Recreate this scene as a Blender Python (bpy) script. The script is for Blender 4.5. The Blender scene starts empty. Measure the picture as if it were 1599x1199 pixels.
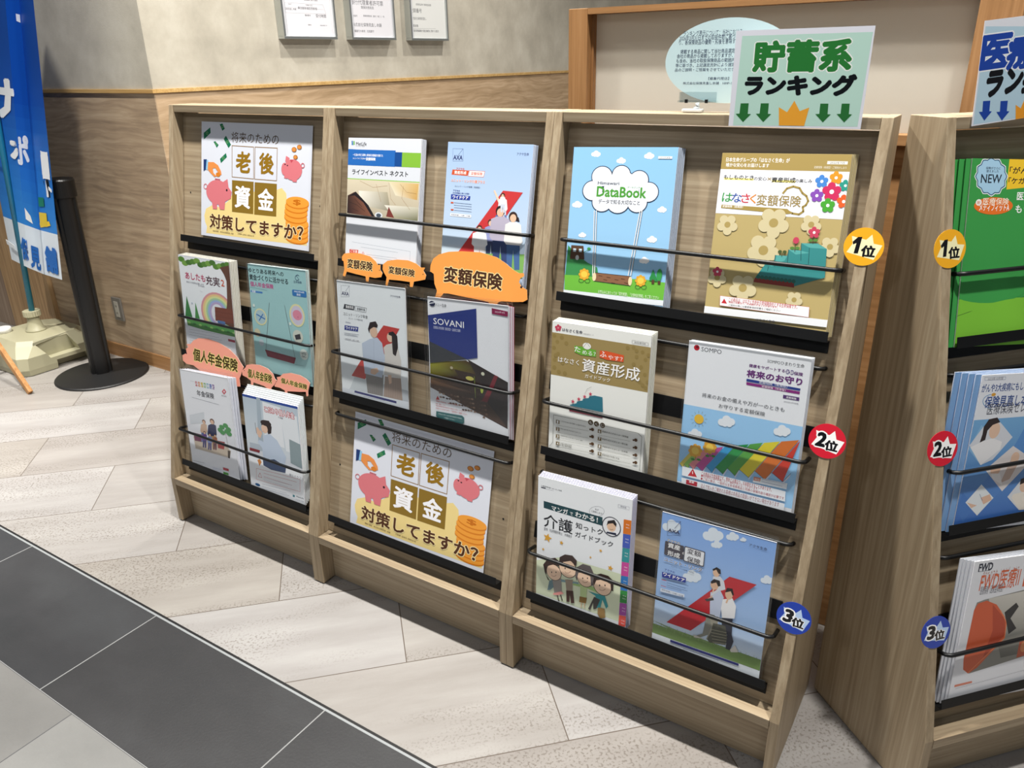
import bpy, bmesh, math, random
from mathutils import Vector, Matrix
random.seed(7)
S = bpy.context.scene
C = S.collection

# ------------------------------------------------------------------ camera
FPX, YAW, PITCH, ROLL = 1212.089, 0.57734, 0.39533, -0.02135
CAM = Vector((1.98403, -1.45168, 1.28419))
cam_d = bpy.data.cameras.new('camera'); cam = bpy.data.objects.new('camera', cam_d); C.objects.link(cam)
_f = Vector((-math.sin(YAW)*math.cos(PITCH), math.cos(YAW)*math.cos(PITCH), -math.sin(PITCH)))
_r = Vector((math.cos(YAW), math.sin(YAW), 0)); _u = _r.cross(_f)
_r2 = _r*math.cos(ROLL)+_u*math.sin(ROLL); _u2 = -_r*math.sin(ROLL)+_u*math.cos(ROLL)
cam.matrix_world = Matrix(((_r2.x,_u2.x,-_f.x,CAM.x),(_r2.y,_u2.y,-_f.y,CAM.y),(_r2.z,_u2.z,-_f.z,CAM.z),(0,0,0,1)))
cam_d.sensor_width = 36; cam_d.lens = FPX/1599*36; cam_d.clip_start = .05; cam_d.clip_end = 60
S.camera = cam

# ------------------------------------------------------------------ world, lights, exposure
w = bpy.data.worlds.new('store_ambience'); S.world = w; w.use_nodes = True
w.node_tree.nodes['Background'].inputs[0].default_value = (.86,.93,1,1)
w.node_tree.nodes['Background'].inputs[1].default_value = .13
def downlight_or_fill(x, y, z, power, size=.12, col=(1,.95,.87), spread=150):
    l = bpy.data.lights.new('downlight_or_fill', 'AREA'); l.shape = 'DISK'; l.size = size; l.energy = power; l.color = col
    l.spread = math.radians(spread)
    o = bpy.data.objects.new('downlight_or_fill', l); C.objects.link(o); o.location = (x,y,z); return o
def panel_light(x, y, z, sx, sy, power, col, rot=(0,0,0)):
    l = bpy.data.lights.new('ceiling_panel_light', 'AREA'); l.shape = 'RECTANGLE'; l.size = sx; l.size_y = sy; l.energy = power; l.color = col
    o = bpy.data.objects.new('ceiling_panel_light', l); C.objects.link(o); o.location = (x,y,z); o.rotation_euler = rot; return o
for x, y, p in ((-.1,-.40,78),(1.1,-.38,80),(2.3,-.36,75)):        # row of downlights over the racks' fronts
    downlight_or_fill(x, y, 3.3, p, .11, (1,.965,.905))
downlight_or_fill(-1.6, -.8, 3.3, 34, .11, (1,.965,.905), 58)
for x, y, p in ((-.15,1.15,22),(-.12,2.6,25),(1.45,.95,38),(1.5,5.0,60)):            # alcove downlights; third set to backlight the pane, last added to brighten back wall
    downlight_or_fill(x, y, 2.75, p, .06, (1,.955,.89))
for x, y, p in ((-1.4,-3.2,27),(1.0,-3.6,29),(3.2,-3.2,20)):         # unseen fill lights added in front to brighten plinths and side panels
    downlight_or_fill(x, y, 3.0, p, .4, (.98,.985,1), 160)
S.view_settings.view_transform = 'Standard'; S.view_settings.look = 'None'
S.view_settings.gamma = 1; S.view_settings.use_curve_mapping = False
S.view_settings.exposure = -0.42

# ------------------------------------------------------------------ materials
def lin(c): return c/12.92 if c <= .04045 else ((c+.055)/1.055)**2.4
def hx(s): return tuple(lin(int(s[i:i+2],16)/255) for i in (0,2,4))
MATS = {}
def principled(name, col, rough=.5, metal=0, spec=.5, coat=0):
    m = bpy.data.materials.new(name); m.use_nodes = True; b = m.node_tree.nodes['Principled BSDF']
    b.inputs['Base Color'].default_value = (*hx(col),1); b.inputs['Roughness'].default_value = rough
    b.inputs['Metallic'].default_value = metal; b.inputs['Specular IOR Level'].default_value = spec
    b.inputs['Coat Weight'].default_value = coat; MATS[name] = m; return m
def nd(m, t, **k):
    n = m.node_tree.nodes.new(t)
    for a, v in k.items(): setattr(n, a, v)
    return n
def lk(m, a, b): m.node_tree.links.new(a, b)
def ramp(m, src, stops):
    r = nd(m, 'ShaderNodeValToRGB'); lk(m, src, r.inputs[0]); el = r.color_ramp.elements
    while len(el) < len(stops): el.new(.5)
    for e, (p, c) in zip(el, stops): e.position = p; e.color = (*hx(c),1)
    return r.outputs[0]
def wood(name, axis, dark, mid, light, scale=1., rough=.5, fine=130, wav=.0, bump=.15):
    m = principled(name, mid, rough, spec=.35); b = m.node_tree.nodes['Principled BSDF']
    tc = nd(m, 'ShaderNodeTexCoord'); mp = nd(m, 'ShaderNodeMapping'); lk(m, tc.outputs['Object'], mp.inputs[0])
    s = [fine*scale]*3; s[axis] = 3.*scale; mp.inputs['Scale'].default_value = s
    src = mp.outputs[0]
    if wav:
        n0 = nd(m, 'ShaderNodeTexNoise'); n0.inputs['Scale'].default_value = 1.6; n0.inputs['Detail'].default_value = 2
        mp0 = nd(m, 'ShaderNodeMapping'); lk(m, tc.outputs['Object'], mp0.inputs[0]); s0 = [3.2]*3; s0[axis] = 1.3; mp0.inputs['Scale'].default_value = s0
        lk(m, mp0.outputs[0], n0.inputs['Vector'])
        vm = nd(m, 'ShaderNodeVectorMath', operation='MULTIPLY_ADD'); lk(m, n0.outputs['Color'], vm.inputs[0])
        vm.inputs[1].default_value = [wav*fine if i != axis else 0 for i in range(3)]; lk(m, src, vm.inputs[2]); src = vm.outputs[0]
    n1 = nd(m, 'ShaderNodeTexNoise'); n1.inputs['Scale'].default_value = 1; n1.inputs['Detail'].default_value = 4; n1.inputs['Roughness'].default_value = .6; lk(m, src, n1.inputs['Vector'])
    mp2 = nd(m, 'ShaderNodeMapping'); lk(m, tc.outputs['Object'], mp2.inputs[0]); s2 = [26*scale]*3; s2[axis] = .9*scale; mp2.inputs['Scale'].default_value = s2
    n2 = nd(m, 'ShaderNodeTexNoise'); n2.inputs['Scale'].default_value = 1; n2.inputs['Detail'].default_value = 3; lk(m, mp2.outputs[0], n2.inputs['Vector'])
    mx = nd(m, 'ShaderNodeMix'); mx.inputs[0].default_value = .32; lk(m, n1.outputs[0], mx.inputs[2]); lk(m, n2.outputs[0], mx.inputs[3])
    c = ramp(m, mx.outputs[0], [(.34,dark),(.5,mid),(.66,light)]); lk(m, c, b.inputs['Base Color'])
    bp = nd(m, 'ShaderNodeBump'); bp.inputs['Strength'].default_value = bump; bp.inputs['Distance'].default_value = .001; lk(m, n1.outputs[0], bp.inputs['Height']); lk(m, bp.outputs[0], b.inputs['Normal'])
    return m
wood('oak_vertical', 2, '8B7A61','A18F75','B2A288')
wood('oak_horizontal', 0, '887760','9D8C73','AF9F86')
wood('oak_depth', 1, '8B7A61','A18F75','B2A288')
wood('cladding_wood', 0, '94806A','AD967B','C0AB8F', 1., .55, 70, .10, .08)
wood('cladding_wood_side', 1, 'A08767','B89D7D','CBB192', 1., .55, 70, .10, .08)
wood('rail_wood', 0, 'B58E55','C9A468','D8B880')
wood('frame_wood', 2, '84603C','976F47','A88057', 1., .45, 90)
wood('frame_wood_horizontal', 0, '84603C','976F47','A88057', 1., .45, 90)
wood('far_wood', 2, '7A5636','91683F','A57C50')
wood('door_wood', 2, '84705F','9A8572','AD9A86')
wood('pillar_wood', 2, '8E7150','AC8C66','C0A27B', 1, .5, 70)
wood('easel_wood', 2, '96683A','AC7C4A','BE905E')
principled('black_metal', '0B0C0E', .5, spec=.3)
principled('black_rod', '0E0F11', .4, spec=.45)
principled('gap_black', '080808', .9)
principled('paper_edge', 'D8DAE0', .8)
principled('stanchion_black', '0C0C0D', .38)
principled('base_black', '161617', .5)
principled('tank_plastic', 'ACA88C', .42, spec=.5)
principled('cap_white', 'E8E8E6', .35)
principled('pole_teal', '1E7C9C', .35)
principled('tab_white', 'E4E8EC', .7)
principled('steel', 'A4A8AA', .35, .25)
principled('aluminium', 'C4C9C8', .32, .85)
principled('outlet_grey', '6E6A64', .45)
principled('outlet_inner', 'A8A49A', .35)
principled('clip_plastic', 'DDE2E4', .12, spec=.8)
m = principled('frosted_pane', 'DAD6CC', .16, spec=.5)
tr = nd(m,'ShaderNodeBsdfTranslucent'); tr.inputs[0].default_value = (*hx('ECE9E2'),1); mxp = nd(m,'ShaderNodeMixShader'); mxp.inputs[0].default_value = .6
lk(m, m.node_tree.nodes['Principled BSDF'].outputs[0], mxp.inputs[1]); lk(m, tr.outputs[0], mxp.inputs[2]); lk(m, mxp.outputs[0], m.node_tree.nodes['Material Output'].inputs[0])
principled('easel_board', '3C3A3A', .6)
principled('back_wall_paint', 'DCD7C6', .8)
m = principled('wallpaper', 'B9B3A4', .85)
b = m.node_tree.nodes['Principled BSDF']; tc = nd(m,'ShaderNodeTexCoord')
n = nd(m,'ShaderNodeTexNoise'); n.inputs['Scale'].default_value = 5.5; n.inputs['Detail'].default_value = 6; n.inputs['Roughness'].default_value = .62; lk(m, tc.outputs['Object'], n.inputs['Vector'])
lk(m, ramp(m, n.outputs[0], [(.3,'ADA799'),(.5,'BDB7A8'),(.72,'CCC7B9')]), b.inputs['Base Color'])
n3 = nd(m,'ShaderNodeTexNoise'); n3.inputs['Scale'].default_value = 220; lk(m, tc.outputs['Object'], n3.inputs['Vector'])
bp = nd(m,'ShaderNodeBump'); bp.inputs['Strength'].default_value = .2; bp.inputs['Distance'].default_value = .002; lk(m, n3.outputs[0], bp.inputs['Height']); lk(m, bp.outputs[0], b.inputs['Normal'])

def tile_mat(name, a, c, mortar, bw, bh, off, rot, ox, oy, msize, grain, rough, freq=2, streak=1.):
    m = principled(name, a, rough, spec=.4); b = m.node_tree.nodes['Principled BSDF']
    tc = nd(m,'ShaderNodeTexCoord'); mp = nd(m,'ShaderNodeMapping'); mp.vector_type = 'POINT'
    lk(m, tc.outputs['Object'], mp.inputs[0]); mp.inputs['Rotation'].default_value = (0,0,rot); mp.inputs['Location'].default_value = (ox,oy,0)
    br = nd(m,'ShaderNodeTexBrick', offset=off, offset_frequency=freq, squash=1); lk(m, mp.outputs[0], br.inputs['Vector'])
    br.inputs['Scale'].default_value = 1; br.inputs['Brick Width'].default_value = bw; br.inputs['Row Height'].default_value = bh
    br.inputs['Mortar Size'].default_value = msize; br.inputs['Mortar Smooth'].default_value = 0; br.inputs['Bias'].default_value = 0
    br.inputs['Color1'].default_value = (0,0,0,1); br.inputs['Color2'].default_value = (1,1,1,1); br.inputs['Mortar'].default_value = (.5,.5,.5,1)
    # grain drifting from plank to plank
    sc = nd(m,'ShaderNodeVectorMath', operation='MULTIPLY'); lk(m, mp.outputs[0], sc.inputs[0]); sc.inputs[1].default_value = (1.2,1.2+5*streak,1)
    ad = nd(m,'ShaderNodeVectorMath', operation='MULTIPLY_ADD'); lk(m, br.outputs['Color'], ad.inputs[0]); ad.inputs[1].default_value = (9,9,9); lk(m, sc.outputs[0], ad.inputs[2])
    n1 = nd(m,'ShaderNodeTexNoise'); n1.inputs['Scale'].default_value = 1.6; n1.inputs['Detail'].default_value = 6; n1.inputs['Roughness'].default_value = .6; lk(m, ad.outputs[0], n1.inputs['Vector'])
    n2 = nd(m,'ShaderNodeTexNoise'); n2.inputs['Scale'].default_value = 170; n2.inputs['Detail'].default_value = 3; lk(m, mp.outputs[0], n2.inputs['Vector'])
    n4 = nd(m,'ShaderNodeTexNoise'); n4.inputs['Scale'].default_value = 1.3; n4.inputs['Detail'].default_value = 2; lk(m, ad.outputs[0], n4.inputs['Vector'])
    mk = nd(m,'ShaderNodeMapRange'); lk(m, n4.outputs[0], mk.inputs[0]); mk.inputs[1].default_value = .45; mk.inputs[2].default_value = .6
    base = ramp(m, n1.outputs[0], grain)
    sp = ramp(m, n2.outputs[0], [(.38,'A89C90'),(.47,'FFFFFF'),(.64,'FFFFFF')])
    mul = nd(m,'ShaderNodeMix', data_type='RGBA', blend_type='MULTIPLY'); 
    fm = nd(m,'ShaderNodeMath', operation='MULTIPLY'); lk(m, mk.outputs[0], fm.inputs[0]); fm.inputs[1].default_value = .5*streak+.1; lk(m, fm.outputs[0], mul.inputs[0])
    lk(m, base, mul.inputs[6]); lk(m, sp, mul.inputs[7])
    tint = nd(m,'ShaderNodeMix', data_type='RGBA', blend_type='MULTIPLY'); tint.inputs[0].default_value = 1; lk(m, mul.outputs[2], tint.inputs[6])
    lk(m, ramp(m, br.outputs['Color'], [(0,'EDE9E4'),(.5,'FFFFFF'),(1,'F4F0E8')]), tint.inputs[7])
    mo = nd(m,'ShaderNodeMix', data_type='RGBA'); lk(m, br.outputs['Fac'], mo.inputs[0]); lk(m, tint.outputs[2], mo.inputs[6]); mo.inputs[7].default_value = (*hx(mortar),1)
    lk(m, mo.outputs[2], b.inputs['Base Color'])
    bp = nd(m,'ShaderNodeBump'); bp.inputs['Strength'].default_value = .25; bp.inputs['Distance'].default_value = .0015; lk(m, n2.outputs[0], bp.inputs['Height']); lk(m, bp.outputs[0], b.inputs['Normal'])
    return m
# planks laid at 45 degrees: width .3028, length .6056, half offset
tile_mat('plank_tiles', 'D6CEC4','D6CEC4','5E544C', .6056,.3028,.5, math.radians(-45), .1895, .083, .0012,
         [(.25,'8E8A87'),(.5,'9C9997'),(.75,'AAA8A6')], .42)
tile_mat('dark_tiles', '55565A','55565A','8E8F8F', .594,.6,0, 0, .252-.0015, .905, .0015,
         [(.3,'303235'),(.5,'38393C'),(.7,'414346')], .5, 2, .12)
tile_mat('grey_tiles', '9A9A98','9A9A98','4E4E50', .594,.6,.5, 0, .252+.46, .905, .0012,
         [(.3,'717272'),(.5,'7C7D7D'),(.7,'878888')], .5, 2, .12)

# printed colours come from the mesh's own colour attribute
m = principled('print', 'FFFFFF', .38, spec=.4); b = m.node_tree.nodes['Principled BSDF']
at = nd(m,'ShaderNodeAttribute', attribute_name='Col'); lk(m, at.outputs['Color'], b.inputs['Base Color'])
m = principled('laminated_print', 'FFFFFF', .16, spec=.5); b = m.node_tree.nodes['Principled BSDF']
at = nd(m,'ShaderNodeAttribute', attribute_name='Col'); lk(m, at.outputs['Color'], b.inputs['Base Color'])
m = principled('cloth', 'FFFFFF', .55, spec=.3); b = m.node_tree.nodes['Principled BSDF']
at = nd(m,'ShaderNodeAttribute', attribute_name='Col'); lk(m, at.outputs['Color'], b.inputs['Base Color'])
def clear(name, gl, tint, rough=.03):
    m = bpy.data.materials.new(name); m.use_nodes = True; nt = m.node_tree; nt.nodes.clear()
    o = nt.nodes.new('ShaderNodeOutputMaterial'); t = nt.nodes.new('ShaderNodeBsdfTransparent'); g = nt.nodes.new('ShaderNodeBsdfGlossy'); mx = nt.nodes.new('ShaderNodeMixShader')
    t.inputs[0].default_value = (*tint,1); g.inputs['Roughness'].default_value = rough; mx.inputs[0].default_value = gl
    nt.links.new(t.outputs[0], mx.inputs[1]); nt.links.new(g.outputs[0], mx.inputs[2]); nt.links.new(mx.outputs[0], o.inputs[0]); MATS[name] = m
clear('clear_plastic', .03, (.988,.992,.995)); clear('clear_edge', .8, (.9,.92,.93), .3); clear('acrylic', .1, (.9,.93,.94), .05)

# ------------------------------------------------------------------ helpers
def props(o, label=None, cat=None, group=None, kind=None):
    if label: o['label'] = label
    if cat: o['category'] = cat
    if group: o['group'] = group
    if kind: o['kind'] = kind
    return o
def link(name, me, parent=None, mat=None):
    o = bpy.data.objects.new(name, me); C.objects.link(o)
    if parent: o.parent = parent
    if mat: o.matrix_local = mat
    return o
def empty(name, mat=None):
    o = bpy.data.objects.new(name, None); C.objects.link(o); o.empty_display_size = .05
    if mat: o.matrix_world = mat
    return o
def bm_obj(name, bm, mats, parent=None, mat=None, bevel=0, smooth=False):
    me = bpy.data.meshes.new(name); bmesh.ops.recalc_face_normals(bm, faces=bm.faces); bm.to_mesh(me); bm.free()
    for k in (mats if isinstance(mats,(list,tuple)) else [mats]): me.materials.append(MATS[k])
    if smooth:
        for p in me.polygons: p.use_smooth = True
    o = link(name, me, parent, mat)
    if bevel:
        md = o.modifiers.new('bevel','BEVEL'); md.width = bevel; md.segments = 2; md.limit_method = 'ANGLE'; md.angle_limit = math.radians(35)
    return o
def box(bm, x0, y0, z0, x1, y1, z1, mi=0):
    v = [bm.verts.new(p) for p in ((x0,y0,z0),(x1,y0,z0),(x1,y1,z0),(x0,y1,z0),(x0,y0,z1),(x1,y0,z1),(x1,y1,z1),(x0,y1,z1))]
    for f in ((3,2,1,0),(4,5,6,7),(0,1,5,4),(1,2,6,5),(2,3,7,6),(3,0,4,7)):
        bm.faces.new([v[i] for i in f]).material_index = mi
def prism(bm, pts, fn, a, b):          # polygon pts (2d) extruded between fn(p,a) and fn(p,b)
    A = [bm.verts.new(fn(p,a)) for p in pts]; B = [bm.verts.new(fn(p,b)) for p in pts]; n = len(pts)
    bm.faces.new(A[::-1]); bm.faces.new(B)
    for i in range(n): bm.faces.new((A[i],A[(i+1)%n],B[(i+1)%n],B[i]))
def tube(bm, pts, r, n=10, closed=False):
    pts = [Vector(p) for p in pts]; rings = []
    for i, p in enumerate(pts):
        t = (pts[min(i+1,len(pts)-1)]-pts[max(i-1,0)]).normalized()
        a = t.cross(Vector((0,0,1))); 
        if a.length < .3: a = t.cross(Vector((0,1,0)))
        a.normalize(); b_ = t.cross(a)
        rr = r[i] if isinstance(r,(list,tuple)) else r
        rings.append([bm.verts.new(p+(a*math.cos(2*math.pi*k/n)+b_*math.sin(2*math.pi*k/n))*rr) for k in range(n)])
    for A, B in zip(rings, rings[1:]):
        for k in range(n): bm.faces.new((A[k],A[(k+1)%n],B[(k+1)%n],B[k]))
    bm.faces.new(rings[0][::-1]); bm.faces.new(rings[-1])
def lathe(bm, prof, n=40, cx=0, cy=0):
    rings = [[bm.verts.new((cx+r*math.cos(2*math.pi*k/n), cy+r*math.sin(2*math.pi*k/n), z)) for k in range(n)] for r, z in prof]
    for A, B in zip(rings, rings[1:]):
        for k in range(n): bm.faces.new((A[k],A[(k+1)%n],B[(k+1)%n],B[k]))
    bm.faces.new(rings[0][::-1]); bm.faces.new(rings[-1])

# ---- lettering: glyph outlines fitted into a box, cached
_tc = {}
def glyphs(txt, off):
    k = (txt, round(off,4))
    if k in _tc: return _tc[k]
    cu = bpy.data.curves.new('t','FONT'); cu.body = txt; cu.offset = off; cu.resolution_u = 2; cu.fill_mode = 'BOTH'; cu.size = 1
    o = bpy.data.objects.new('t', cu); C.objects.link(o)
    me = bpy.data.meshes.new_from_object(o.evaluated_get(bpy.context.evaluated_depsgraph_get()))
    vs = [(v.co.x, v.co.y) for v in me.vertices]; fs = [tuple(p.vertices) for p in me.polygons]
    bpy.data.objects.remove(o); bpy.data.curves.remove(cu); bpy.data.meshes.remove(me)
    if not vs: vs = [(0,0),(1,1)]
    bb = (min(v[0] for v in vs), min(v[1] for v in vs), max(v[0] for v in vs), max(v[1] for v in vs))
    _tc[k] = (vs, fs, bb); return _tc[k]
class Print:
    """flat print built as thin stacked polygons in sheet coordinates (mm), z in mm"""
    def __init__(s, w=None, h=None, z0=.03, dz=.008, mapf=None):
        s.v=[]; s.f=[]; s.c=[]; s.w=w; s.h=h; s.z=z0; s.dz=dz; s.mapf=mapf
    def poly(s, pts, cols):
        i=len(s.v); s.v += [(x,y,s.z) for x,y in pts]; s.f.append(tuple(range(i,i+len(pts)))); s.c.append(cols if isinstance(cols,list) else [cols]*len(pts))
    def clip(s, pts):
        if s.w is None: return pts
        for ax, lim, sg in ((0,0,1),(0,s.w,-1),(1,0,1),(1,s.h,-1)):
            out=[]
            for a,b in zip(pts, pts[1:]+pts[:1]):
                ia=(a[ax]-lim)*sg>=0; ib=(b[ax]-lim)*sg>=0
                if ia: out.append(a)
                if ia!=ib:
                    t=(lim-a[ax])/(b[ax]-a[ax]); out.append((a[0]+t*(b[0]-a[0]),a[1]+t*(b[1]-a[1])))
            pts=out
            if len(pts)<3: return []
        return pts
    def item(s, it):
        k, col = it[0], it[1]; c = it[2]; s.z += s.dz
        pp = lambda a: [(a[i],a[i+1]) for i in range(0,len(a),2)]
        if k == 'P': 
            p = pp(c); q = [p[i] for i in range(len(p)) if (abs(p[i][0]-p[i-1][0])+abs(p[i][1]-p[i-1][1]))>.05]
            if len(q)>2: s.poly(q, hx(col))
        elif k == 'G': s.poly(pp(c), [hx(x) for x in col])
        elif k == 'Q':
            x0,y0,x1,y1,r = c; q=[]
            for cx,cy,a in ((x1-r,y1-r,0),(x0+r,y1-r,90),(x0+r,y0+r,180),(x1-r,y0+r,270)):
                q += [(cx+r*math.cos(math.radians(a+d)),cy+r*math.sin(math.radians(a+d))) for d in (0,30,60,90)]
            s.poly(q, hx(col))
        elif k == 'E':
            x,y,a,b_ = c; n=28 if max(a,b_)>6 else 14
            q = s.clip([(x+a*math.cos(2*math.pi*i/n), y+b_*math.sin(2*math.pi*i/n)) for i in range(n)])
            if len(q)>2: s.poly(q, hx(col))
        elif k == 'L':
            p = pp(c); wd = it[3]/2
            if it[4]: p.append(p[0])
            for a,b_ in zip(p,p[1:]):
                d=(b_[0]-a[0],b_[1]-a[1]); l=math.hypot(*d)
                if l<.05: continue
                nx,ny=-d[1]/l*wd,d[0]/l*wd; ex_,ey_=d[0]/l*wd*.5,d[1]/l*wd*.5
                s.poly([(a[0]-nx-ex_,a[1]-ny-ey_),(b_[0]-nx+ex_,b_[1]-ny+ey_),(b_[0]+nx+ex_,b_[1]+ny+ey_),(a[0]+nx-ex_,a[1]+ny-ey_)], hx(col))
        elif k == 'T':
            _,_,bx,txt,off,oc,ow,sh = it
            off = max(off,0); vs, fs, bb = glyphs(txt, 0)
            sx=(bx[2]-bx[0])/max(bb[2]-bb[0]+2*off,1e-4); sy=(bx[3]-bx[1])/max(bb[3]-bb[1]+2*off,1e-4)
            for o_, cc in (((off+ow, oc),) if oc else ()) + ((off, col),):
                h=hx(cc); dirs=[(0,0)]
                if o_ > .008:
                    n_ = 12 if o_ > .05 else 8 if o_ > .025 else 4
                    dirs = [(o_*math.cos(2*math.pi*(i+.5)/n_), o_*math.sin(2*math.pi*(i+.5)/n_)) for i in range(n_)]
                    if o_ > .05: dirs += [(d[0]*.5,d[1]*.5) for d in dirs[::2]]+[(0,0)]
                for dx,dy in dirs:
                    i0=len(s.v)
                    for x,y in vs:
                        X=bx[0]+(x+dx+off-bb[0])*sx+sh*(y-bb[1])*sy; Y=bx[1]+(y+dy+off-bb[1])*sy
                        if s.w is not None: X=min(max(X,0),s.w); Y=min(max(Y,0),s.h)
                        s.v.append((X,Y,s.z))
                    for f in fs: s.f.append(tuple(i0+j for j in f)); s.c.append([h]*len(f))
                    s.z += .0004
                s.z += s.dz
    def add(s, items):
        for it in items: s.item(it)
        return s
    def solid(s, pts, thick, col, edge=None):      # body of the sheet: pts outline, from z=-thick to z0
        n=len(pts); i=len(s.v); s.v += [(x,y,0.) for x,y in pts]+[(x,y,-thick) for x,y in pts]; h=hx(col); e=hx(edge or col)
        s.f.append(tuple(range(i,i+n))); s.c.append([h]*n); s.f.append(tuple(range(i+2*n-1,i+n-1,-1))); s.c.append([h]*n)
        for k in range(n): s.f.append((i+k,i+n+k,i+n+(k+1)%n,i+(k+1)%n)); s.c.append([e]*4)
    def mesh(s, name, mat='print'):
        me = bpy.data.meshes.new(name)
        vv = [s.mapf(*v) for v in s.v] if s.mapf else [(x/1000,y/1000,z/1000) for x,y,z in s.v]
        me.from_pydata(vv, [], s.f)
        ca = me.color_attributes.new('Col','FLOAT_COLOR','CORNER'); data=[]
        for cs in s.c:
            for c in cs: data += [c[0],c[1],c[2],1.]
        ca.data.foreach_set('color', data); me.materials.append(MATS[mat]); me.validate(); return me

# ------------------------------------------------------------------ setting
def flat(name, x0, y0, x1, y1, mat, z=0, t=.03):
    bm = bmesh.new(); box(bm, x0,y0,z-t,x1,y1,z); return props(bm_obj(name, bm, mat), kind='structure')
flat('floor', -6, -.600, 6, 9, 'plank_tiles'); flat('floor', -6, -.905, 6, -.612, 'dark_tiles'); flat('floor', -6, -5, 6, -.905, 'grey_tiles')
bm = bmesh.new(); box(bm, -6,-.612,-.03,6,-.6065,.0004,0); box(bm, -6,-.6065,-.03,6,-.600,-.0006,1)
props(bm_obj('trim_1', bm, ['steel','base_black']), kind='structure')
RZ = 1.199                                                            # height of the rail on the walls
def wall(name, faces_axis, x0, y0, x1, y1, wood_m):
    bm = bmesh.new(); box(bm, x0,y0,0,x1,y1,RZ,0); box(bm, x0,y0,RZ,x1,y1,3.0,1); return props(bm_obj(name, bm, [wood_m,'wallpaper']), kind='structure')
bm = bmesh.new()
for z0, z1, mi in ((0,RZ,0),(RZ,3.0,1)): box(bm, -6,.48,z0,-.996,.60,z1,mi); box(bm, -.996,.48,z0,-.883,.484,z1,mi)
props(bm_obj('wall_left', bm, ['cladding_wood','wallpaper']), kind='structure')
wall('wall_right', 1, -.995,.4842,-.883,9,'cladding_wood_side')
bm = bmesh.new(); box(bm, -6,9,0,6,9.1,3.0); props(bm_obj('wall_back', bm, 'back_wall_paint'), kind='structure')
bm = bmesh.new(); box(bm, -6,.472,RZ-.006,-.875,.4795,RZ+.009); props(bm_obj('trim_2', bm, 'rail_wood', bevel=.001), kind='structure')
bm = bmesh.new(); box(bm, -.8825,.4796,RZ-.006,-.875,9,RZ+.009); props(bm_obj('trim_3', bm, 'rail_wood', bevel=.001), kind='structure')
bm = bmesh.new(); box(bm, -2.0,.472,0,-.875,.4799,.065); props(bm_obj('baseboard_left', bm, 'frame_wood_horizontal'), kind='structure')
bm = bmesh.new(); box(bm, -.8829,.4801,0,-.875,9,.065); props(bm_obj('baseboard_right', bm, 'frame_wood_horizontal'), kind='structure')
bm = bmesh.new(); box(bm, -2.45,.455,0,-2.003,.4797,1.19); props(bm_obj('trim_4', bm, 'pillar_wood', bevel=.002), kind='structure')
bm = bmesh.new(); box(bm, -3.6,.465,0,-2.453,.4797,1.19); props(bm_obj('door_1', bm, 'door_wood', bevel=.002), kind='structure')

# ------------------------------------------------------------------ rack geometry constants
W, T, H, ZK, DT, DK, DB = .6, .0181, 1.191, .1472, .0771, .2945, .2964
B0 = Vector((0,-.2565,.150)); SD = Vector((0,.2065,1.018)).normalized(); ND = Vector((0,-SD.z,SD.y))
U = {0: Matrix.Translation((0,0,0)), 1: Matrix.Translation((W,0,0)), 2: Matrix.Translation((2*W,0,0)),
     3: Matrix.Translation((1.8125,-.0035,0)) @ Matrix.Rotation(.834,4,'Z')}
def bp_(u, s, off): return Vector((u/1000,0,0))+B0+SD*(s/1000)+ND*off       # unit-local point in board coordinates (mm, mm, m)
BM = Matrix.Translation(B0) @ Matrix(((1,0,0,0),(0,SD.y,ND.y,0),(0,SD.z,ND.z,0),(0,0,0,1)))   # board frame: x=u, y=up slope, z=off
def rail(s, off, w0=38, w1=562):
    bm = bmesh.new(); pts=[(w0/1000,s/1000,.001)]
    R=.014
    for a in range(0,91,15): q=math.radians(a); pts.append((w0/1000+R*(1-math.cos(q)),s/1000,off-R+R*math.sin(q)))
    for a in range(90,-1,-15): q=math.radians(a); pts.append((w1/1000-R*(1-math.cos(q)),s/1000,off-R+R*math.sin(q)))
    pts.append((w1/1000,s/1000,.001)); tube(bm, pts, .0038); return bm
TRAYS = (698, 374, 42)
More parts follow.
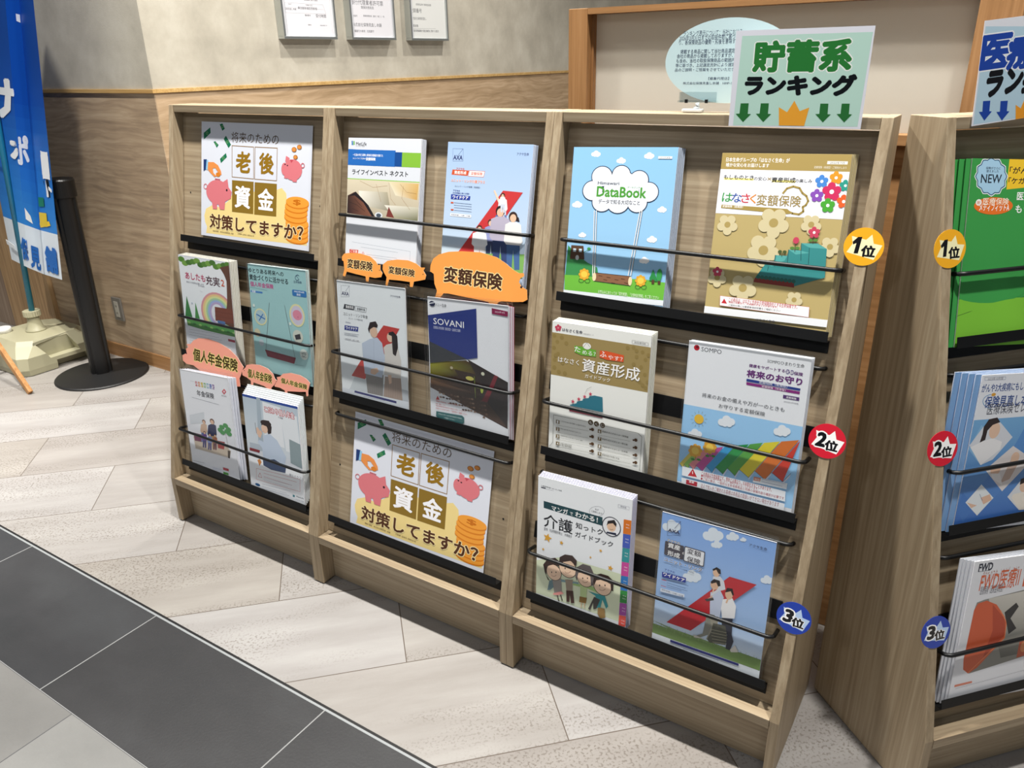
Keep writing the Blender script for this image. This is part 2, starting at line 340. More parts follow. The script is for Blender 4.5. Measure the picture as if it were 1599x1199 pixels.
def rack(i, label):
    r = empty('magazine_rack', U[i]); props(r, label, 'magazine rack', 'oak magazine racks')
    side = [(0,.004),(0,H),(-DT,H),(-DK,ZK),(-DB,.004)]
    for x in (0, W-T):
        bm = bmesh.new(); prism(bm, side, lambda p,a: (a,p[0],p[1]), x+.0003, x+T-.0003); bm_obj('side_panel', bm, 'oak_vertical', r, bevel=.0008)
    e = .0004
    bm = bmesh.new(); box(bm, T+e,-DT,H-.0185,W-T-e,0,H-.0005); bm_obj('top_board', bm, 'oak_horizontal', r, bevel=.0006)
    bm = bmesh.new(); p0=B0+SD*.001; p1=B0+SD*1.041; box(bm, T+e,.001,-.012,W-T-e,1.0395,0); bm_obj('back_board', bm, 'oak_horizontal', r, BM)
    bm = bmesh.new(); box(bm, T+e,-.2950,.1290,W-T-e,-.02,.1492); bm_obj('shelf_board', bm, 'oak_horizontal', r, bevel=.0006)
    bm = bmesh.new(); box(bm, T+e,-.2540,.003,W-T-e,-.236,.1288); bm_obj('plinth_board', bm, 'oak_horizontal', r)
    for s in TRAYS:
        bm = bmesh.new(); s0=s/1000
        box(bm, .041,s0-.022,.0003,.561,s0-.0005,.004); box(bm, .041,s0-.0012,.0003,.561,s0,.0255); box(bm, .041,s0-.0012,.0255,.561,s0+.017,.0270)
        bm_obj('shelf_tray', bm, 'black_metal', r, BM, bevel=.0006)
    rails = [(817,.031)] if i != 0 else []
    rails += [(650,.0165),(488,.0385)]
    rails += [(327,.0165)] + ([(153,.0385)] if i != 1 else [])
    for s, off in rails: bm_obj('wire_rail', rail(s,off), 'black_rod', r, BM, smooth=True)
    for s in (508,174):
        if i == 1 and s == 174: continue
        bm = bmesh.new(); box(bm, .033,s/1000,.0003,.562,s/1000+.038,.0032); bm_obj('support_bar', bm, 'black_metal', r, BM, bevel=.0005)
    if i in (0,1):
        for u, s in (((50,190),(550,190)) if i == 1 else ((50,830),(550,830))):
            bm = bmesh.new(); bmesh.ops.create_circle(bm, cap_ends=True, radius=.0025, segments=10, matrix=Matrix.Translation((u/1000,s/1000,.0004)))
            bm_obj('screw_hole', bm, 'gap_black', r, BM)
    return r
rack(0, 'leftmost oak magazine rack, with three pink pig cards on its middle tier')
rack(1, 'middle oak magazine rack, three orange pig cards across its top tray')
rack(2, 'oak magazine rack below the green sign, with round rank stickers on its right edge')
rack(3, 'oak magazine rack at the right edge, turned away from the row')

# ------------------------------------------------------------------ leaflets
COV = {'poster': (0,102,103,418,719,1018.5,0.005,0.004),'ashita': (0,64,61,213,374,661,0.02,0.049),'teal': (0,354,344,212,374,668,0.02,0.047),'nenkin': (0,80,61,210,42,337,0.018,0.047),'kodawari': (0,340,328,212,42,319,0.02,0.046),'met': (1,60,54.5,215,698,992,0.021,0.02),'axa1': (1,344,341.5,212,698,992.5,0.021,0.02),'axa2': (1,69,59,211,374,665,0.02,0.047),'sov': (1,346,333,211,374,663,0.02,0.047),'poster2': (1,98,99,415,45,342.5,0.006,0.005),'data': (2,54.5,44,211,698,993,0.021,0.02),'hana': (2,345,336,211,698,994,0.021,0.02),'shisan': (2,56.5,50,211,374,657.5,0.02,0.047),'sompo': (2,339.5,333,213,374,665,0.02,0.047),'kaigo': (2,63,53,213,42,332,0.02,0.047),'axa3': (2,334,328,214,42,333,0.02,0.047),'green': (3,41,61,211,698,994.5,0.021,0.02),'blue': (3,54,74,211,374,652,0.02,0.047),'fwd': (3,59,78,211,42,327,0.02,0.047)}
ART = {
 'poster':('DDE1EC',[('P','F0D892',[20.7,7.1,24.7,24.4,16.4,36.7,12.7,53.2,20.2,72.5,46.4,83.8,75.3,80.5,109.1,97.7,131,120.9,196.4,129,290.4,138.9,315.5,146.8,332,135,335.8,114.9,352.3,102.5,402,89.6,408.6,73.3,410.5,12.9,253,9.9]),('P','1E7350',[9,270.2,35.9,285.2,37.7,271.1,10.2,253.4]),('L','9CCB7A',[27.3,270.1,26.5,272,24.5,273.1,22,273,20,271.8,19.2,269.9,20,268,22,266.9,24.5,267,26.5,268.2,27.3,270.1],0.8,0),('P','1E7350',[74.2,293.9,85.4,296.3,95,283.3,85.1,277.8]),('L','9CCB7A',[88.8,288,88,289.8,86.1,290.9,83.7,290.8,81.7,289.6,81,287.7,81.8,285.9,83.8,284.8,86.2,284.9,88.1,286.1,88.8,288],0.8,0),('P','1E7350',[90.9,257,99.7,266,120.5,244.1,110.7,234.9]),('L','9CCB7A',[109.4,250.6,108.6,252.5,106.6,253.5,104.2,253.5,102.3,252.2,101.6,250.4,102.4,248.5,104.3,247.5,106.7,247.6,108.6,248.8,109.4,250.6],0.8,0),('P','1E7350',[49.4,249.1,57.3,250.5,71,241.4,63.2,233.7]),('L','9CCB7A',[64.2,243.8,63.4,245.7,61.4,246.8,58.9,246.7,57,245.4,56.2,243.5,57,241.7,59,240.6,61.5,240.7,63.4,241.9,64.2,243.8],0.8,0),('P','1E7350',[76.5,206.2,100.4,222.2,104.5,211.8,80.6,195.4]),('L','9CCB7A',[94.4,209.1,93.7,210.9,91.7,212,89.3,211.9,87.3,210.6,86.6,208.7,87.4,206.9,89.4,205.8,91.8,205.9,93.7,207.2,94.4,209.1],0.8,0),('T','5A4630',[121.6,250.1,300.5,276.4],'将来のための',0,None,0,0),('L','8F6A2A',[124.4,241.8,208.3,241.7,210.4,162.4,125.8,162.6],1.8,1),('L','8F6A2A',[213.5,241.9,295.8,242.6,296.1,163.2,214.1,162.3],1.8,1),('P','8B6E28',[126,154.5,210.6,155.5,211.2,73.6,127.5,72.7]),('P','8B6E28',[214.4,154.7,297.4,155.8,297.8,74.6,215,72.9]),('T','94701C',[140,174.6,197.9,229.2],'老',0.035,None,0,0),('T','94701C',[229.6,176.2,285,229.6],'後',0.035,None,0,0),('T','FAFAFF',[137.3,85,198.6,142.7],'資',0.03,None,0,0),('T','FAFAFF',[228,86.9,287.1,141.6],'金',0.03,None,0,0),('E','D87E22',[374.4,26.4,41,13.7]),('E','F0A03C',[374.3,29.8,41,13.7]),('E','D87E22',[373.9,37.7,41,13.7]),('E','F0A03C',[373.8,41.1,41,13.7]),('E','D87E22',[373.4,49.7,41,13.7]),('E','F0A03C',[373.3,53.1,40.9,13.7]),('E','D87E22',[373.9,61.7,40.9,13.6]),('E','F0A03C',[373.7,65.1,40.9,13.6]),('E','D87E22',[368.3,75.9,40.9,13.6]),('E','F0A03C',[368.2,79.3,40.9,13.6]),('E','D87E22',[368.8,88.5,40.9,13.6]),('E','F0A03C',[368.6,91.9,40.9,13.6]),('E','D87E22',[370.2,101.2,40.8,13.5]),('E','F0A03C',[370,104.6,40.8,13.5]),('E','D87E22',[373.1,112.6,40.7,13.5]),('E','F0A03C',[373,116,40.7,13.5]),('T','C87018',[357.4,107.8,385.6,122.6],'$',0.03,None,0,0),('T','553322',[36.2,21.9,397.7,61.6],'対策してますか？',0.03,'F3E0A8',0.045,0),('T','6A5A40',[50,13.7,134.2,18.1],'募集代理店\u3000株式会社保険見直し本舗',0,None,0,0),('T','6A5A40',[152.5,16,215.5,19.7],'HMP-2401-005210',0,None,0,0),('P','1F3B73',[9.4,201.9,23.3,202.6,25.9,179.2,9.6,171]),('P','8FC7E8',[22.2,201.4,29.2,200.3,26.5,174.9,18.9,175.9]),('P','E8924E',[28,195.6,51,196.7,69.4,189.4,81.4,175,83.8,166.2,77.1,163.3,69.6,171.5,58.1,181.7,47.8,180.4,50.2,169,64,160.4,54.3,158.4,39.8,166.9,26.5,176.3]),('E','D9822B',[69.7,165.4,9.1,5.8]),('E','DB7A82',[67.9,119.4,46.9,32]),('P','DB7A82',[84.7,144.7,108.1,156.2,112.4,135.7,125.4,124.1,122.4,106.6,104.6,99.2,83.5,104.9]),('P','DB7A82',[43.4,100.1,66.5,94.5,66.8,74.4,49.4,74.1]),('P','DB7A82',[69.4,94.7,100.6,104.3,97,75,78.2,74.9]),('P','C4606C',[57.2,154.9,78.9,154.1,78.9,151.9,57.3,152]),('E','30202A',[105.8,127,3.4,3.2]),('L','DB7A82',[25.1,131.8,24.1,135,21.5,137.3,18,137.9,14.5,136.8,11.9,134.2,11,130.9,12,127.6,14.6,125.4,18.1,124.7,21.6,125.9,24.1,128.4,25.1,131.8],2,0),('E','DB7A82',[353.5,192.9,32.9,25.3]),('P','DB7A82',[328.4,225.6,341.5,220.9,338.1,206.1,326,212.2]),('E','DB7A82',[323.7,193.6,11,15.1]),('P','DB7A82',[346.9,173.1,369.9,176.2,368.4,164.4,355.6,164.3]),('P','DB7A82',[324.2,181.9,339.3,176,333.6,170.6,323.6,171.7]),('P','C24A58',[342.6,217,354.9,216.2,347.8,209.2]),('E','30202A',[325.8,204.8,2.5,1.7]),('E','30202A',[334.3,202.5,2.5,1.7]),('L','DB7A82',[393.7,205.6,392.8,208.2,390.6,210,387.7,210.6,384.9,209.8,382.8,207.7,382.2,205,383.1,202.5,385.3,200.6,388.2,200.1,391,200.9,393.1,203,393.7,205.6],2,0),('E','A8692A',[356.3,241.7,8.8,5.9]),('E','DB8F45',[355.3,241.7,6.8,4.6]),('E','A8692A',[374.4,248.1,8.2,5.6]),('E','DB8F45',[373.5,248,6.3,4.2]),('E','A8692A',[361.9,223.9,7.8,5.3]),('E','DB8F45',[360.9,223.8,5.8,4])]),
 'ashita':('DFE3EA',[('G',['E4EBEF','E4EBEF','F0F3F7','F0F3F7'],[0,94.4,213,94.4,213,285.5,0,285.5]),('E','D99AA0',[149.5,142.3,71.1,58.5]),('E','E8C88F',[149.5,142.3,63.7,53.2]),('E','DCE0A0',[149.5,142.3,56.3,47.9]),('E','A9CFA9',[149.5,142.3,48.9,42.6]),('E','9FB4DA',[149.5,142.3,41.5,37.3]),('E','B7A6CC',[149.5,142.3,34.1,32.1]),('E','DFE4EA',[149.5,142.3,26.7,26.4]),('E','5E8C3C',[12.4,277,14.3,7.5]),('E','7BA64C',[27.8,267.4,14.2,7.5]),('E','4E7A36',[45.3,271.2,14.1,7.4]),('E','5E8C3C',[62.6,275,14,7.4]),('E','7BA64C',[79.7,278.7,13.9,7.3]),('E','4E7A36',[94.7,269.3,13.8,7.3]),('E','5E8C3C',[111.6,273,13.6,7.3]),('E','7BA64C',[128.3,276.7,13.5,7.3]),('E','4E7A36',[144.8,280.4,13.4,7.2]),('E','5E8C3C',[159.4,271.1,13.3,7.2]),('E','7BA64C',[175.7,274.7,13.2,7.2]),('E','4E7A36',[191.9,278.4,13.1,7.1]),('E','5E8C3C',[207.9,282,13,7.1]),('E','7BA64C',[222.2,272.8,12.9,7.1]),('P','6B4A3E',[174.2,271,213,280.3,213,240.1,213,171.6,213,110.4,176.8,118.4,193.4,183,197.8,237.4,189.2,254.2]),('T','C23A66',[22.8,224.1,109.3,243.2],'あしたも',0.02,None,0,0),('T','55323C',[111.5,217.8,169.3,243.2],'充実',0.012,None,0,0),('T','D45A38',[174.2,221.3,188.1,239],'2',0.01,None,0,0),('T','6A6A7A',[25.9,213.4,101,218.9],'あなたの未来を応援します',0,None,0,0),('T','6A6A7A',[76.4,209,102.8,212.9],'個人年金保険',0,None,0,0),('P','3F8048',[19.5,175.5,36.8,117.1,5.2,116.5]),('P','4F9050',[56.1,162.1,69,117.1,49.1,116.5]),('P','7A4538',[139.1,160.5,213,162.3,213,123.8,137.1,122]),('L','5E332A',[137.4,148,213,149.4],0.8,0),('L','5E332A',[136.7,135,213,136.6],0.8,0),('P','4E8E4A',[8.2,113,74.5,114.8,154.1,115.1,213,111.3,213,82.1,150,84.6,11.8,90.4]),('E','8BB86A',[19.2,99.2,7.3,3.2]),('E','3D7040',[44,99,7.2,3.1]),('E','8BB86A',[68.6,98.8,7.1,3.1]),('E','3D7040',[92.9,98.6,7.1,3.1]),('E','8BB86A',[116.9,98.4,7,3.1]),('E','3D7040',[140.6,98.2,6.9,3.1]),('E','8BB86A',[164.1,98,6.8,3]),('E','3D7040',[187.3,97.8,6.7,3]),('E','8BB86A',[210.3,97.6,6.7,3]),('P','5878A8',[145.9,116.6,176.5,116.6,176.5,124.4,145.9,124.4]),('P','E2E5EC',[0,23.3,213,23.3,213,87.2,0,87.2]),('L','8890A0',[17.2,79.6,166.9,85.7],0.6,0),('L','8890A0',[16,71.7,145.2,74.8],0.6,0),('L','8890A0',[14.7,63.7,157.5,69.2],0.6,0),('L','8890A0',[13.5,55.7,135.7,58.2],0.6,0),('L','8890A0',[12.2,47.7,148,52.6],0.6,0),('L','8890A0',[10.9,39.6,160.3,47],0.6,0),('P','A03048',[183.6,71.1,211.9,71.1,211.9,77.8,183.6,77.8]),('E','A8B8C8',[41.4,157.9,3,1.9]),('L','9098A8',[82.2,197.5,87.6,195.2,92.1,195],0.6,0)]),
 'teal':('9CC6C8',[('T','1E2A30',[2.1,273,133,285.8],'ゆとりある将来への',0.025,None,0,0),('T','1E2A30',[3.1,254.4,147.4,269.5],'資金づくりに活かせる',0.025,None,0,0),('T','B85A8C',[4.3,237.6,92.1,250.6],'個人年金保険',0.03,None,0,0),('L','3A5A70',[3.3,234.9,66.7,232.4],0.5,0),('Q','4A7FC0',[3.9,222.4,49.4,226.9,2]),('T','FFFFFF',[9,221.6,22.9,227.7],'約款',0.01,None,0,0),('L','20406A',[187.9,280,186.6,280.9,185.1,281.6,183.4,281.8,181.5,281.7,179.7,281.2,178,280.3,176.5,279.1,175.3,277.7,174.5,276.1,174.1,274.5,174.2,272.9,174.7,271.5,175.6,270.2,176.9,269.3,178.5,268.7,180.2,268.5,182.1,268.7,183.9,269.3,185.6,270.2,187,271.4],1.4,0),('L','20406A',[178.4,279.8,186.9,271.4],1,0),('T','20406A',[167.5,261.2,195.5,267.4],'生命保険',0,None,0,0),('Q','3876B4',[159.7,228.3,209.9,244.3,4]),('T','FFFFFF',[166.6,238.1,201.6,242.5],'2023年4月',0.01,None,0,0),('T','FFFFFF',[175.4,230,189.2,236],'改定',0.01,None,0,0),('E','DCD9A8',[34.3,160,23.9,22.2]),('E','A9C4CC',[34.3,160,19.8,18.6]),('L','2F6CB0',[19.5,165.3,50.7,155.9],3,0),('L','2F6CB0',[44,168.2,27.9,149.7],3,0),('E','DCD9A8',[171.5,179.5,27.5,29.2]),('E','C9C5D8',[171.5,179.5,22.2,24.7]),('E','D88AA0',[172.5,180.6,16.4,13]),('E','D88AA0',[163.2,182.9,6.8,6.2]),('E','C8708C',[174.5,175.8,2.9,2.1]),('E','C9CFC4',[169.6,125.5,18.5,16.8]),('P','3C3A40',[157.8,127.4,177.6,133.4,180.1,120,161.5,115.8]),('E','D0C8A8',[17.1,116.2,11.6,10.9]),('E','B8C4CC',[29.7,90.9,9.5,8.8]),('E','CCD6D0',[187,81.1,14.6,14.1]),('L','4A4A50',[177.6,83.3,195.7,82.4],0.9,0),('L','4A4A50',[177.8,74.5,194,74.1],0.9,0),('L','4A4A50',[192.8,82,192,85.1,189.3,86.7,185.7,86.2,182.6,83.8,181.2,80.3,182,77.1,184.7,75.5,188.3,76,191.4,78.5,192.8,82],0.7,0),('E','D8E4DC',[11.9,187.8,4.2,4.3]),('E','D8E4DC',[144.5,155.1,3.9,4.2]),('L','4A3A44',[72.1,201.3,44.4,71.3],0.9,0),('L','4A3A44',[128.8,200.5,153,69.2],0.9,0),('P','7E2E3E',[41.1,73.8,156.8,68,148.8,50.9,48.9,56.4]),('L','5A1E2C',[41.8,71,154.5,64.5],0.8,0),('L','5A7A80',[152.6,49.7,184.2,51.1],0.5,0),('G',['A4CCD0','A4CCD0','9CC6C8','9CC6C8'],[0,0,212,0,212,26.2,0,26.2])]),
 'nenkin':('F0F2F8',[('Q','C84A5A',[64.1,255.2,73.2,269.2,1]),('Q','D8803A',[76.8,255.3,85.9,269.4,1]),('Q','D8C040',[89.5,255.5,98.5,269.5,1]),('Q','6AAE58',[102,255.7,111.1,269.6,1]),('Q','4AA0B8',[114.5,255.9,123.5,269.8,1]),('Q','4A6AB8',[126.9,256,135.9,269.9,1]),('Q','7A4A98',[139.3,256.2,148.2,270,1]),('T','F4F4F8',[63.8,257.1,150.4,268],'みらいを楽しむ',0.02,None,0,0),('T','3A3A44',[65.7,226.9,141.3,244.4],'年金保険',0.02,None,0,0),('L','777788',[40.1,218.6,158.3,214],0.8,0),('T','888888',[42.2,266.2,59.6,268.4],'ご契約のしおり',0,None,0,0),('P','D24A5A',[178.7,255.2,190,264.9,198,256.6,186.7,246.9]),('P','F0E8F0',[184.6,256,189.1,259.6,192.9,256.3,187.7,252.2]),('T','777777',[175.3,240.8,196.7,245.5],'株式会社',0,None,0,0),('P','DADFE6',[17.8,161.2,86.4,181.1,83.4,149.3,15.5,133.5]),('L','C8CED6',[17.8,161.2,86.4,181.1,83.4,149.3],0.5,0),('P','CDBFAE',[21.9,97.8,165.5,96.3,185.5,82.2,178.5,60.7,24.8,61.3]),('P','7A4660',[24.4,109.8,62,109.4,60.8,86.4,26.1,84.7]),('P','A84A48',[131,103.5,163.9,105,156.3,81.2,130,80.8]),('L','B8A890',[19.7,60.4,178.2,59.3],0.7,0),('P','6A7AA8',[62.9,118.7,85.5,121.2,78.6,88.7,69.8,87.1,72.7,112.2,65.2,87.6,56.5,86.7]),('P','D8B8A0',[73.8,144.3,84.7,146.1,92.1,144,90.7,123.5,85.8,118.6,61.5,115.7,58.3,119.3,65.1,140.2]),('E','7A4A38',[80.5,151.5,7.8,6.3]),('E','E6BFA2',[80.2,149.8,5.7,4.9]),('P','B89868',[95.6,115.3,125.2,118.7,116.3,75.6,104.8,73.4,108.5,106.7,98.7,74.1,87.3,72.9]),('P','2A3058',[109.8,149.2,123.9,151.5,133.6,148.7,131.9,121.7,125.6,115.2,93.8,111.4,89.5,116,98.3,143.7]),('E','6A4030',[118.5,158.6,10.2,8.3]),('E','E6BFA2',[118,156.3,7.5,6.4]),('P','4A4A78',[64.3,93.9,80.9,95.8,75.8,71.8,69.4,70.6,71.5,89.1,66,71,59.6,70.3]),('P','6A4A90',[72.3,112.8,80.3,114.2,85.8,112.7,84.7,97.5,81.1,93.9,63.3,91.7,60.9,94.3,65.9,109.7]),('E','5A3A30',[77.3,118.2,5.8,4.6]),('E','E6BFA2',[77,116.9,4.2,3.6]),('P','5A5A88',[87.4,91.2,103.9,93.2,98.9,69.2,92.5,68,94.5,86.5,89.1,68.4,82.8,67.7]),('P','8090C0',[95.3,110.1,103.2,111.4,108.6,109.9,107.6,94.8,104.1,91.2,86.4,89,84,91.6,89,106.9]),('E','6A4A38',[100.2,115.4,5.7,4.6]),('E','E6BFA2',[99.9,114.1,4.2,3.6]),('P','6A4A58',[111.8,94.4,127.3,96.3,122.6,73.6,116.6,72.5,118.5,90,113.4,72.8,107.5,72.2]),('P','A87058',[119.2,112.3,126.6,113.7,131.7,112.2,130.8,97.9,127.5,94.4,110.8,92.4,108.6,94.8,113.2,109.4]),('E','4A3028',[123.7,117.4,5.4,4.4]),('E','E6BFA2',[123.5,116.2,3.9,3.4]),('E','4E9A58',[159,148.5,11.3,6.8]),('E','4E9A58',[176.4,155.9,11.2,6.8]),('E','4E9A58',[179.7,138.8,11.2,6.8]),('E','4E9A58',[159.3,133.1,11.4,6.9]),('E','4E9A58',[187.5,146.8,11.2,6.8]),('E','4E9A58',[150.6,138.3,11.4,6.9]),('E','4E9A58',[188.4,133.7,11.2,6.8]),('L','6A5A40',[172.3,133.1,177.2,89.6],0.8,0),('P','5A5048',[172.6,82,184.2,81.9,177.4,58.2,169.7,59]),('L','4A4A5A',[5.7,19.3,57.9,20.8],0.6,0),('L','4A4A5A',[4.4,12.9,49.2,13],0.6,0),('L','6A7ABA',[94.1,14.4,134.3,15.6],0.5,0),('L','6A7ABA',[93.1,9.6,127.6,9.6],0.5,0),('L','6A7ABA',[92.2,4.7,130.5,5.6],0.5,0),('L','6A7ABA',[91.3,0,123.8,0],0.5,0),('P','B83A48',[141.3,17,166.1,17,166.1,24.8,141.3,24.8]),('P','5A9A4A',[140.1,4.4,162.5,4.4,162.5,11.2,140.1,11.2])]),
 'kodawari':('D9DFE8',[('P','F2F4F8',[0,278.4,212,278.4,212,278.5,0,278.5]),('P','274A9C',[0,271.4,212,271.4,212,278.4,0,278.4]),('G',['D5DEE6','D5DEE6','BCCBD8','BCCBD8'],[0,124.5,212,124.5,212,271.4,0,271.4]),('P','A9B9C6',[56.1,277.6,70.7,276.7,68.2,144.9,47.3,144.9]),('P','E6ECF2',[145.1,251.7,206.1,250.5,210.8,140.9,155.4,145.9]),('P','8FA0A6',[170.8,182.4,212,175.3,212,107.4,168.9,115.1]),('P','E9EEF4',[78.4,268.9,146.6,264.3,150.5,153.3,75.4,154.9]),('T','F8F8FC',[84,241.6,196.9,258.3],'こだわり個人年金',0.02,'B8283C',0.09,0),('T','5A5A66',[134.9,233.3,153.2,238.6],'外貨建',0,None,0,0),('P','B4C0CC',[10.6,141.8,62.1,143.6,65.9,127.2,10.9,122.3]),('P','8A3A40',[9,126.2,50.8,126.2,48,118.3,8.4,117.4]),('P','C3D2E6',[71.8,173.3,96.5,182.4,123.8,168.9,153.4,128.6,144.5,101.2,103.6,98.7,62.4,100.5,60.9,134.8,44.8,148.7,51.8,156.6,69.3,153.7]),('P','3C4C6C',[59.3,99.8,105.2,111.9,150.1,100.3,145,80.8,89.3,78.2,59.2,84.6]),('P','D08848',[125.4,86.3,148.6,87.2,145.4,79.2,123.4,79.4]),('P','E2BFA8',[52,180.1,62.9,186.5,66.6,178.7,57.3,161.9,48.4,166.6]),('L','303038',[41.4,203.6,43.4,174.2],1.2,0),('P','2E2224',[65.2,203.8,77.6,217.9,98.2,219.2,106.6,203.3,102.6,184.9,90.3,179.9,87.1,191.1]),('E','E6C4AE',[77.3,192.6,12.7,12.1]),('E','2E2224',[84.8,210,21,8.2]),('L','8A3A34',[69.8,185.3,75.8,185.6],0.6,0),('P','E2BFA8',[44.2,189.3,50.7,192.6,59.9,181.6,53.7,171.1,45.4,171.1]),('P','E9EDF3',[0,0,212,0,212,102.6,0,102.6]),('P','D08848',[36.4,94.9,47.4,100.8,52.9,91.9,42.7,78.7]),('P','3C4C6C',[59.3,99.8,104.8,108.8,150.1,100.3,145,80.8,89.3,78.2,59.2,84.6]),('T','6A6A78',[159.4,76.3,212.7,84.1],'積立ドラフト',0,None,0,0),('L','C03A44',[28.7,69,200,75.5,196.2,39.6,24.2,35.7],0.7,1),('L','C03A44',[33.5,45.8,41.9,58.8,48.1,45.6],1,1),('L','B84A54',[57.3,60.9,185.9,64.8],0.7,0),('L','B84A54',[56,51,166.9,50.9],0.7,0),('L','8890A8',[55.5,47.3,167.4,51.1],0.5,0),('L','8890A8',[54.8,41.9,151.1,42],0.5,0),('E','2A5A8A',[27.7,20.4,10.1,4.2]),('L','7A82A0',[46.8,26.7,159.6,32.7],0.5,0),('L','7A82A0',[45.9,19.8,143.1,22.2],0.5,0),('L','7A82A0',[45,12.9,152.5,18],0.5,0),('L','7A82A0',[44.1,6,135.9,7.3],0.5,0),('L','7A82A0',[43.2,0,145.3,3.1],0.5,0),('T','2A4A5A',[180.4,21.1,208.3,24.6],'MetLife',0.02,None,0,0),('P','2A7A8A',[167.3,24.9,174.7,24.5,174.1,18.7,166.6,18.2]),('T','6A7A8A',[178.1,12.2,207.5,15.5],'メットライフ生命',0,None,0,0)]),
 'met':('D8DCE4',[('P','1E6CB0',[9.4,286.8,12.8,287.6,14.7,277.7,10.2,277.6]),('P','62A844',[14.4,286.2,18.8,287,19.2,278.5,15.7,277.7]),('T','202830',[23.4,277,55.7,284.9],'MetLife',0.015,None,0,0),('T','404858',[23.7,274.1,50,277.1],'メットライフ生命',0,None,0,0),('P','2468B8',[0,233.1,142.7,233.1,142.7,268.3,0,268.3]),('P','2468B8',[1.1,268.9,141,265.5,142.6,234.5,0.8,237.4]),('P','12488E',[141,233.8,163.5,233.8,163.5,264.8,141,264.8]),('P','82B83C',[161.8,233.5,215,233.5,215,264.5,161.8,264.5]),('T','FFFFFF',[14.5,253.6,106.4,259.2],'一生涯の死亡保障と資産形成機能を備えた',0.01,None,0,0),('T','FFFFFF',[14.8,246.7,55.1,250.6],'メットライフ生命の',0.01,None,0,0),('T','FFFFFF',[55.4,244.7,84.3,251.6],'変額保険',0.03,None,0,0),('T','1E2026',[13.9,212.7,181.3,224.4],'ライフインベスト ネクスト',0.018,None,0,0),('P','8CC04C',[0,201.6,215,201.6,215,203.5,0,203.5]),('G',['B8AE98','B8AE98','D8CDB4','D8CDB4'],[0,120,215,120,215,201.6,0,201.6]),('G',['E2D8B8','D6B06A','C9A05C','E4DCC4'],[127.1,200.2,212.4,199.2,210.1,164.1,147.5,171.3]),('G',['F0ECE0','B0A890','8A8470','D8D4C4'],[36,176.6,123.6,177.2,135.3,135.4,42.4,144.4]),('G',['E8E4D8','C8C4B0','6F7050','A8A488'],[115.6,148.4,215,148.8,213.8,119.2,145.5,121.8]),('G',['3A2A26','6A4438','8A5A46','2A2024'],[2.2,164.1,23.6,173.2,90.4,120.1,1.7,123.7]),('P','241E22',[5.3,162.4,27.1,174.1,67.1,145.7,87.9,121,79.1,121.1,52.1,150.3,23.9,165.2]),('L','241E22',[6.8,149.7,32.4,143.8,57.9,130.7],0.7,0),('L','241E22',[17.6,135.6,38,129.5],0.7,0),('L','241E22',[24.2,157.9,47.5,141],0.7,0),('L','9A7040',[40,198.4,79.9,185.8,122.9,191.2],0.5,0),('L','9A7040',[127.2,198.4,133.8,163.6,148.7,150.3],0.5,0),('L','9A7040',[160.1,196.3,179.5,179.8,207,177.7],0.5,0),('L','9A7040',[169.5,193.2,166.5,165.3,190.9,142.2],0.5,0),('L','9A7040',[89.2,193.3,105.6,155],0.5,0),('P','7A3A34',[129.1,145.6,146.5,121.8,122.6,123.2]),('E','DADFE4',[99.9,124.3,11.6,7.2]),('E','4A5460',[99.9,124.3,7.3,4.3]),('P','DCE0E7',[0,15.2,215,15.2,215,119.2,0,119.2]),('L','8A93A5',[20.7,58.2,197.2,51,197.5,30.3],0.5,0),('P','C8432F',[13.2,40.7,40.8,41.2,40.1,32.9,13.6,32.1]),('T','FFFFFF',[16.4,33.9,38,40.2],'ご注意',0.01,None,0,0),('L','C8432F',[53.2,34.1,56.1,38.1,60.3,34],0.8,1),('L','9098A8',[49.1,48.6,161.5,45.6],0.5,0),('L','9098A8',[67.3,33.1,159.9,32.4],0.5,0),('L','9098A8',[67.5,28.7,147.5,26.9],0.5,0)]),
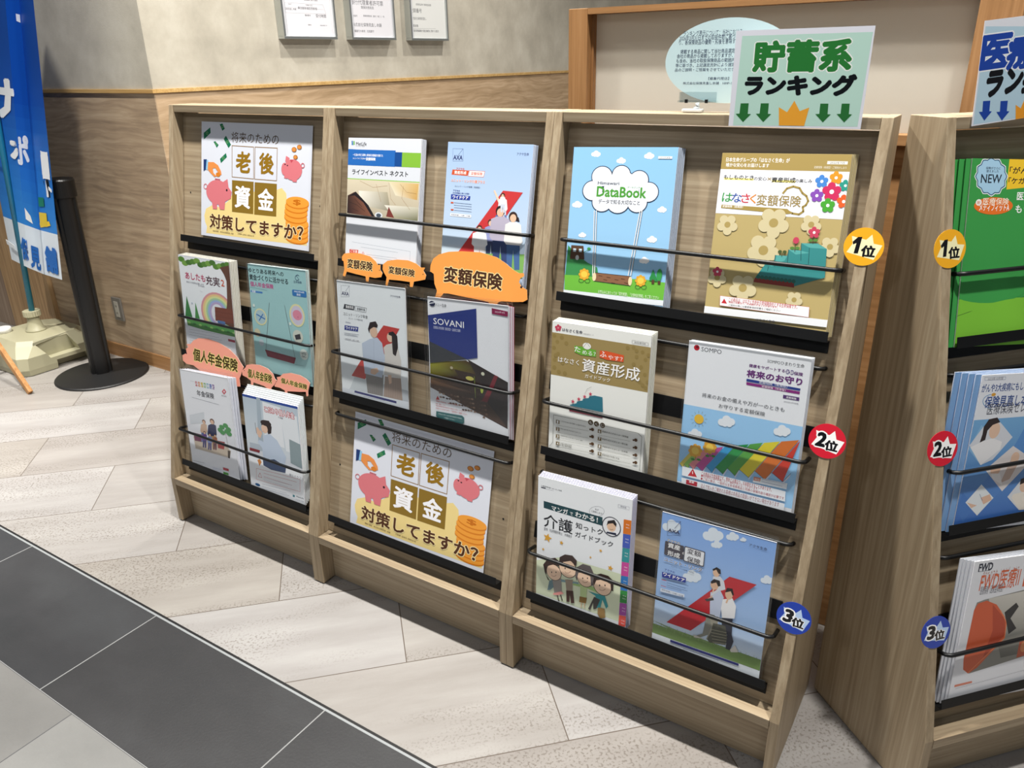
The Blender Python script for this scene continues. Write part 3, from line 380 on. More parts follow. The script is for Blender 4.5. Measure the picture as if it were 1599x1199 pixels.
 'axa1':('AFC7E8',[('G',['C5D9EE','C5D9EE','A3BFE6','A3BFE6'],[0,85.2,212,85.2,212,292.9,0,292.9]),('G',['DCE9E8','DCE9E8','C5D9EE','C5D9EE'],[0,36.9,212,36.9,212,85.2,0,85.2]),('L','232B66',[13.2,280.9,40,281.2,42.1,256.4,15.3,255.4,13.2,280.9],0.5,0),('L','232B66',[29,268.6,40,280.9],0.7,0),('T','232B66',[15.9,258.4,40.3,268.2],'AXA',0.03,None,0,0),('T','232B66',[173.9,272.3,202.4,278.2],'アクサ生命',0.01,None,0,0),('P','D0562E',[15.9,238.3,59.4,237.9,56.2,226.9,14.2,227.6]),('P','F6F2F2',[60.2,237.9,99.3,238,97.1,226.6,57.9,226.4]),('L','D0562E',[60.2,237.9,99.3,238,97.1,226.6,57.9,226.4],0.8,1),('T','FFFFFF',[21.1,229.3,52.7,236.3],'資産形成',0.02,None,0,0),('T','D0562E',[64.6,229.2,93.7,235.6],'変額保険',0.015,None,0,0),('T','D0562E',[25.7,238.1,46.9,242.8],'アクサの',0.015,None,0,0),('T','D8643C',[14,212.9,101.6,219.3],'ユニット・リンク介護プラス',0.02,'F8F4F4',0.05,0),('T','4A5470',[24.5,202.6,90.3,206.5],'ユニット・リンク保険（有期型）',0,None,0,0),('T','2A3A90',[21,193.1,39,197.1],'アクサの',0.02,None,0,0),('T','2A3A90',[20.6,188.6,63.6,192],'生活習慣病に備える保障',0.015,None,0,0),('P','2A3F9C',[16.6,187.1,67.2,185.8,66.3,177.5,16.6,177.1]),('T','FFFFFF',[21.1,178.1,62,185.3],'ワイドケア',0.03,None,0,0),('L','4A5A88',[25.7,170,71.6,169.3],0.6,0),('L','4A5A88',[26.1,165,72,164.4],0.6,0),('L','4A5A88',[26.6,159.9,72.4,159.4],0.6,0),('L','4A5A88',[27,154.3,72.9,153.8],0.6,0),('P','D0562E',[17.1,168.2,24.2,168.2,24.2,171.1,17.1,171.1]),('P','D0562E',[18.3,153.5,25.4,153.5,25.4,156.4,18.3,156.4]),('Q','F2F6FC',[17.3,141.5,72.7,147.5,1.5]),('T','3A4668',[20.9,142.7,69.7,146.3],'契約年齢：15歳〜70歳',0.01,None,0,0),('P','C93A3C',[148,201.9,195.7,200.8,97.5,63.2,42.6,63.9]),('P','F0D0B8',[124.4,200.6,128.3,201.5,143.5,179.2,138.5,177.2]),('P','CFD6E4',[142.6,164.5,159,164.4,161.3,136.3,155.1,135.9,151.4,157.8,151.5,136.8,145.2,136.9]),('P','F1F2F5',[144.8,186.2,152.6,186.6,158.6,184,162.3,165.9,159.8,162,142.2,162.1,139,165.5,139.3,183.4]),('E','3A2A26',[148.2,191.9,5.6,5.5]),('E','E6BFA2',[148.3,190.3,4.1,4.2]),('P','3A4A78',[131.4,104.8,169.4,105.6,174,48.6,159.7,47.1,151.8,91.6,151.3,48.7,136.6,48.4]),('P','B9B2C6',[137.3,148.9,155.2,150.2,169.2,145.1,177.2,108.8,171.2,100.8,130.4,99.7,122.9,106.6,124.1,143]),('E','2C2324',[145.3,160.6,11.2,11]),('E','E6BFA2',[145.5,157.5,8.2,8.6]),('P','4A6A9C',[166.6,99,198.5,99.6,203.1,46,191,44.7,183.9,86.5,184,46.3,171.7,46.2]),('P','ECEBEA',[171,140.4,186,141.6,197.8,136.7,204.9,102.5,200.1,95.1,165.9,94.3,159.5,100.8,160.1,134.9]),('E','3A2A26',[177.5,151.3,10.4,10.3]),('E','E6BFA2',[177.8,148.5,7.6,8.1]),('P','5A72A8',[134.2,151,140,153.6,145.6,127.3,141.2,97.4,135.3,126.5]),('P','6A7EB4',[155.7,154.1,160.6,152.9,169.2,96.7,163.1,97.7]),('P','3A4468',[114.6,100,139,100.6,141.9,64.3,132.6,63.3,127.7,91.6,127.3,64.4,117.9,64.2]),('P','9AA0D0',[118.5,128.1,130,129,139,125.8,144,102.6,140.2,97.5,114,96.7,109.2,101.1,110.1,124.3]),('E','4A3228',[123.6,135.6,7.2,7]),('E','E6BFA2',[123.8,133.7,5.3,5.5]),('P','E8EAF0',[85.1,86.6,113.7,87.7,116.2,52.5,105.4,51.4,100.2,78.8,99.2,52.3,88.2,51.9]),('P','F0F2F6',[90.2,114,103.8,115.2,114.2,112.2,119.6,89.8,115,84.8,84.4,83.4,78.8,87.6,80.3,110.1]),('E','4A3026',[96.4,121.4,7,6.8]),('E','E6BFA2',[96.6,119.5,5.2,5.3]),('P','2C2224',[179.6,157.5,191.2,150.3,193.9,142.5,186.1,143.5]),('P','7FB060',[6.6,54.1,61.6,66.4,212,78.5,212,30.1,9.9,12.6]),('P','3A4A78',[131.4,104.8,169.4,105.6,174,48.6,159.7,47.1,151.8,91.6,151.3,48.7,136.6,48.4]),('P','B9B2C6',[137.3,148.9,155.2,150.2,169.2,145.1,177.2,108.8,171.2,100.8,130.4,99.7,122.9,106.6,124.1,143]),('E','2C2324',[145.3,160.6,11.2,11]),('E','E6BFA2',[145.5,157.5,8.2,8.6]),('P','4A6A9C',[166.6,99,198.5,99.6,203.1,46,191,44.7,183.9,86.5,184,46.3,171.7,46.2]),('P','ECEBEA',[171,140.4,186,141.6,197.8,136.7,204.9,102.5,200.1,95.1,165.9,94.3,159.5,100.8,160.1,134.9]),('E','3A2A26',[177.5,151.3,10.4,10.3]),('E','E6BFA2',[177.8,148.5,7.6,8.1]),('P','CFD6E4',[144.5,176,154.9,175.9,156.3,158.2,152.4,157.9,150.1,171.7,150.1,158.5,146.2,158.6]),('P','F1F2F5',[146,189.6,150.8,189.9,154.7,188.2,157,176.8,155.4,174.4,144.3,174.4,142.3,176.6,142.4,187.9]),('E','3A2A26',[148.1,193.2,3.5,3.4]),('E','E6BFA2',[148.2,192.2,2.6,2.7])]),
 'axa2':('F0F5F8',[('L','2A2F5C',[14.3,280.6,40.9,282.6,39.1,256.3,12.4,253.6,14.3,280.6],0.5,0),('L','2A2F5C',[28.1,268.6,40.9,282.4],0.7,0),('T','2A2F5C',[15,258.3,37.7,267.3],'AXA',0.03,None,0,0),('T','2A2F5C',[166.2,268.5,196.1,274],'アクサ生命',0.01,None,0,0),('P','3C4048',[22,237.3,55.3,236.1,51.9,225.4,17.4,225.7]),('L','3C4048',[58.1,236.4,92.5,234.7,89.2,224.1,54.6,225.3],0.8,1),('T','FFFFFF',[25.6,228,51.1,235.3],'資産形成',0.02,None,0,0),('T','3C4048',[61.6,227.3,87.6,233.3],'変額年金',0.01,None,0,0),('T','3C4048',[16.9,209.7,94.7,217.9],'ユニット・リンク年金',0.006,None,0,0),('T','5A6270',[33,202.2,78.4,206.5],'ユニット・リンク個人年金',0,None,0,0),('T','2A3A80',[22.3,191.5,38.5,195.1],'アクサの',0.02,None,0,0),('P','2B3C8C',[19.3,185.6,63.7,186.5,61.6,175.1,17.6,174.4]),('T','FFFFFF',[23,176.3,59.8,184.3],'ワイドケア',0.03,None,0,0),('L','4A5270',[17,166.6,63.9,167.7],0.6,0),('L','4A5270',[16.9,164.1,57.2,164.4],0.6,0),('L','4A5270',[16.7,161.6,61.2,162.4],0.6,0),('Q','F0F3F6',[16.2,150.4,66,155.1,1]),('T','3A4258',[19.9,150.7,62.9,154.1],'契約年齢：0歳〜75歳',0,None,0,0),('P','C8433F',[143.1,200.5,190.7,198.3,158.3,149.9,76.8,60.1,33.6,62.2,114.8,168.1]),('G',['D5DCE0','C6CCD2','B8BEC6','D5DCE0'],[44.1,62,210.9,54.1,210.5,18.9,22.3,21.8]),('P','8A8684',[79,82,137.2,80.5,132.1,22.6,109.3,22.2,84.2,26.9]),('L','6E6A6A',[86.6,68.9,85.9,25.4],0.5,0),('L','6E6A6A',[93.1,69.9,92.5,26.5],0.5,0),('L','6E6A6A',[99.6,71,99,27.7],0.5,0),('L','6E6A6A',[106,72,105.5,28.8],0.5,0),('L','6E6A6A',[112.5,73,112,29.9],0.5,0),('L','6E6A6A',[118.9,74.1,118.5,31.1],0.5,0),('L','6E6A6A',[125.3,75.1,124.9,32.2],0.5,0),('L','6E6A6A',[131.6,76.1,131.3,33.3],0.5,0),('P','C4D0E2',[98.8,162.5,121.6,169,136.6,157.2,144.4,116.7,132.4,72.7,77.6,74.6,74.9,106.4,72.8,148.5]),('E','E4C0A6',[111.9,180.8,11.7,13.2]),('P','2E2426',[94.2,186.2,101,202.5,119.2,207.1,125.4,198.6,122.8,192.5,111.7,192.5,100,185.2,97.3,176.2]),('P','E0BCA2',[96.9,88.4,117.7,95.1,123.2,87.2,109.9,76.2,96.3,77.6]),('L','9AA8BC',[110.8,160.6,108.6,93.7],0.6,0),('P','A89488',[141.6,77.7,190.2,80.3,193.4,27.1,161.4,24.3,134.6,26.7]),('L','8C7468',[145.7,71.3,142.6,24.5],0.5,0),('L','8C7468',[152.9,72.5,149.9,25.8],0.5,0),('L','8C7468',[160.1,73.7,157.1,27.1],0.5,0),('L','8C7468',[167.2,74.8,164.3,28.3],0.5,0),('L','8C7468',[174.3,76,171.4,29.6],0.5,0),('L','8C7468',[181.4,77.1,178.6,30.9],0.5,0),('L','8C7468',[188.4,78.3,185.7,32.1],0.5,0),('P','DDD8D2',[149.8,155.6,167.6,161.4,184.6,153.5,192.8,123.9,190.2,80.3,139.5,80.9,144,127.1,140.5,147.4]),('E','E8C8B0',[162,174.3,9.7,11]),('P','2A2124',[157.8,185.7,171,189.7,183.5,180.5,184.6,153.5,177.1,131.9,168.6,135.9,167.4,158,167,178.4,157.5,179.9]),('P','E4C0A8',[150.7,82.7,161.9,84.5,161.9,65.1,154.2,60.3]),('P','E2E7EE',[0,0,211,0,211,27,0,27]),('P','2B2F74',[41.8,26.2,174.7,22.3,174.4,16.6,40.5,20.8]),('L','5A6288',[69.5,16,138.7,17.3],0.6,0)]),
 'sov':('F3F5FA',[('G',['8A8A20','4A3018','2A2020','6A4A1A'],[2.1,142.6,101.2,159.7,146.7,146.8,96.4,110]),('G',['3A2618','5A3E28','2A2022','2A2022'],[2,140,1.1,83.5,209.2,22.3,209.3,126.8]),('G',['9A9A28','7A6A20','33241A','54401C'],[2.4,140.4,58,151.4,80.9,120.9,2.2,102.3]),('G',['5A3E2C','6A4C34','3A2A24','4A342A'],[1.6,84.6,2.2,102.3,142.2,87.8,209.2,24.3]),('P','2B2122',[105.2,163.4,210.1,126.9,209.2,24.3,164.7,68.7,142.5,110.7]),('E','7A5A44',[27.8,82.6,3.7,2]),('E','A08068',[82.2,54.7,3.6,2]),('E','4A3024',[135.8,64.1,3.5,2]),('E','7A5A44',[114,55,3.5,2]),('E','A08068',[37.7,73.4,3.7,2]),('E','4A3024',[91.9,45.6,3.6,2]),('E','604434',[145.2,55.2,3.4,2]),('E','7A5A44',[70.3,73.4,3.6,2]),('E','A08068',[123.5,46,3.5,2]),('E','4A3024',[47.6,64.2,3.7,2]),('E','604434',[102.3,73.5,3.5,2]),('E','7A5A44',[154.6,46.3,3.4,2]),('E','A08068',[80,64.3,3.6,2]),('E','4A3024',[133.6,73.5,3.5,2]),('E','604434',[57.4,55,3.6,2]),('E','7A5A44',[111.8,64.5,3.5,2]),('E','4A3024',[89.7,55.2,3.6,2]),('E','604434',[143,64.6,3.4,2]),('E','A08068',[121.4,55.5,3.5,2]),('E','4A3024',[45.4,73.9,3.7,2]),('E','604434',[99.4,46.2,3.6,2]),('E','7A5A44',[152.5,55.7,3.4,2]),('E','A08068',[77.9,73.9,3.6,2]),('E','4A3024',[130.9,46.5,3.5,2]),('E','604434',[55.3,64.7,3.6,2]),('E','7A5A44',[109.7,74,3.5,2]),('E','4A3024',[87.5,64.8,3.6,2]),('E','604434',[140.9,74,3.4,2]),('E','7A5A44',[65,55.5,3.6,2]),('E','A08068',[119.2,64.9,3.5,2]),('E','604434',[97.2,55.7,3.5,2]),('E','7A5A44',[150.3,65.1,3.4,2]),('E','4A3024',[128.7,56,3.5,2]),('E','604434',[53.1,74.3,3.6,2]),('E','7A5A44',[106.8,46.7,3.5,2]),('E','A08068',[30.1,65,3.7,2.1]),('E','4A3024',[85.4,74.4,3.6,2]),('E','604434',[138.2,47,3.5,2]),('E','7A5A44',[62.9,65.2,3.6,2]),('E','A08068',[117,74.4,3.5,2]),('E','604434',[95,65.3,3.5,2]),('E','7A5A44',[147.7,38.1,3.4,2]),('E','A08068',[72.7,56,3.6,2]),('E','4A3024',[126.6,65.4,3.5,2]),('E','7A5A44',[104.7,56.3,3.5,2]),('E','A08068',[28,74.8,3.7,2]),('E','604434',[136,56.5,3.5,2]),('E','7A5A44',[60.7,74.8,3.6,2]),('E','A08068',[114.2,47.2,3.5,2]),('E','4A3024',[37.9,65.5,3.7,2]),('E','604434',[92.9,74.8,3.5,2]),('E','C8C060',[111.3,120.8,10.8,4.6]),('L','8AA040',[123.7,127.3,126,78.6],1.2,0),('E','A8B848',[143.1,100.4,3.8,8.5]),('E','B8C458',[134.8,104.6,7.6,2.6]),('P','7A2430',[176.4,138.4,185.6,136.6,157.2,73.9,142,74.6,161.3,107.1]),('E','D8D8C0',[146.2,136.4,4.5,3.9]),('E','B8B090',[62.4,137.9,4,3.3]),('P','2A3A82',[0.4,249.2,130.9,276.9,132.7,169.8,105.2,162.8,1.8,190.7]),('P','3C3F45',[1.8,190.7,105.2,162.8,2,140.6]),('T','FFFFFF',[15.1,230.9,98.1,245],'SOVANI',0.008,None,0,0),('T','D8DCF0',[14.9,220.6,89,227.2],'変額個人年金保険（無告知型・災害死亡保障）',0,None,0,0),('E','232848',[13,276.2,8,5.8]),('P','E0E3EC',[5,277,21.1,280.5,21.1,278.6,4.9,274.5]),('T','30323C',[21.1,271.5,52,278.6],'ソニー生命',0.008,None,0,0),('P','8E1E4E',[170.3,282,210.3,278.8,210.3,268,170.9,269.9]),('T','F0D8E4',[178.2,273.2,202.5,277.4],'2024年4月',0,None,0,0),('P','C2303A',[15.9,56.8,21.2,66.6,26.6,58]),('T','B83440',[15.8,52.2,79.4,55.2],'変額個人年金保険は、運用により年金額が',0.012,None,0,0),('T','B83440',[15.6,45.8,43,48.5],'変動（増減）します',0.012,None,0,0),('T','B83440',[15.4,41.1,98.9,43.8],'年金や解約返戻金の額が払込保険料を下回ることがあります',0.012,None,0,0),('T','B83440',[15.2,34.7,103.5,38.1],'市場リスクがあります。ご契約前にご確認ください',0.012,None,0,0),('P','2E6A6C',[16.2,29.4,88.8,31.4,94.7,28,94.4,16.1,88.4,12.3,21.5,13.1,15.4,17.2]),('T','DDEEEE',[21.9,22.9,88.6,25.9],'お申込みの際には必ず契約締結前交付書面を',0,None,0,0),('T','DDEEEE',[38.1,15.6,68.5,19.4],'ご確認ください',0,None,0,0)]),
 'data':('8FC2EA',[('G',['9CCBEE','9CCBEE','8DC2EE','8DC2EE'],[0,74.3,211,74.3,211,294.6,0,294.6]),('E','FFFFFF',[42.3,282,4.1,3.6]),('E','FFFFFF',[48.1,284.2,5.2,4.5]),('E','FFFFFF',[53.8,282.3,4.1,3.5]),('E','FFFFFF',[46.2,280.7,3.7,3.2]),('E','FFFFFF',[51.4,280.4,3.7,3.2]),('E','FFFFFF',[95.8,270.2,4,3.5]),('E','FFFFFF',[101.3,272.4,5,4.4]),('E','FFFFFF',[106.8,270.6,3.9,3.5]),('E','FFFFFF',[99.5,268.9,3.6,3.2]),('E','FFFFFF',[104.5,268.7,3.6,3.2]),('E','FFFFFF',[150.5,279.1,4.1,3.7]),('E','FFFFFF',[156.3,281.5,5.3,4.7]),('E','FFFFFF',[162.1,279.6,4.1,3.7]),('E','FFFFFF',[154.4,277.8,3.8,3.4]),('E','FFFFFF',[159.7,277.5,3.7,3.4]),('E','FFFFFF',[9.7,186.6,4.6,4]),('E','FFFFFF',[16.2,189.4,5.9,5.1]),('E','FFFFFF',[22.7,187.4,4.6,4]),('E','FFFFFF',[14,185.3,4.2,3.6]),('E','FFFFFF',[20,185.2,4.2,3.6]),('E','FFFFFF',[185.8,184.3,3.8,3.5]),('E','FFFFFF',[191,186.7,4.8,4.4]),('E','FFFFFF',[196.3,185.1,3.7,3.4]),('E','FFFFFF',[189.3,183.2,3.4,3.1]),('E','FFFFFF',[194.1,183.1,3.4,3.1]),('E','FFFFFF',[171.1,129.5,4.2,3.8]),('E','FFFFFF',[176.9,132.3,5.3,4.9]),('E','FFFFFF',[182.8,130.6,4.1,3.8]),('E','FFFFFF',[175,128.3,3.8,3.5]),('E','FFFFFF',[180.4,128.3,3.8,3.5]),('E','FFFFFF',[27.6,129.5,3.5,3]),('E','FFFFFF',[32.4,131.8,4.4,3.8]),('E','FFFFFF',[37.3,130.4,3.4,3]),('E','FFFFFF',[30.8,128.6,3.1,2.8]),('E','FFFFFF',[35.2,128.6,3.1,2.7]),('E','FFFFFF',[159.7,90,4.2,3.9]),('E','FFFFFF',[165.6,93,5.4,4.9]),('E','FFFFFF',[171.6,91.3,4.2,3.9]),('E','FFFFFF',[163.7,88.9,3.8,3.5]),('E','FFFFFF',[169.1,89,3.8,3.5]),('P','3D8C50',[3.2,109,18.7,94.5,48.4,78.1,69.9,70.5,75.3,49.3,1,49.1]),('P','6FB842',[0,50.6,40.1,52.5,109.2,50.8,161.5,56.9,211,54,210.4,16.7,1.7,19]),('P','E8EEF4',[0,10.9,211,10.9,211,21.1,0,21.1]),('E','20304C',[64.5,241.4,22.5,19.7]),('E','20304C',[103.9,245.7,19.6,17.4]),('E','20304C',[140.3,236.4,20.1,18.1]),('E','20304C',[161.5,215.4,20.4,18.6]),('E','20304C',[47.2,214.9,22.2,19.4]),('E','20304C',[68.8,194.7,21.9,19.3]),('E','20304C',[102.1,195.9,24.7,22]),('E','20304C',[141.1,195.9,20.8,18.8]),('E','20304C',[106.4,219.6,37.6,33.5]),('E','E9EEF7',[64.5,241.4,20.8,18.2]),('E','E9EEF7',[103.9,245.7,18,15.9]),('E','E9EEF7',[140.3,236.4,18.5,16.6]),('E','E9EEF7',[161.5,215.4,18.9,17.2]),('E','E9EEF7',[47.2,214.9,20.5,17.9]),('E','E9EEF7',[68.8,194.7,20.2,17.8]),('E','E9EEF7',[102.1,195.9,23,20.6]),('E','E9EEF7',[141.1,195.9,19.2,17.4]),('E','E9EEF7',[106.4,219.6,36,32.1]),('T','3A4250',[56.9,226.4,101.8,232.4],'Himawari',0.02,None,0,0),('T','4E9A3A',[56,203.7,157.6,223.5],'DataBook',0.03,None,0,0),('T','4E9A3A',[119,220.9,143.7,224.6],'データブック',0.01,None,0,0),('T','4A4A50',[61.5,191.2,146.7,199.8],'データで知る大切なこと',0.012,None,0,0),('P','F4F6FA',[174.3,274.9,201,274.9,201,279.2,174.3,279.2]),('T','4A5460',[178,275.5,197.3,278.4],'2023年度版',0,None,0,0),('L','F0F0F0',[54.3,177.7,61.6,54.3],1.6,0),('L','20283A',[55.7,177.7,63,54.4],0.5,0),('L','F0F0F0',[58.8,177.9,65.8,54.7],1.6,0),('L','20283A',[60.1,177.9,67.1,54.8],0.5,0),('L','F0F0F0',[152.2,181.8,141.5,61.2],1.6,0),('L','20283A',[153.4,181.9,142.8,61.3],0.5,0),('L','F0F0F0',[148.3,181.7,136.2,60.7],1.6,0),('L','20283A',[149.6,181.7,137.5,60.8],0.5,0),('P','8A6248',[67.3,60.4,141,59.6,143.3,42.6,65.3,44.7]),('E','E8D8B0',[65.3,52.2,4.1,8]),('E','E8D8B0',[141.2,50.6,3.9,8.4]),('L','20283A',[67.3,60.4,141,59.6],0.9,0),('L','20283A',[66,44.2,142,41.9],0.9,0),('L','40281C',[74.7,55.4,82.3,54.9],1,0),('L','40281C',[92,53.9,99.5,53.3],1,0),('L','40281C',[109.2,50.8,116.6,50.2],1,0),('L','40281C',[85.6,48.7,93.2,48.1],1,0),('L','40281C',[122.3,53.4,129.7,52.9],1,0),('L','40281C',[103.1,44.1,110.5,43.5],1,0),('L','40281C',[129.7,46.5,137,45.9],1,0),('P','5A4030',[10.3,109.5,36.8,109.7,40.9,83.7,9,82.9]),('P','CFE4F0',[15.1,97.2,21.3,97.2,21.3,103.6,15.1,103.6]),('P','CFE4F0',[27.8,97.4,34,97.4,34,103.8,27.8,103.8]),('E','C8D0D0',[25.1,86.3,3.9,5]),('L','40904A',[37.9,97.4,49.6,103.5,53.6,105.6],1,0),('E','40904A',[49.4,105.3,4.1,2.4]),('L','2A5A30',[43.7,43.4,42.8,45.4,40.6,46.7,37.7,47,35,46.2,33,44.5,32.5,42.4,33.4,40.4,35.6,39.1,38.5,38.9,41.2,39.7,43.1,41.3,43.7,43.4],0.8,0),('L','2A5A30',[57,44,56.1,45.9,53.9,47.2,51.1,47.5,48.3,46.7,46.4,45.1,45.9,43,46.8,41,49,39.7,51.8,39.4,54.5,40.2,56.4,41.9,57,44],0.8,0),('E','E2A836',[51.7,56,3.8,3.4]),('E','E2A836',[49.8,50.1,3.8,3.4]),('E','E2A836',[44.1,47.2,3.8,3.4]),('E','E2A836',[37.9,49,3.9,3.4]),('E','E2A836',[35,54.5,3.9,3.4]),('E','E2A836',[36.9,60.5,3.9,3.4]),('E','E2A836',[42.6,63.3,3.8,3.4]),('E','E2A836',[48.8,61.5,3.8,3.4]),('E','F2CC50',[43.4,55.3,7,6.2]),('L','2A5A30',[163,42,162.1,43.9,160.1,45.1,157.4,45.4,154.9,44.6,153.1,43,152.6,41,153.5,39.1,155.6,37.9,158.2,37.6,160.7,38.4,162.5,40,163,42],0.8,0),('L','2A5A30',[175.2,42.5,174.3,44.4,172.3,45.6,169.7,45.9,167.2,45.2,165.5,43.6,165,41.6,165.9,39.7,167.9,38.5,170.5,38.2,173,38.9,174.7,40.5,175.2,42.5],0.8,0),('E','E2A836',[170.2,54.1,3.5,3.3]),('E','E2A836',[168.5,48.4,3.5,3.3]),('E','E2A836',[163.3,45.6,3.5,3.3]),('E','E2A836',[157.6,47.4,3.6,3.3]),('E','E2A836',[154.7,52.7,3.6,3.3]),('E','E2A836',[156.5,58.4,3.5,3.3]),('E','E2A836',[161.7,61.1,3.5,3.3]),('E','E2A836',[167.4,59.3,3.5,3.3]),('E','F2CC50',[162.5,53.4,6.4,6]),('P','2E8A4A',[185.2,76.2,195,58.4,179.1,58.4]),('P','2E8A4A',[185.9,69.4,196.3,54.6,179.1,54.9]),('E','3A9A50',[198.3,66.6,5.3,11.7]),('P','5A4030',[184.6,49.9,189.8,49.9,189.8,57.4,184.6,57.4]),('P','5A4030',[196.8,50.1,201.9,50.1,201.9,56.4,196.8,56.4]),('T','E8F4D8',[76.5,21.8,202,28.3],'お申込みにあたっては「契約概要」「注意喚起情報」をご覧ください',0,None,0,0)]),
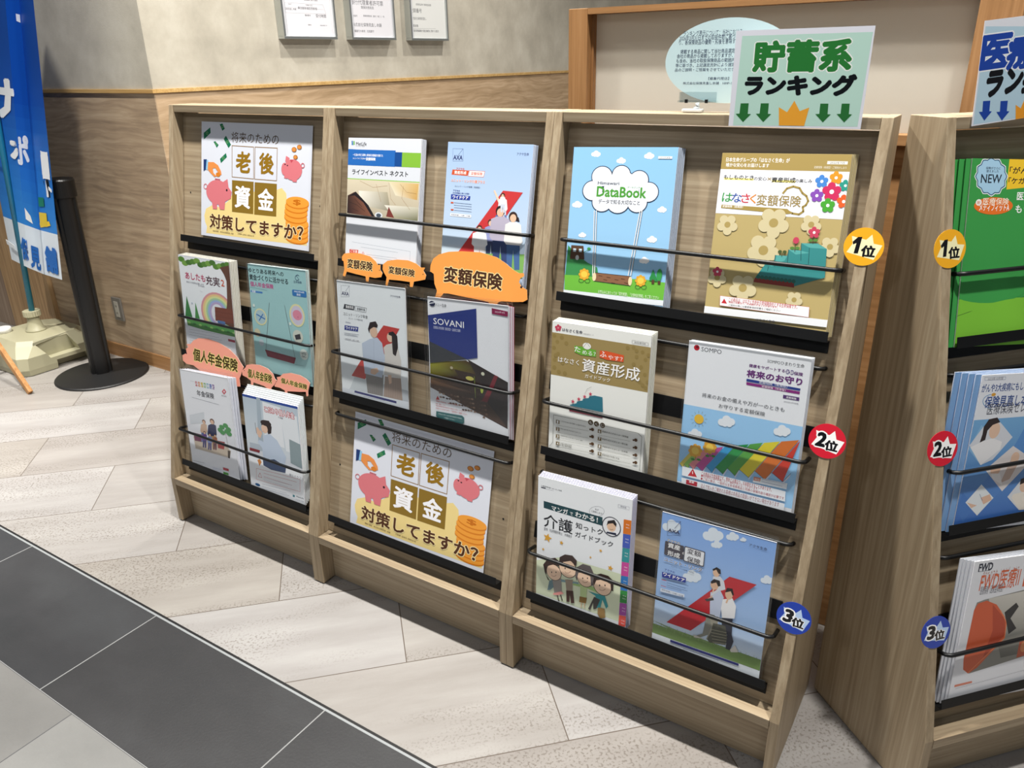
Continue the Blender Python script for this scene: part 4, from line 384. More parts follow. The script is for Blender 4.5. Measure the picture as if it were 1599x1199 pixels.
 'hana':('BCA972',[('P','AC9558',[0,268.9,211,268.9,211,295.6,0,295.6]),('T','FFFFFF',[7.8,281.4,115,288.8],'日本生命グループの「はなさく生命」が',0.012,None,0,0),('T','FFFFFF',[8.3,273.1,82.4,279.7],'確かな安心をお届けします',0.012,None,0,0),('P','F4F2EA',[174.7,280.3,205.9,280.3,205.9,285.1,174.7,285.1]),('T','4A4A44',[179.3,280.7,201,284.4],'2023年7月',0,None,0,0),('T','F4EEDC',[155.3,273.1,205.2,277.2],'変額保険（有期型）ご契約のしおり',0,None,0,0),('P','EEF0F7',[0,193.9,211,193.9,211,268.9,0,268.9]),('P','F5E88A',[7.8,251.2,59.3,251.2,59.3,254.6,7.8,254.6]),('P','F5E88A',[90.1,249.2,128.7,249.2,128.7,253.1,90.1,253.1]),('T','26262C',[7.2,252.1,59.1,259.7],'もしものとき',0.025,None,0,0),('T','26262C',[59.6,251.4,81.1,257.7],'の安心',0.012,None,0,0),('T','9A8450',[82.2,252,89.1,256.9],'×',0.01,None,0,0),('T','26262C',[89.5,249.1,128.7,257.7],'資産形成',0.025,None,0,0),('T','26262C',[128.3,250,155.3,255.9],'の楽しみ',0.012,None,0,0),('T','3A9A4A',[8.4,213.9,26.4,229.4],'は',0.012,None,0,0),('T','3858A8',[25.4,213.7,42.8,229.2],'な',0.012,None,0,0),('T','D03A48',[42.1,213.5,57,229],'さ',0.012,None,0,0),('T','E88A2C',[56.8,213.3,67.9,228.9],'く',0.012,None,0,0),('T','A08A50',[68.8,210.4,142.2,228.8],'変額保険',0.012,None,0,0),('L','A8914E',[111.2,232,116.6,240,126.4,243.6,136.9,241.2,142.4,233.4,149.5,229,153.4,220.9,150.5,214.1,145.9,211.1,148,204,141.6,198.7,130.9,199.8,122,203.3],3.2,0),('P','A8914E',[9.1,209,121.6,206.7,130.9,199.5,122.7,198.3,8.6,203.2]),('T','FFFFFF',[11,204.3,47,208.5],'変額保険（有期型）',0.01,None,0,0),('E','4A8AD8',[169.6,259.3,4.2,4.3]),('E','4A8AD8',[164.2,254.7,4.3,4.3]),('E','4A8AD8',[167.5,247.7,4.3,4.3]),('E','4A8AD8',[174.9,247.9,4.2,4.3]),('E','4A8AD8',[176.1,255.1,4.2,4.3]),('E','FFFFFF',[170.5,252.9,2.4,2.5]),('E','E89A2A',[190.9,265.5,4.2,4.3]),('E','E89A2A',[185.7,261,4.2,4.3]),('E','E89A2A',[188.9,254,4.2,4.3]),('E','E89A2A',[196.1,254.2,4.2,4.3]),('E','E89A2A',[197.4,261.3,4.1,4.3]),('E','FFFFFF',[191.8,259.2,2.4,2.4]),('E','2E9A8A',[206.8,252.9,3.7,3.8]),('E','2E9A8A',[202.1,248.9,3.7,3.8]),('E','2E9A8A',[205,242.6,3.7,3.8]),('E','2E9A8A',[211.4,242.9,3.7,3.8]),('E','2E9A8A',[212.5,249.2,3.7,3.8]),('E','FFFFFF',[207.6,247.3,2.1,2.2]),('E','D03060',[186.8,246.1,6.1,6.2]),('E','D03060',[179.2,239.5,6.1,6.2]),('E','D03060',[183.9,229.3,6.1,6.2]),('E','D03060',[194.4,229.7,6,6.2]),('E','D03060',[196.2,240.1,6,6.2]),('E','FFFFFF',[188.1,237,3.5,3.6]),('E','8A50B8',[165,236.6,4.3,4.3]),('E','8A50B8',[159.6,231.9,4.3,4.4]),('E','8A50B8',[162.9,224.8,4.3,4.4]),('E','8A50B8',[170.3,225.1,4.3,4.3]),('E','8A50B8',[171.6,232.4,4.2,4.3]),('E','FFFFFF',[165.9,230.1,2.4,2.5]),('E','E8622C',[207.6,229,4.3,4.5]),('E','E8622C',[202.1,224.1,4.4,4.5]),('E','E8622C',[205.5,216.8,4.4,4.5]),('E','E8622C',[213.1,217.1,4.3,4.5]),('E','E8622C',[214.3,224.6,4.3,4.5]),('E','FFFFFF',[208.5,222.3,2.5,2.6]),('E','4AA838',[184.1,222.1,4.7,4.8]),('E','4AA838',[178.2,217,4.7,4.8]),('E','4AA838',[181.8,209.2,4.7,4.8]),('E','4AA838',[189.9,209.5,4.6,4.8]),('E','4AA838',[191.3,217.5,4.6,4.8]),('E','FFFFFF',[185.1,215.1,2.7,2.7]),('E','D5C9A0',[34.2,172.1,7.5,7.3]),('E','D5C9A0',[24.5,164.6,7.6,7.4]),('E','D5C9A0',[13.4,171.6,7.7,7.4]),('E','D5C9A0',[16.4,183.5,7.6,7.4]),('E','D5C9A0',[29.2,183.8,7.6,7.3]),('E','AF9A5E',[23.6,175.1,5.4,5.3]),('E','D5C9A0',[117.2,178.1,10.6,10.6]),('E','D5C9A0',[103.6,167.1,10.7,10.7]),('E','D5C9A0',[87.9,177.4,10.8,10.8]),('E','D5C9A0',[91.9,194.7,10.8,10.7]),('E','D5C9A0',[110,195,10.6,10.6]),('E','AF9A5E',[102.2,182.5,7.7,7.6]),('E','D5C9A0',[107,131.3,11.4,11.4]),('E','D5C9A0',[92.5,119.3,11.5,11.5]),('E','D5C9A0',[75.7,130,11.6,11.6]),('E','D5C9A0',[80,148.7,11.6,11.5]),('E','D5C9A0',[99.4,149.3,11.4,11.4]),('E','AF9A5E',[91,135.7,8.2,8.2]),('E','D5C9A0',[173,180.2,6.8,6.9]),('E','D5C9A0',[164.5,173.1,6.8,7]),('E','D5C9A0',[154.4,179.8,6.9,7]),('E','D5C9A0',[156.9,191,6.8,7]),('E','D5C9A0',[168.3,191.3,6.8,6.9]),('E','AF9A5E',[163.4,183.1,4.9,5]),('E','D5C9A0',[26.4,79.6,7.1,6.9]),('E','D5C9A0',[17.3,72.1,7.1,6.9]),('E','D5C9A0',[7,78.4,7.2,7]),('E','D5C9A0',[9.8,89.8,7.1,6.9]),('E','D5C9A0',[21.8,90.4,7.1,6.9]),('E','AF9A5E',[16.5,82.1,5.1,4.9]),('E','D5C9A0',[161.1,55,5.8,6]),('E','D5C9A0',[153.8,48.5,5.8,6]),('E','D5C9A0',[145.2,53.9,5.9,6]),('E','D5C9A0',[147.3,63.7,5.9,6]),('E','D5C9A0',[157.1,64.4,5.8,6]),('E','AF9A5E',[152.9,57.1,4.2,4.3]),('E','D5C9A0',[78,65,9.9,9.9]),('E','D5C9A0',[65.3,54.3,10,10]),('E','D5C9A0',[50.7,63.2,10.1,10]),('E','D5C9A0',[54.5,79.5,10,9.9]),('E','D5C9A0',[71.4,80.5,9.9,9.9]),('E','AF9A5E',[64,68.6,7.1,7.1]),('E','D5C9A0',[207.2,146.4,6.6,6.9]),('E','D5C9A0',[198.9,139.3,6.7,6.9]),('E','D5C9A0',[189,145.8,6.7,7]),('E','D5C9A0',[191.3,157,6.7,6.9]),('E','D5C9A0',[202.6,157.4,6.6,6.9]),('E','AF9A5E',[197.8,149.2,4.8,4.9]),('P','3A8C8C',[83,88.2,96.9,112.3,110.9,115.5,112,129.2,131.9,129.6,132.8,140,152.8,140.3,151.8,152.1,178.4,153.4,193.5,145.5,196.8,98.7,149.8,80,83,83.8]),('P','5AACA8',[99.8,112.6,112.4,115.4,114.3,129.4,132,129,128.7,121.3,108.8,109.6]),('P','5AACA8',[132.8,140,152.9,139.7,167,137.1,145.5,132.7]),('P','5AACA8',[151.8,152.1,178.5,152.8,193.5,145.5,165.9,145.5]),('L','24484C',[112,129.2,113.7,110],0.8,0),('L','24484C',[132.8,140,133.7,116],0.8,0),('L','24484C',[151.8,152.1,155.1,123.4],0.8,0),('L','24484C',[165.9,145.5,168.3,111.8],0.8,0),('L','24484C',[103.1,109.1,102.6,101.7],0.8,0),('P','8C3A34',[83,88.2,148.8,87.1,150.1,77.7,81,80.6]),('E','2E6E64',[88.1,90.2,3.5,3.5]),('E','2E6E64',[94.8,89.9,3.5,3.5]),('E','2E6E64',[101.6,89.6,3.5,3.5]),('E','2E6E64',[108.3,89.4,3.4,3.5]),('E','2E6E64',[115,89.1,3.4,3.5]),('E','2E6E64',[121.6,88.9,3.4,3.5]),('E','2E6E64',[128.2,88.6,3.4,3.4]),('E','2E6E64',[134.8,88.4,3.4,3.4]),('E','2E6E64',[141.4,88.1,3.3,3.4]),('E','2E6E64',[147.9,87.9,3.3,3.4]),('E','C84660',[169.2,176.5,3.8,3.9]),('E','C84660',[164.4,172.2,3.9,4]),('E','C84660',[167.4,165.8,3.9,4]),('E','C84660',[174,166.2,3.8,3.9]),('E','C84660',[175.2,172.8,3.8,3.9]),('E','FFFFFF',[170,170.7,2.2,2.3]),('L','4A4A3A',[169.7,165.1,170.4,152.5],1,0),('E','5A8A40',[165.8,157.8,3.8,2.5]),('E','5A8A40',[173.9,158.4,3.8,2.5]),('E','C84660',[142.9,156,5,5.6]),('L','4A4A3A',[142.6,150.3,143.2,137.6],1,0),('E','5A8A40',[138.5,142.9,3.9,2.5]),('E','5A8A40',[146.8,143.5,3.9,2.5]),('E','4A5A34',[119.2,135.5,3.4,2.8]),('E','4A5A34',[126.9,135.5,3.4,2.8]),('L','4A5A34',[123.1,133.8,123,128.1],0.9,0),('E','C84660',[15.2,97.8,3.6,3.5]),('E','C84660',[10.5,93.8,3.6,3.5]),('E','C84660',[13.2,88.1,3.6,3.5]),('E','C84660',[19.5,88.7,3.6,3.5]),('E','C84660',[20.7,94.6,3.6,3.5]),('E','FFFFFF',[15.8,92.6,2.1,2]),('P','F4F4F6',[25.8,51.1,179.3,47.8,180.5,30.6,27.3,33.8]),('L','C8403C',[25.8,51.1,179.3,47.8,180.5,30.6,27.3,33.8],0.4,1),('P','C8303A',[29.5,38.3,33.8,46.7,39.8,38.2]),('T','C02C38',[42.1,42.2,160,49.4],'この商品は、はなさく生命を引受保険会社とする生命保険です。',0.015,None,0,0),('T','C02C38',[42.3,39.8,128,43.3],'預金とは異なり、元本割れすることがあります。',0.015,None,0,0),('T','6A6A70',[42.9,34.5,133.1,38.1],'ご契約の際には重要事項説明書をご確認ください',0,None,0,0),('P','EEF1F5',[0,17.5,211,17.5,211,29.8,0,29.8]),('T','4A4A50',[93.8,14.1,126.4,18.9],'はなさく生命',0.01,None,0,0)]),
 'shisan':('F0F2EE',[('P','A08C5A',[0,174.2,211,174.2,211,262,0,262]),('E','94804C',[5.2,254.9,4.4,4.3]),('E','94804C',[12.5,243.7,4.4,4.3]),('E','94804C',[5.5,230.3,4.5,4.3]),('E','94804C',[15.2,219.5,4.4,4.3]),('E','94804C',[7.8,205.9,4.5,4.3]),('E','94804C',[176.7,256.2,3.9,4]),('E','94804C',[195.3,250.4,3.9,4]),('E','94804C',[202.3,237,3.9,4]),('E','94804C',[194.4,221.1,3.9,4.1]),('E','94804C',[202.9,207.9,3.9,4.1]),('E','94804C',[193.4,191.5,3.9,4.1]),('E','94804C',[206.3,182,3.9,4.1]),('E','94804C',[22.3,254.3,4.4,4.2]),('E','94804C',[32.9,243.7,4.4,4.2]),('E','94804C',[164.6,254.4,4,4]),('E','94804C',[183.9,239.9,3.9,4]),('E','94804C',[7.7,190.2,4.5,4.4]),('E','94804C',[18.4,182.6,4.5,4.4]),('E','94804C',[32.2,181.8,4.4,4.3]),('E','94804C',[178.9,224.4,3.9,4.1]),('E','94804C',[199.9,186.7,3.9,4.1]),('E','94804C',[183.1,251.4,3.9,4]),('E','94804C',[26.2,202.6,4.4,4.3]),('E','94804C',[10.2,215.6,4.5,4.3]),('E','94804C',[207.6,246.5,3.8,4]),('E','94804C',[210,194.4,3.9,4.1]),('E','C84660',[13.2,276.7,3.1,2.8]),('E','C84660',[9,273.2,3.1,2.8]),('E','C84660',[10.8,268.8,3.1,2.8]),('E','C84660',[16.3,269.6,3.1,2.8]),('E','C84660',[17.7,274.4,3.1,2.8]),('E','E8A0A0',[13.4,272.6,1.8,1.6]),('T','38384A',[22.5,267.3,67.8,273.9],'はなさく生命',0.02,None,0,0),('T','4A4A5A',[70,267.5,91.8,269.9],'日本生命グループ',0,None,0,0),('L','8A8A88',[172.7,270.7,205.3,270.3,205.7,264.6,173.1,264.4],0.5,1),('T','4A4A50',[177.3,265.5,200.2,269.1],'2023年7月',0,None,0,0),('P','6CB03C',[51.5,241.9,66.4,242,98.5,239.9,99.3,226.5,67.2,225.1,52.1,228.9]),('T','FFFFFF',[51.8,230.2,65,241],'た',0.012,None,0,0),('T','FFFFFF',[69.3,227.4,98.5,236],'める？',0.008,None,0,0),('P','E05A30',[107.2,240.4,121.5,241.4,157.9,238.7,157.8,225.4,122.5,224.2,107,227.1]),('T','FFFFFF',[107.6,228.6,121.6,239.8],'ふ',0.012,None,0,0),('T','FFFFFF',[125.1,225.9,155.8,234.9],'やす？',0.008,None,0,0),('T','FFFFFF',[15.8,203.1,63.3,214],'はなさく',0.004,None,0,0),('T','FFFFFF',[70.2,192.4,193.2,219.4],'資産形成',0.012,None,0,0),('T','FFFFFF',[77.4,180.6,132.1,188.6],'ガイドブック',0,None,0,0),('E','F0F0EC',[78.7,245,9.1,6.6]),('L','3A3A3A',[71.3,241.8,78.4,251.9,86,243.1],0.5,0),('P','33788C',[46.9,118.2,61.3,124.2,62.5,128.2,74.5,132.4,75.6,136.4,88.1,140.3,89.2,143.9,100.3,147.9,118,147.5,120.7,117,46,116.5]),('P','7E3040',[45.6,110.9,121,111.4,120.4,104.4,45.8,104.6]),('P','C84660',[53.1,131.1,51.9,128,48.6,127.9,51.2,125.8,50.3,122.6,53.1,124.4,55.9,122.6,55,125.8,57.6,127.9,54.2,128]),('L','5A3A3A',[53.3,122.6,53.5,118.2],0.6,0),('P','C84660',[66.3,138.7,65.1,135.6,61.8,135.4,64.4,133.4,63.5,130.2,66.3,132,69.1,130.2,68.2,133.4,70.8,135.4,67.5,135.6]),('L','5A3A3A',[66.5,130.2,66.7,125.9],0.6,0),('P','C84660',[79,146,77.9,143,74.6,142.8,77.2,140.8,76.3,137.7,79,139.5,81.8,137.7,80.9,140.8,83.4,142.8,80.2,143]),('L','5A3A3A',[79.2,137.7,79.4,133.3],0.6,0),('P','C84660',[91.6,154,90.5,150.9,87.2,150.8,89.8,148.8,88.9,145.6,91.6,147.4,94.3,145.6,93.4,148.8,96,150.8,92.7,150.9]),('L','5A3A3A',[91.8,145.7,92,141.4],0.6,0),('L','6A6A6A',[93.4,164.6,83.8,158.2,79.4,148],0.4,0),('L','6A6A60',[9.9,89,90.7,90.4],0.6,0),('L','6A6A60',[123.9,89.5,197.5,89.6,205.7,83.7,206,13.5],0.6,0),('L','6A6A60',[9.9,89,10.4,29.3,2.8,19.2],0.6,0),('E','5A4A30',[95,90.4,5.6,5.7]),('T','FFFFFF',[91.9,87.2,98.2,92.9],'も',0,None,0,0),('E','5A4A30',[108,90,5.6,5.6]),('T','FFFFFF',[104.9,86.9,111.2,92.5],'く',0,None,0,0),('E','5A4A30',[121.3,89.6,5.5,5.6]),('T','FFFFFF',[118.2,86.5,124.4,92.1],'じ',0,None,0,0),('P','7A6A48',[16.2,72.1,24.3,72.1,24.3,79.9,16.2,79.9]),('T','FFFFFF',[18.4,73,22.1,79],'1',0.02,None,0,0),('T','4A4A44',[26.8,77.8,85.2,81],'これからはじまる長い人生のために',0.006,None,0,0),('L','8A8A80',[17.7,68.8,91.7,71.5],0.4,0),('E','5A4028',[99.8,76.4,3.6,3.5]),('E','5A4028',[94.8,75.4,2,1.9]),('P','7A6A48',[16.8,56.5,24.9,56.5,24.9,64.3,16.8,64.3]),('T','FFFFFF',[19,57.4,22.8,63.5],'2',0.02,None,0,0),('T','4A4A44',[27.4,61.5,75.3,64.3],'将来のお金を考えるために知っておきたいこと',0.006,None,0,0),('L','8A8A80',[18.3,53.2,92.5,56.3],0.4,0),('E','5A4028',[100.6,61.3,3.6,3.5]),('E','5A4028',[95.6,60.2,2,1.9]),('P','7A6A48',[17.4,40.9,25.5,40.9,25.5,48.7,17.4,48.7]),('T','FFFFFF',[19.6,41.7,23.4,47.8],'3',0.02,None,0,0),('T','4A4A44',[28,46.6,79.4,49],'資産形成を始める前に知っておきたい基本',0.006,None,0,0),('L','8A8A80',[18.9,37.5,93.3,41],0.4,0),('E','5A4028',[101.4,46,3.7,3.5]),('E','5A4028',[96.4,44.9,2,1.9]),('P','7A6A48',[18.1,25.2,26.2,25.2,26.2,33,18.1,33]),('T','FFFFFF',[20.2,26,24,32.1],'4',0.02,None,0,0),('T','4A4A44',[28.7,25.7,54.6,33],'お金の基本用語',0.006,None,0,0),('L','8A8A80',[19.6,21.7,94.1,25.6],0.4,0),('E','5A4028',[102.2,30.7,3.7,3.5]),('E','5A4028',[97.2,29.6,2,1.9]),('P','7A6A48',[111.9,72.1,119.6,72.1,119.6,79.7,111.9,79.7]),('T','FFFFFF',[114,72.9,117.6,78.8],'6',0.02,None,0,0),('T','4A4A44',[121.3,75.2,177.9,79],'資産形成の方法とは〜保険編',0.006,None,0,0),('L','8A8A80',[113.6,68.2,183.2,69.7],0.4,0),('E','5A4028',[193.9,74.6,3.4,3.4]),('E','5A4028',[189.2,73.5,1.9,1.8]),('P','7A6A48',[112.8,56.4,120.5,56.4,120.5,63.9,112.8,63.9]),('T','FFFFFF',[114.8,57.2,118.5,63.1],'7',0.02,None,0,0),('T','4A4A44',[122.2,59.5,177.4,63.2],'資産形成の方法とは〜積立編',0.006,None,0,0),('L','8A8A80',[114.4,52.5,184.2,54.3],0.4,0),('E','5A4028',[194.9,59.2,3.4,3.4]),('E','5A4028',[190.3,58.2,1.9,1.8]),('P','7A6A48',[113.7,40.6,121.4,40.6,121.4,48.1,113.7,48.1]),('T','FFFFFF',[115.7,41.4,119.4,47.3],'8',0.02,None,0,0),('T','4A4A44',[123.1,43.9,178.4,47.6],'資産形成の方法とは〜投資編',0.006,None,0,0),('L','8A8A80',[115.3,36.6,185.2,38.8],0.4,0),('E','5A4028',[196,43.8,3.4,3.4]),('E','5A4028',[191.3,42.8,1.9,1.9]),('P','7A6A48',[114.6,24.7,122.3,24.7,122.3,32.3,114.6,32.3]),('T','FFFFFF',[116.6,25.5,120.3,31.5],'9',0.02,None,0,0),('T','4A4A44',[124,25.7,162,30.3],'資産形成の手順と方法',0.006,None,0,0),('L','8A8A80',[116.2,20.7,186.3,23.3],0.4,0),('E','5A4028',[197.1,28.4,3.4,3.4]),('E','5A4028',[192.4,27.3,1.9,1.9])]),
 'sompo':('F2F5FA',[('P','A0D2FA',[0,18,213,18,213,171.9,0,171.9]),('E','C02030',[15,281.2,5.3,5.3]),('E','701020',[16.2,282.6,2.8,2.5]),('T','4A4C54',[23.7,276,60.7,284.1],'SOMPO',0.006,None,0,0),('T','3C3E48',[141.3,273.6,202.5,280.7],'SOMPOひまわり生命',0.004,None,0,0),('T','6A2A78',[111,261,172.3,267.2],'健康をサポートする',0.022,None,0,0),('E','4A3080',[176.8,263.5,3.6,4.1]),('E','4A3080',[183.9,263.5,3.6,4.1]),('T','FFFFFF',[173.7,260.5,186.7,266.2],'変額',0.012,None,0,0),('T','6A2A78',[187.3,259.6,201.9,266.1],'保険',0.022,None,0,0),('T','6A2A78',[108.4,242.7,202.8,256.6],'将来のお守り',0.035,None,0,0),('P','2A4090',[109.5,239.7,201,238.2,200.7,233.9,109.4,234.7]),('P','8C2A80',[109.5,233.5,200.8,232.7,200.6,227.8,110.1,228.5]),('T','FFFFFF',[131.3,235.1,179.5,239.8],'変額保険（有期型）',0.006,None,0,0),('T','FFFFFF',[136.5,228.7,177.4,232.7],'変額保険（終身型）',0.006,None,0,0),('P','5A3A78',[174.3,222.3,201,222.4,201.1,216.3,174.4,216.1]),('T','FFFFFF',[179.6,217.2,196.5,220.9],'変額保険',0.012,None,0,0),('T','6A6A74',[176.7,209.6,201.1,212],'2023年4月改定',0,None,0,0),('T','3A3C44',[32.8,191.7,179.6,199.8],'将来のお金の備えや万が一のときも',0,None,0,0),('T','3A3C44',[65.3,177.4,147.9,185.5],'お守りする変額保険',0,None,0,0),('L','8A7A40',[42.8,151.2,46.6,152],0.5,0),('L','8A7A40',[41.9,145.1,45.3,143.8],0.5,0),('L','8A7A40',[38.1,139.9,40.4,136.9],0.5,0),('L','8A7A40',[32.6,137.1,33,133.2],0.5,0),('L','8A7A40',[26.7,137.4,25.1,133.5],0.5,0),('L','8A7A40',[22.1,140.7,18.9,138],0.5,0),('L','8A7A40',[19.9,146.2,16,145.3],0.5,0),('L','8A7A40',[20.7,152.4,17.2,153.6],0.5,0),('L','8A7A40',[24.4,157.6,22.1,160.5],0.5,0),('L','8A7A40',[29.9,160.5,29.4,164.3],0.5,0),('L','8A7A40',[35.8,160.3,37.2,164.1],0.5,0),('L','8A7A40',[40.5,157.1,43.5,159.8],0.5,0),('E','EFC23E',[31.4,148.8,8.9,9.1]),('E','EEF4FA',[73.3,151.3,6.5,6.7]),('E','EEF4FA',[82.2,157.5,8.1,8.5]),('E','EEF4FA',[91.3,155.7,6.4,6.7]),('E','EEF4FA',[79.4,150.1,5.8,6.1]),('E','EEF4FA',[87.6,151.2,5.8,6.1]),('E','EEF4FA',[171.7,154.4,6,6.5]),('E','EEF4FA',[179.8,160.4,7.5,8.2]),('E','EEF4FA',[188.3,158.6,5.9,6.4]),('E','EEF4FA',[177.3,153.2,5.4,5.9]),('E','EEF4FA',[185,154.3,5.4,5.8]),('E','EEF4FA',[18.4,116,5.7,5.8]),('E','EEF4FA',[26.4,121.5,7.2,7.4]),('E','EEF4FA',[34.4,120,5.6,5.8]),('E','EEF4FA',[23.8,115,5.2,5.3]),('E','EEF4FA',[31.1,116,5.1,5.3]),('P','D8C860',[2.3,53.9,9.9,46.6,29.6,85.5,20.1,80.5]),('P','D8E0F0',[9.9,46.6,10.8,54.2,9.9,48,10.4,41.2]),('L','2A3A5A',[2.3,53.9,9.9,46.6,10.8,54.2],0.6,0),('P','90C060',[10.7,55,19.1,47,42.9,91.2,31.9,86]),('P','D8E0F0',[19.1,47,20.7,55.7,19.9,49.6,19.6,41.5]),('L','2A3A5A',[10.7,55,19.1,47,20.7,55.7],0.6,0),('P','E08A90',[20.6,56.4,30.8,47.8,59.2,97.7,45.2,91.8]),('P','D8E0F0',[30.8,47.8,33.8,57.8,33,51.8,31.2,42.3]),('L','2A3A5A',[20.6,56.4,30.8,47.8,33.8,57.8],0.6,0),('P','C04E98',[33.8,58.2,47.1,49.4,81.4,105.4,61.4,98.2]),('P','D8E0F0',[47.1,49.4,53.3,61.2,52.5,55.2,47.7,44]),('L','2A3A5A',[33.8,58.2,47.1,49.4,53.3,61.2],0.6,0),('P','3AA0D8',[53.3,60.8,65.8,50.9,101.7,112.7,83.6,105.9]),('P','D8E0F0',[65.8,50.9,70.9,63.4,70.2,57.4,66.3,45.5]),('L','2A3A5A',[53.3,60.8,65.8,50.9,70.9,63.4],0.6,0),('P','2E9A50',[70.9,63.2,85.7,53,126.2,120.8,103.9,113.2]),('P','D8E0F0',[85.7,53,92.9,66.9,92.2,61,86.3,47.6]),('L','2A3A5A',[70.9,63.2,85.7,53,92.9,66.9],0.6,0),('P','5AA848',[93,66.3,107.7,55.1,150.1,128.8,128.3,121.3]),('P','D8E0F0',[107.7,55.1,114.6,69.9,114,64,108.3,49.8]),('L','2A3A5A',[93,66.3,107.7,55.1,114.6,69.9],0.6,0),('P','E8D838',[114.7,69.2,132.4,57.9,179.3,137.9,152.2,129.2]),('P','D8E0F0',[132.4,57.9,141.9,74.3,141.3,68.5,132.9,52.7]),('L','2A3A5A',[114.7,69.2,132.4,57.9,141.9,74.3],0.6,0),('P','E07830',[142.1,73,161,61.2,210.4,147.3,181.2,138.3]),('P','D8E0F0',[161,61.2,171.6,78.6,171.1,72.9,161.6,56]),('L','2A3A5A',[142.1,73,161,61.2,171.6,78.6],0.6,0),('P','D84030',[171.8,77,192,64.8,213,150.6,212.4,147.8]),('P','D8E0F0',[192,64.8,203.5,83.3,203,77.7,192.5,59.7]),('L','2A3A5A',[171.8,77,192,64.8,203.5,83.3],0.6,0),('E','E2A836',[39.3,88.4,4.2,4.3]),('E','E2A836',[37.2,81.2,4.2,4.3]),('E','E2A836',[31.1,76.9,4.2,4.4]),('E','E2A836',[24.4,78.2,4.2,4.4]),('E','E2A836',[21.2,84.2,4.2,4.4]),('E','E2A836',[23.2,91.4,4.2,4.3]),('E','E2A836',[29.4,95.6,4.2,4.3]),('E','E2A836',[36,94.4,4.2,4.3]),('E','F0CC58',[30.2,86.3,7.1,7.3]),('L','3A7A3A',[31.3,74.9,33.2,67.8],1,0),('E','3A8A3A',[27.2,68.5,3.9,2.4]),('E','3A8A3A',[38.3,70.4,3.9,2.3]),('E','E2A836',[65.6,101.2,4.1,4.3]),('E','E2A836',[63.7,94.1,4.1,4.3]),('E','E2A836',[57.7,89.9,4.1,4.3]),('E','E2A836',[51.1,91.2,4.1,4.3]),('E','E2A836',[47.9,97.1,4.1,4.3]),('E','E2A836',[49.9,104.2,4.1,4.3]),('E','E2A836',[55.9,108.3,4.1,4.3]),('E','E2A836',[62.4,107.1,4.1,4.3]),('E','F0CC58',[56.8,99.1,7,7.2]),('L','3A7A3A',[57.9,87.9,59.8,80.9],1,0),('E','3A8A3A',[53.9,81.6,3.8,2.3]),('E','3A8A3A',[64.7,83.5,3.8,2.3]),('P','EEF2F8',[8.1,50,198.9,48.5,200.3,29.1,9,31.7]),('P','C8303A',[20.3,33.9,28.9,49.9,38.2,34.9]),('L','FFFFFF',[28.7,44.3,29.5,39.6],1.4,0),('T','B43440',[46.2,41.3,175.3,49],'この商品は生命保険です。預金とは異なり、元本割れすることがあります。',0.01,None,0,0),('T','B43440',[45.8,37.5,152.1,43],'●特別勘定の運用実績により、損失が生じることがあります。',0.006,None,0,0),('T','B43440',[45.6,31.8,197.9,37.4],'●ご加入後は、一般的な生命保険商品と同様の保障内容の確認が必要です',0.006,None,0,0),('P','E7EDF4',[141.4,62.2,200.5,64.3,200.1,52.8,140.8,51.3]),('P','D88A70',[141.4,62.2,154.2,62.7,153.7,55.7,141.6,54.9]),('T','FFFFFF',[143.5,56.5,153,60],'募集代理店',0,None,0,0),('L','6A7AAA',[155.6,61.1,197.2,62.5],0.5,0),('L','6A7AAA',[156.1,56.3,192.2,56.3],0.5,0),('P','EEF2F8',[8.7,27.4,200.2,24.8,200.7,8.3,10.3,8.5]),('P','B83040',[18.3,16.2,40,16.2,40,25.3,18.3,25.3]),('T','FFFFFF',[23.8,20.7,33.8,25.1],'重要',0.01,None,0,0),('T','A04050',[46.8,15.6,190.9,24.9],'法人で加入をご検討のお客様は本商品の取扱いができない場合があります',0.004,None,0,0)]),
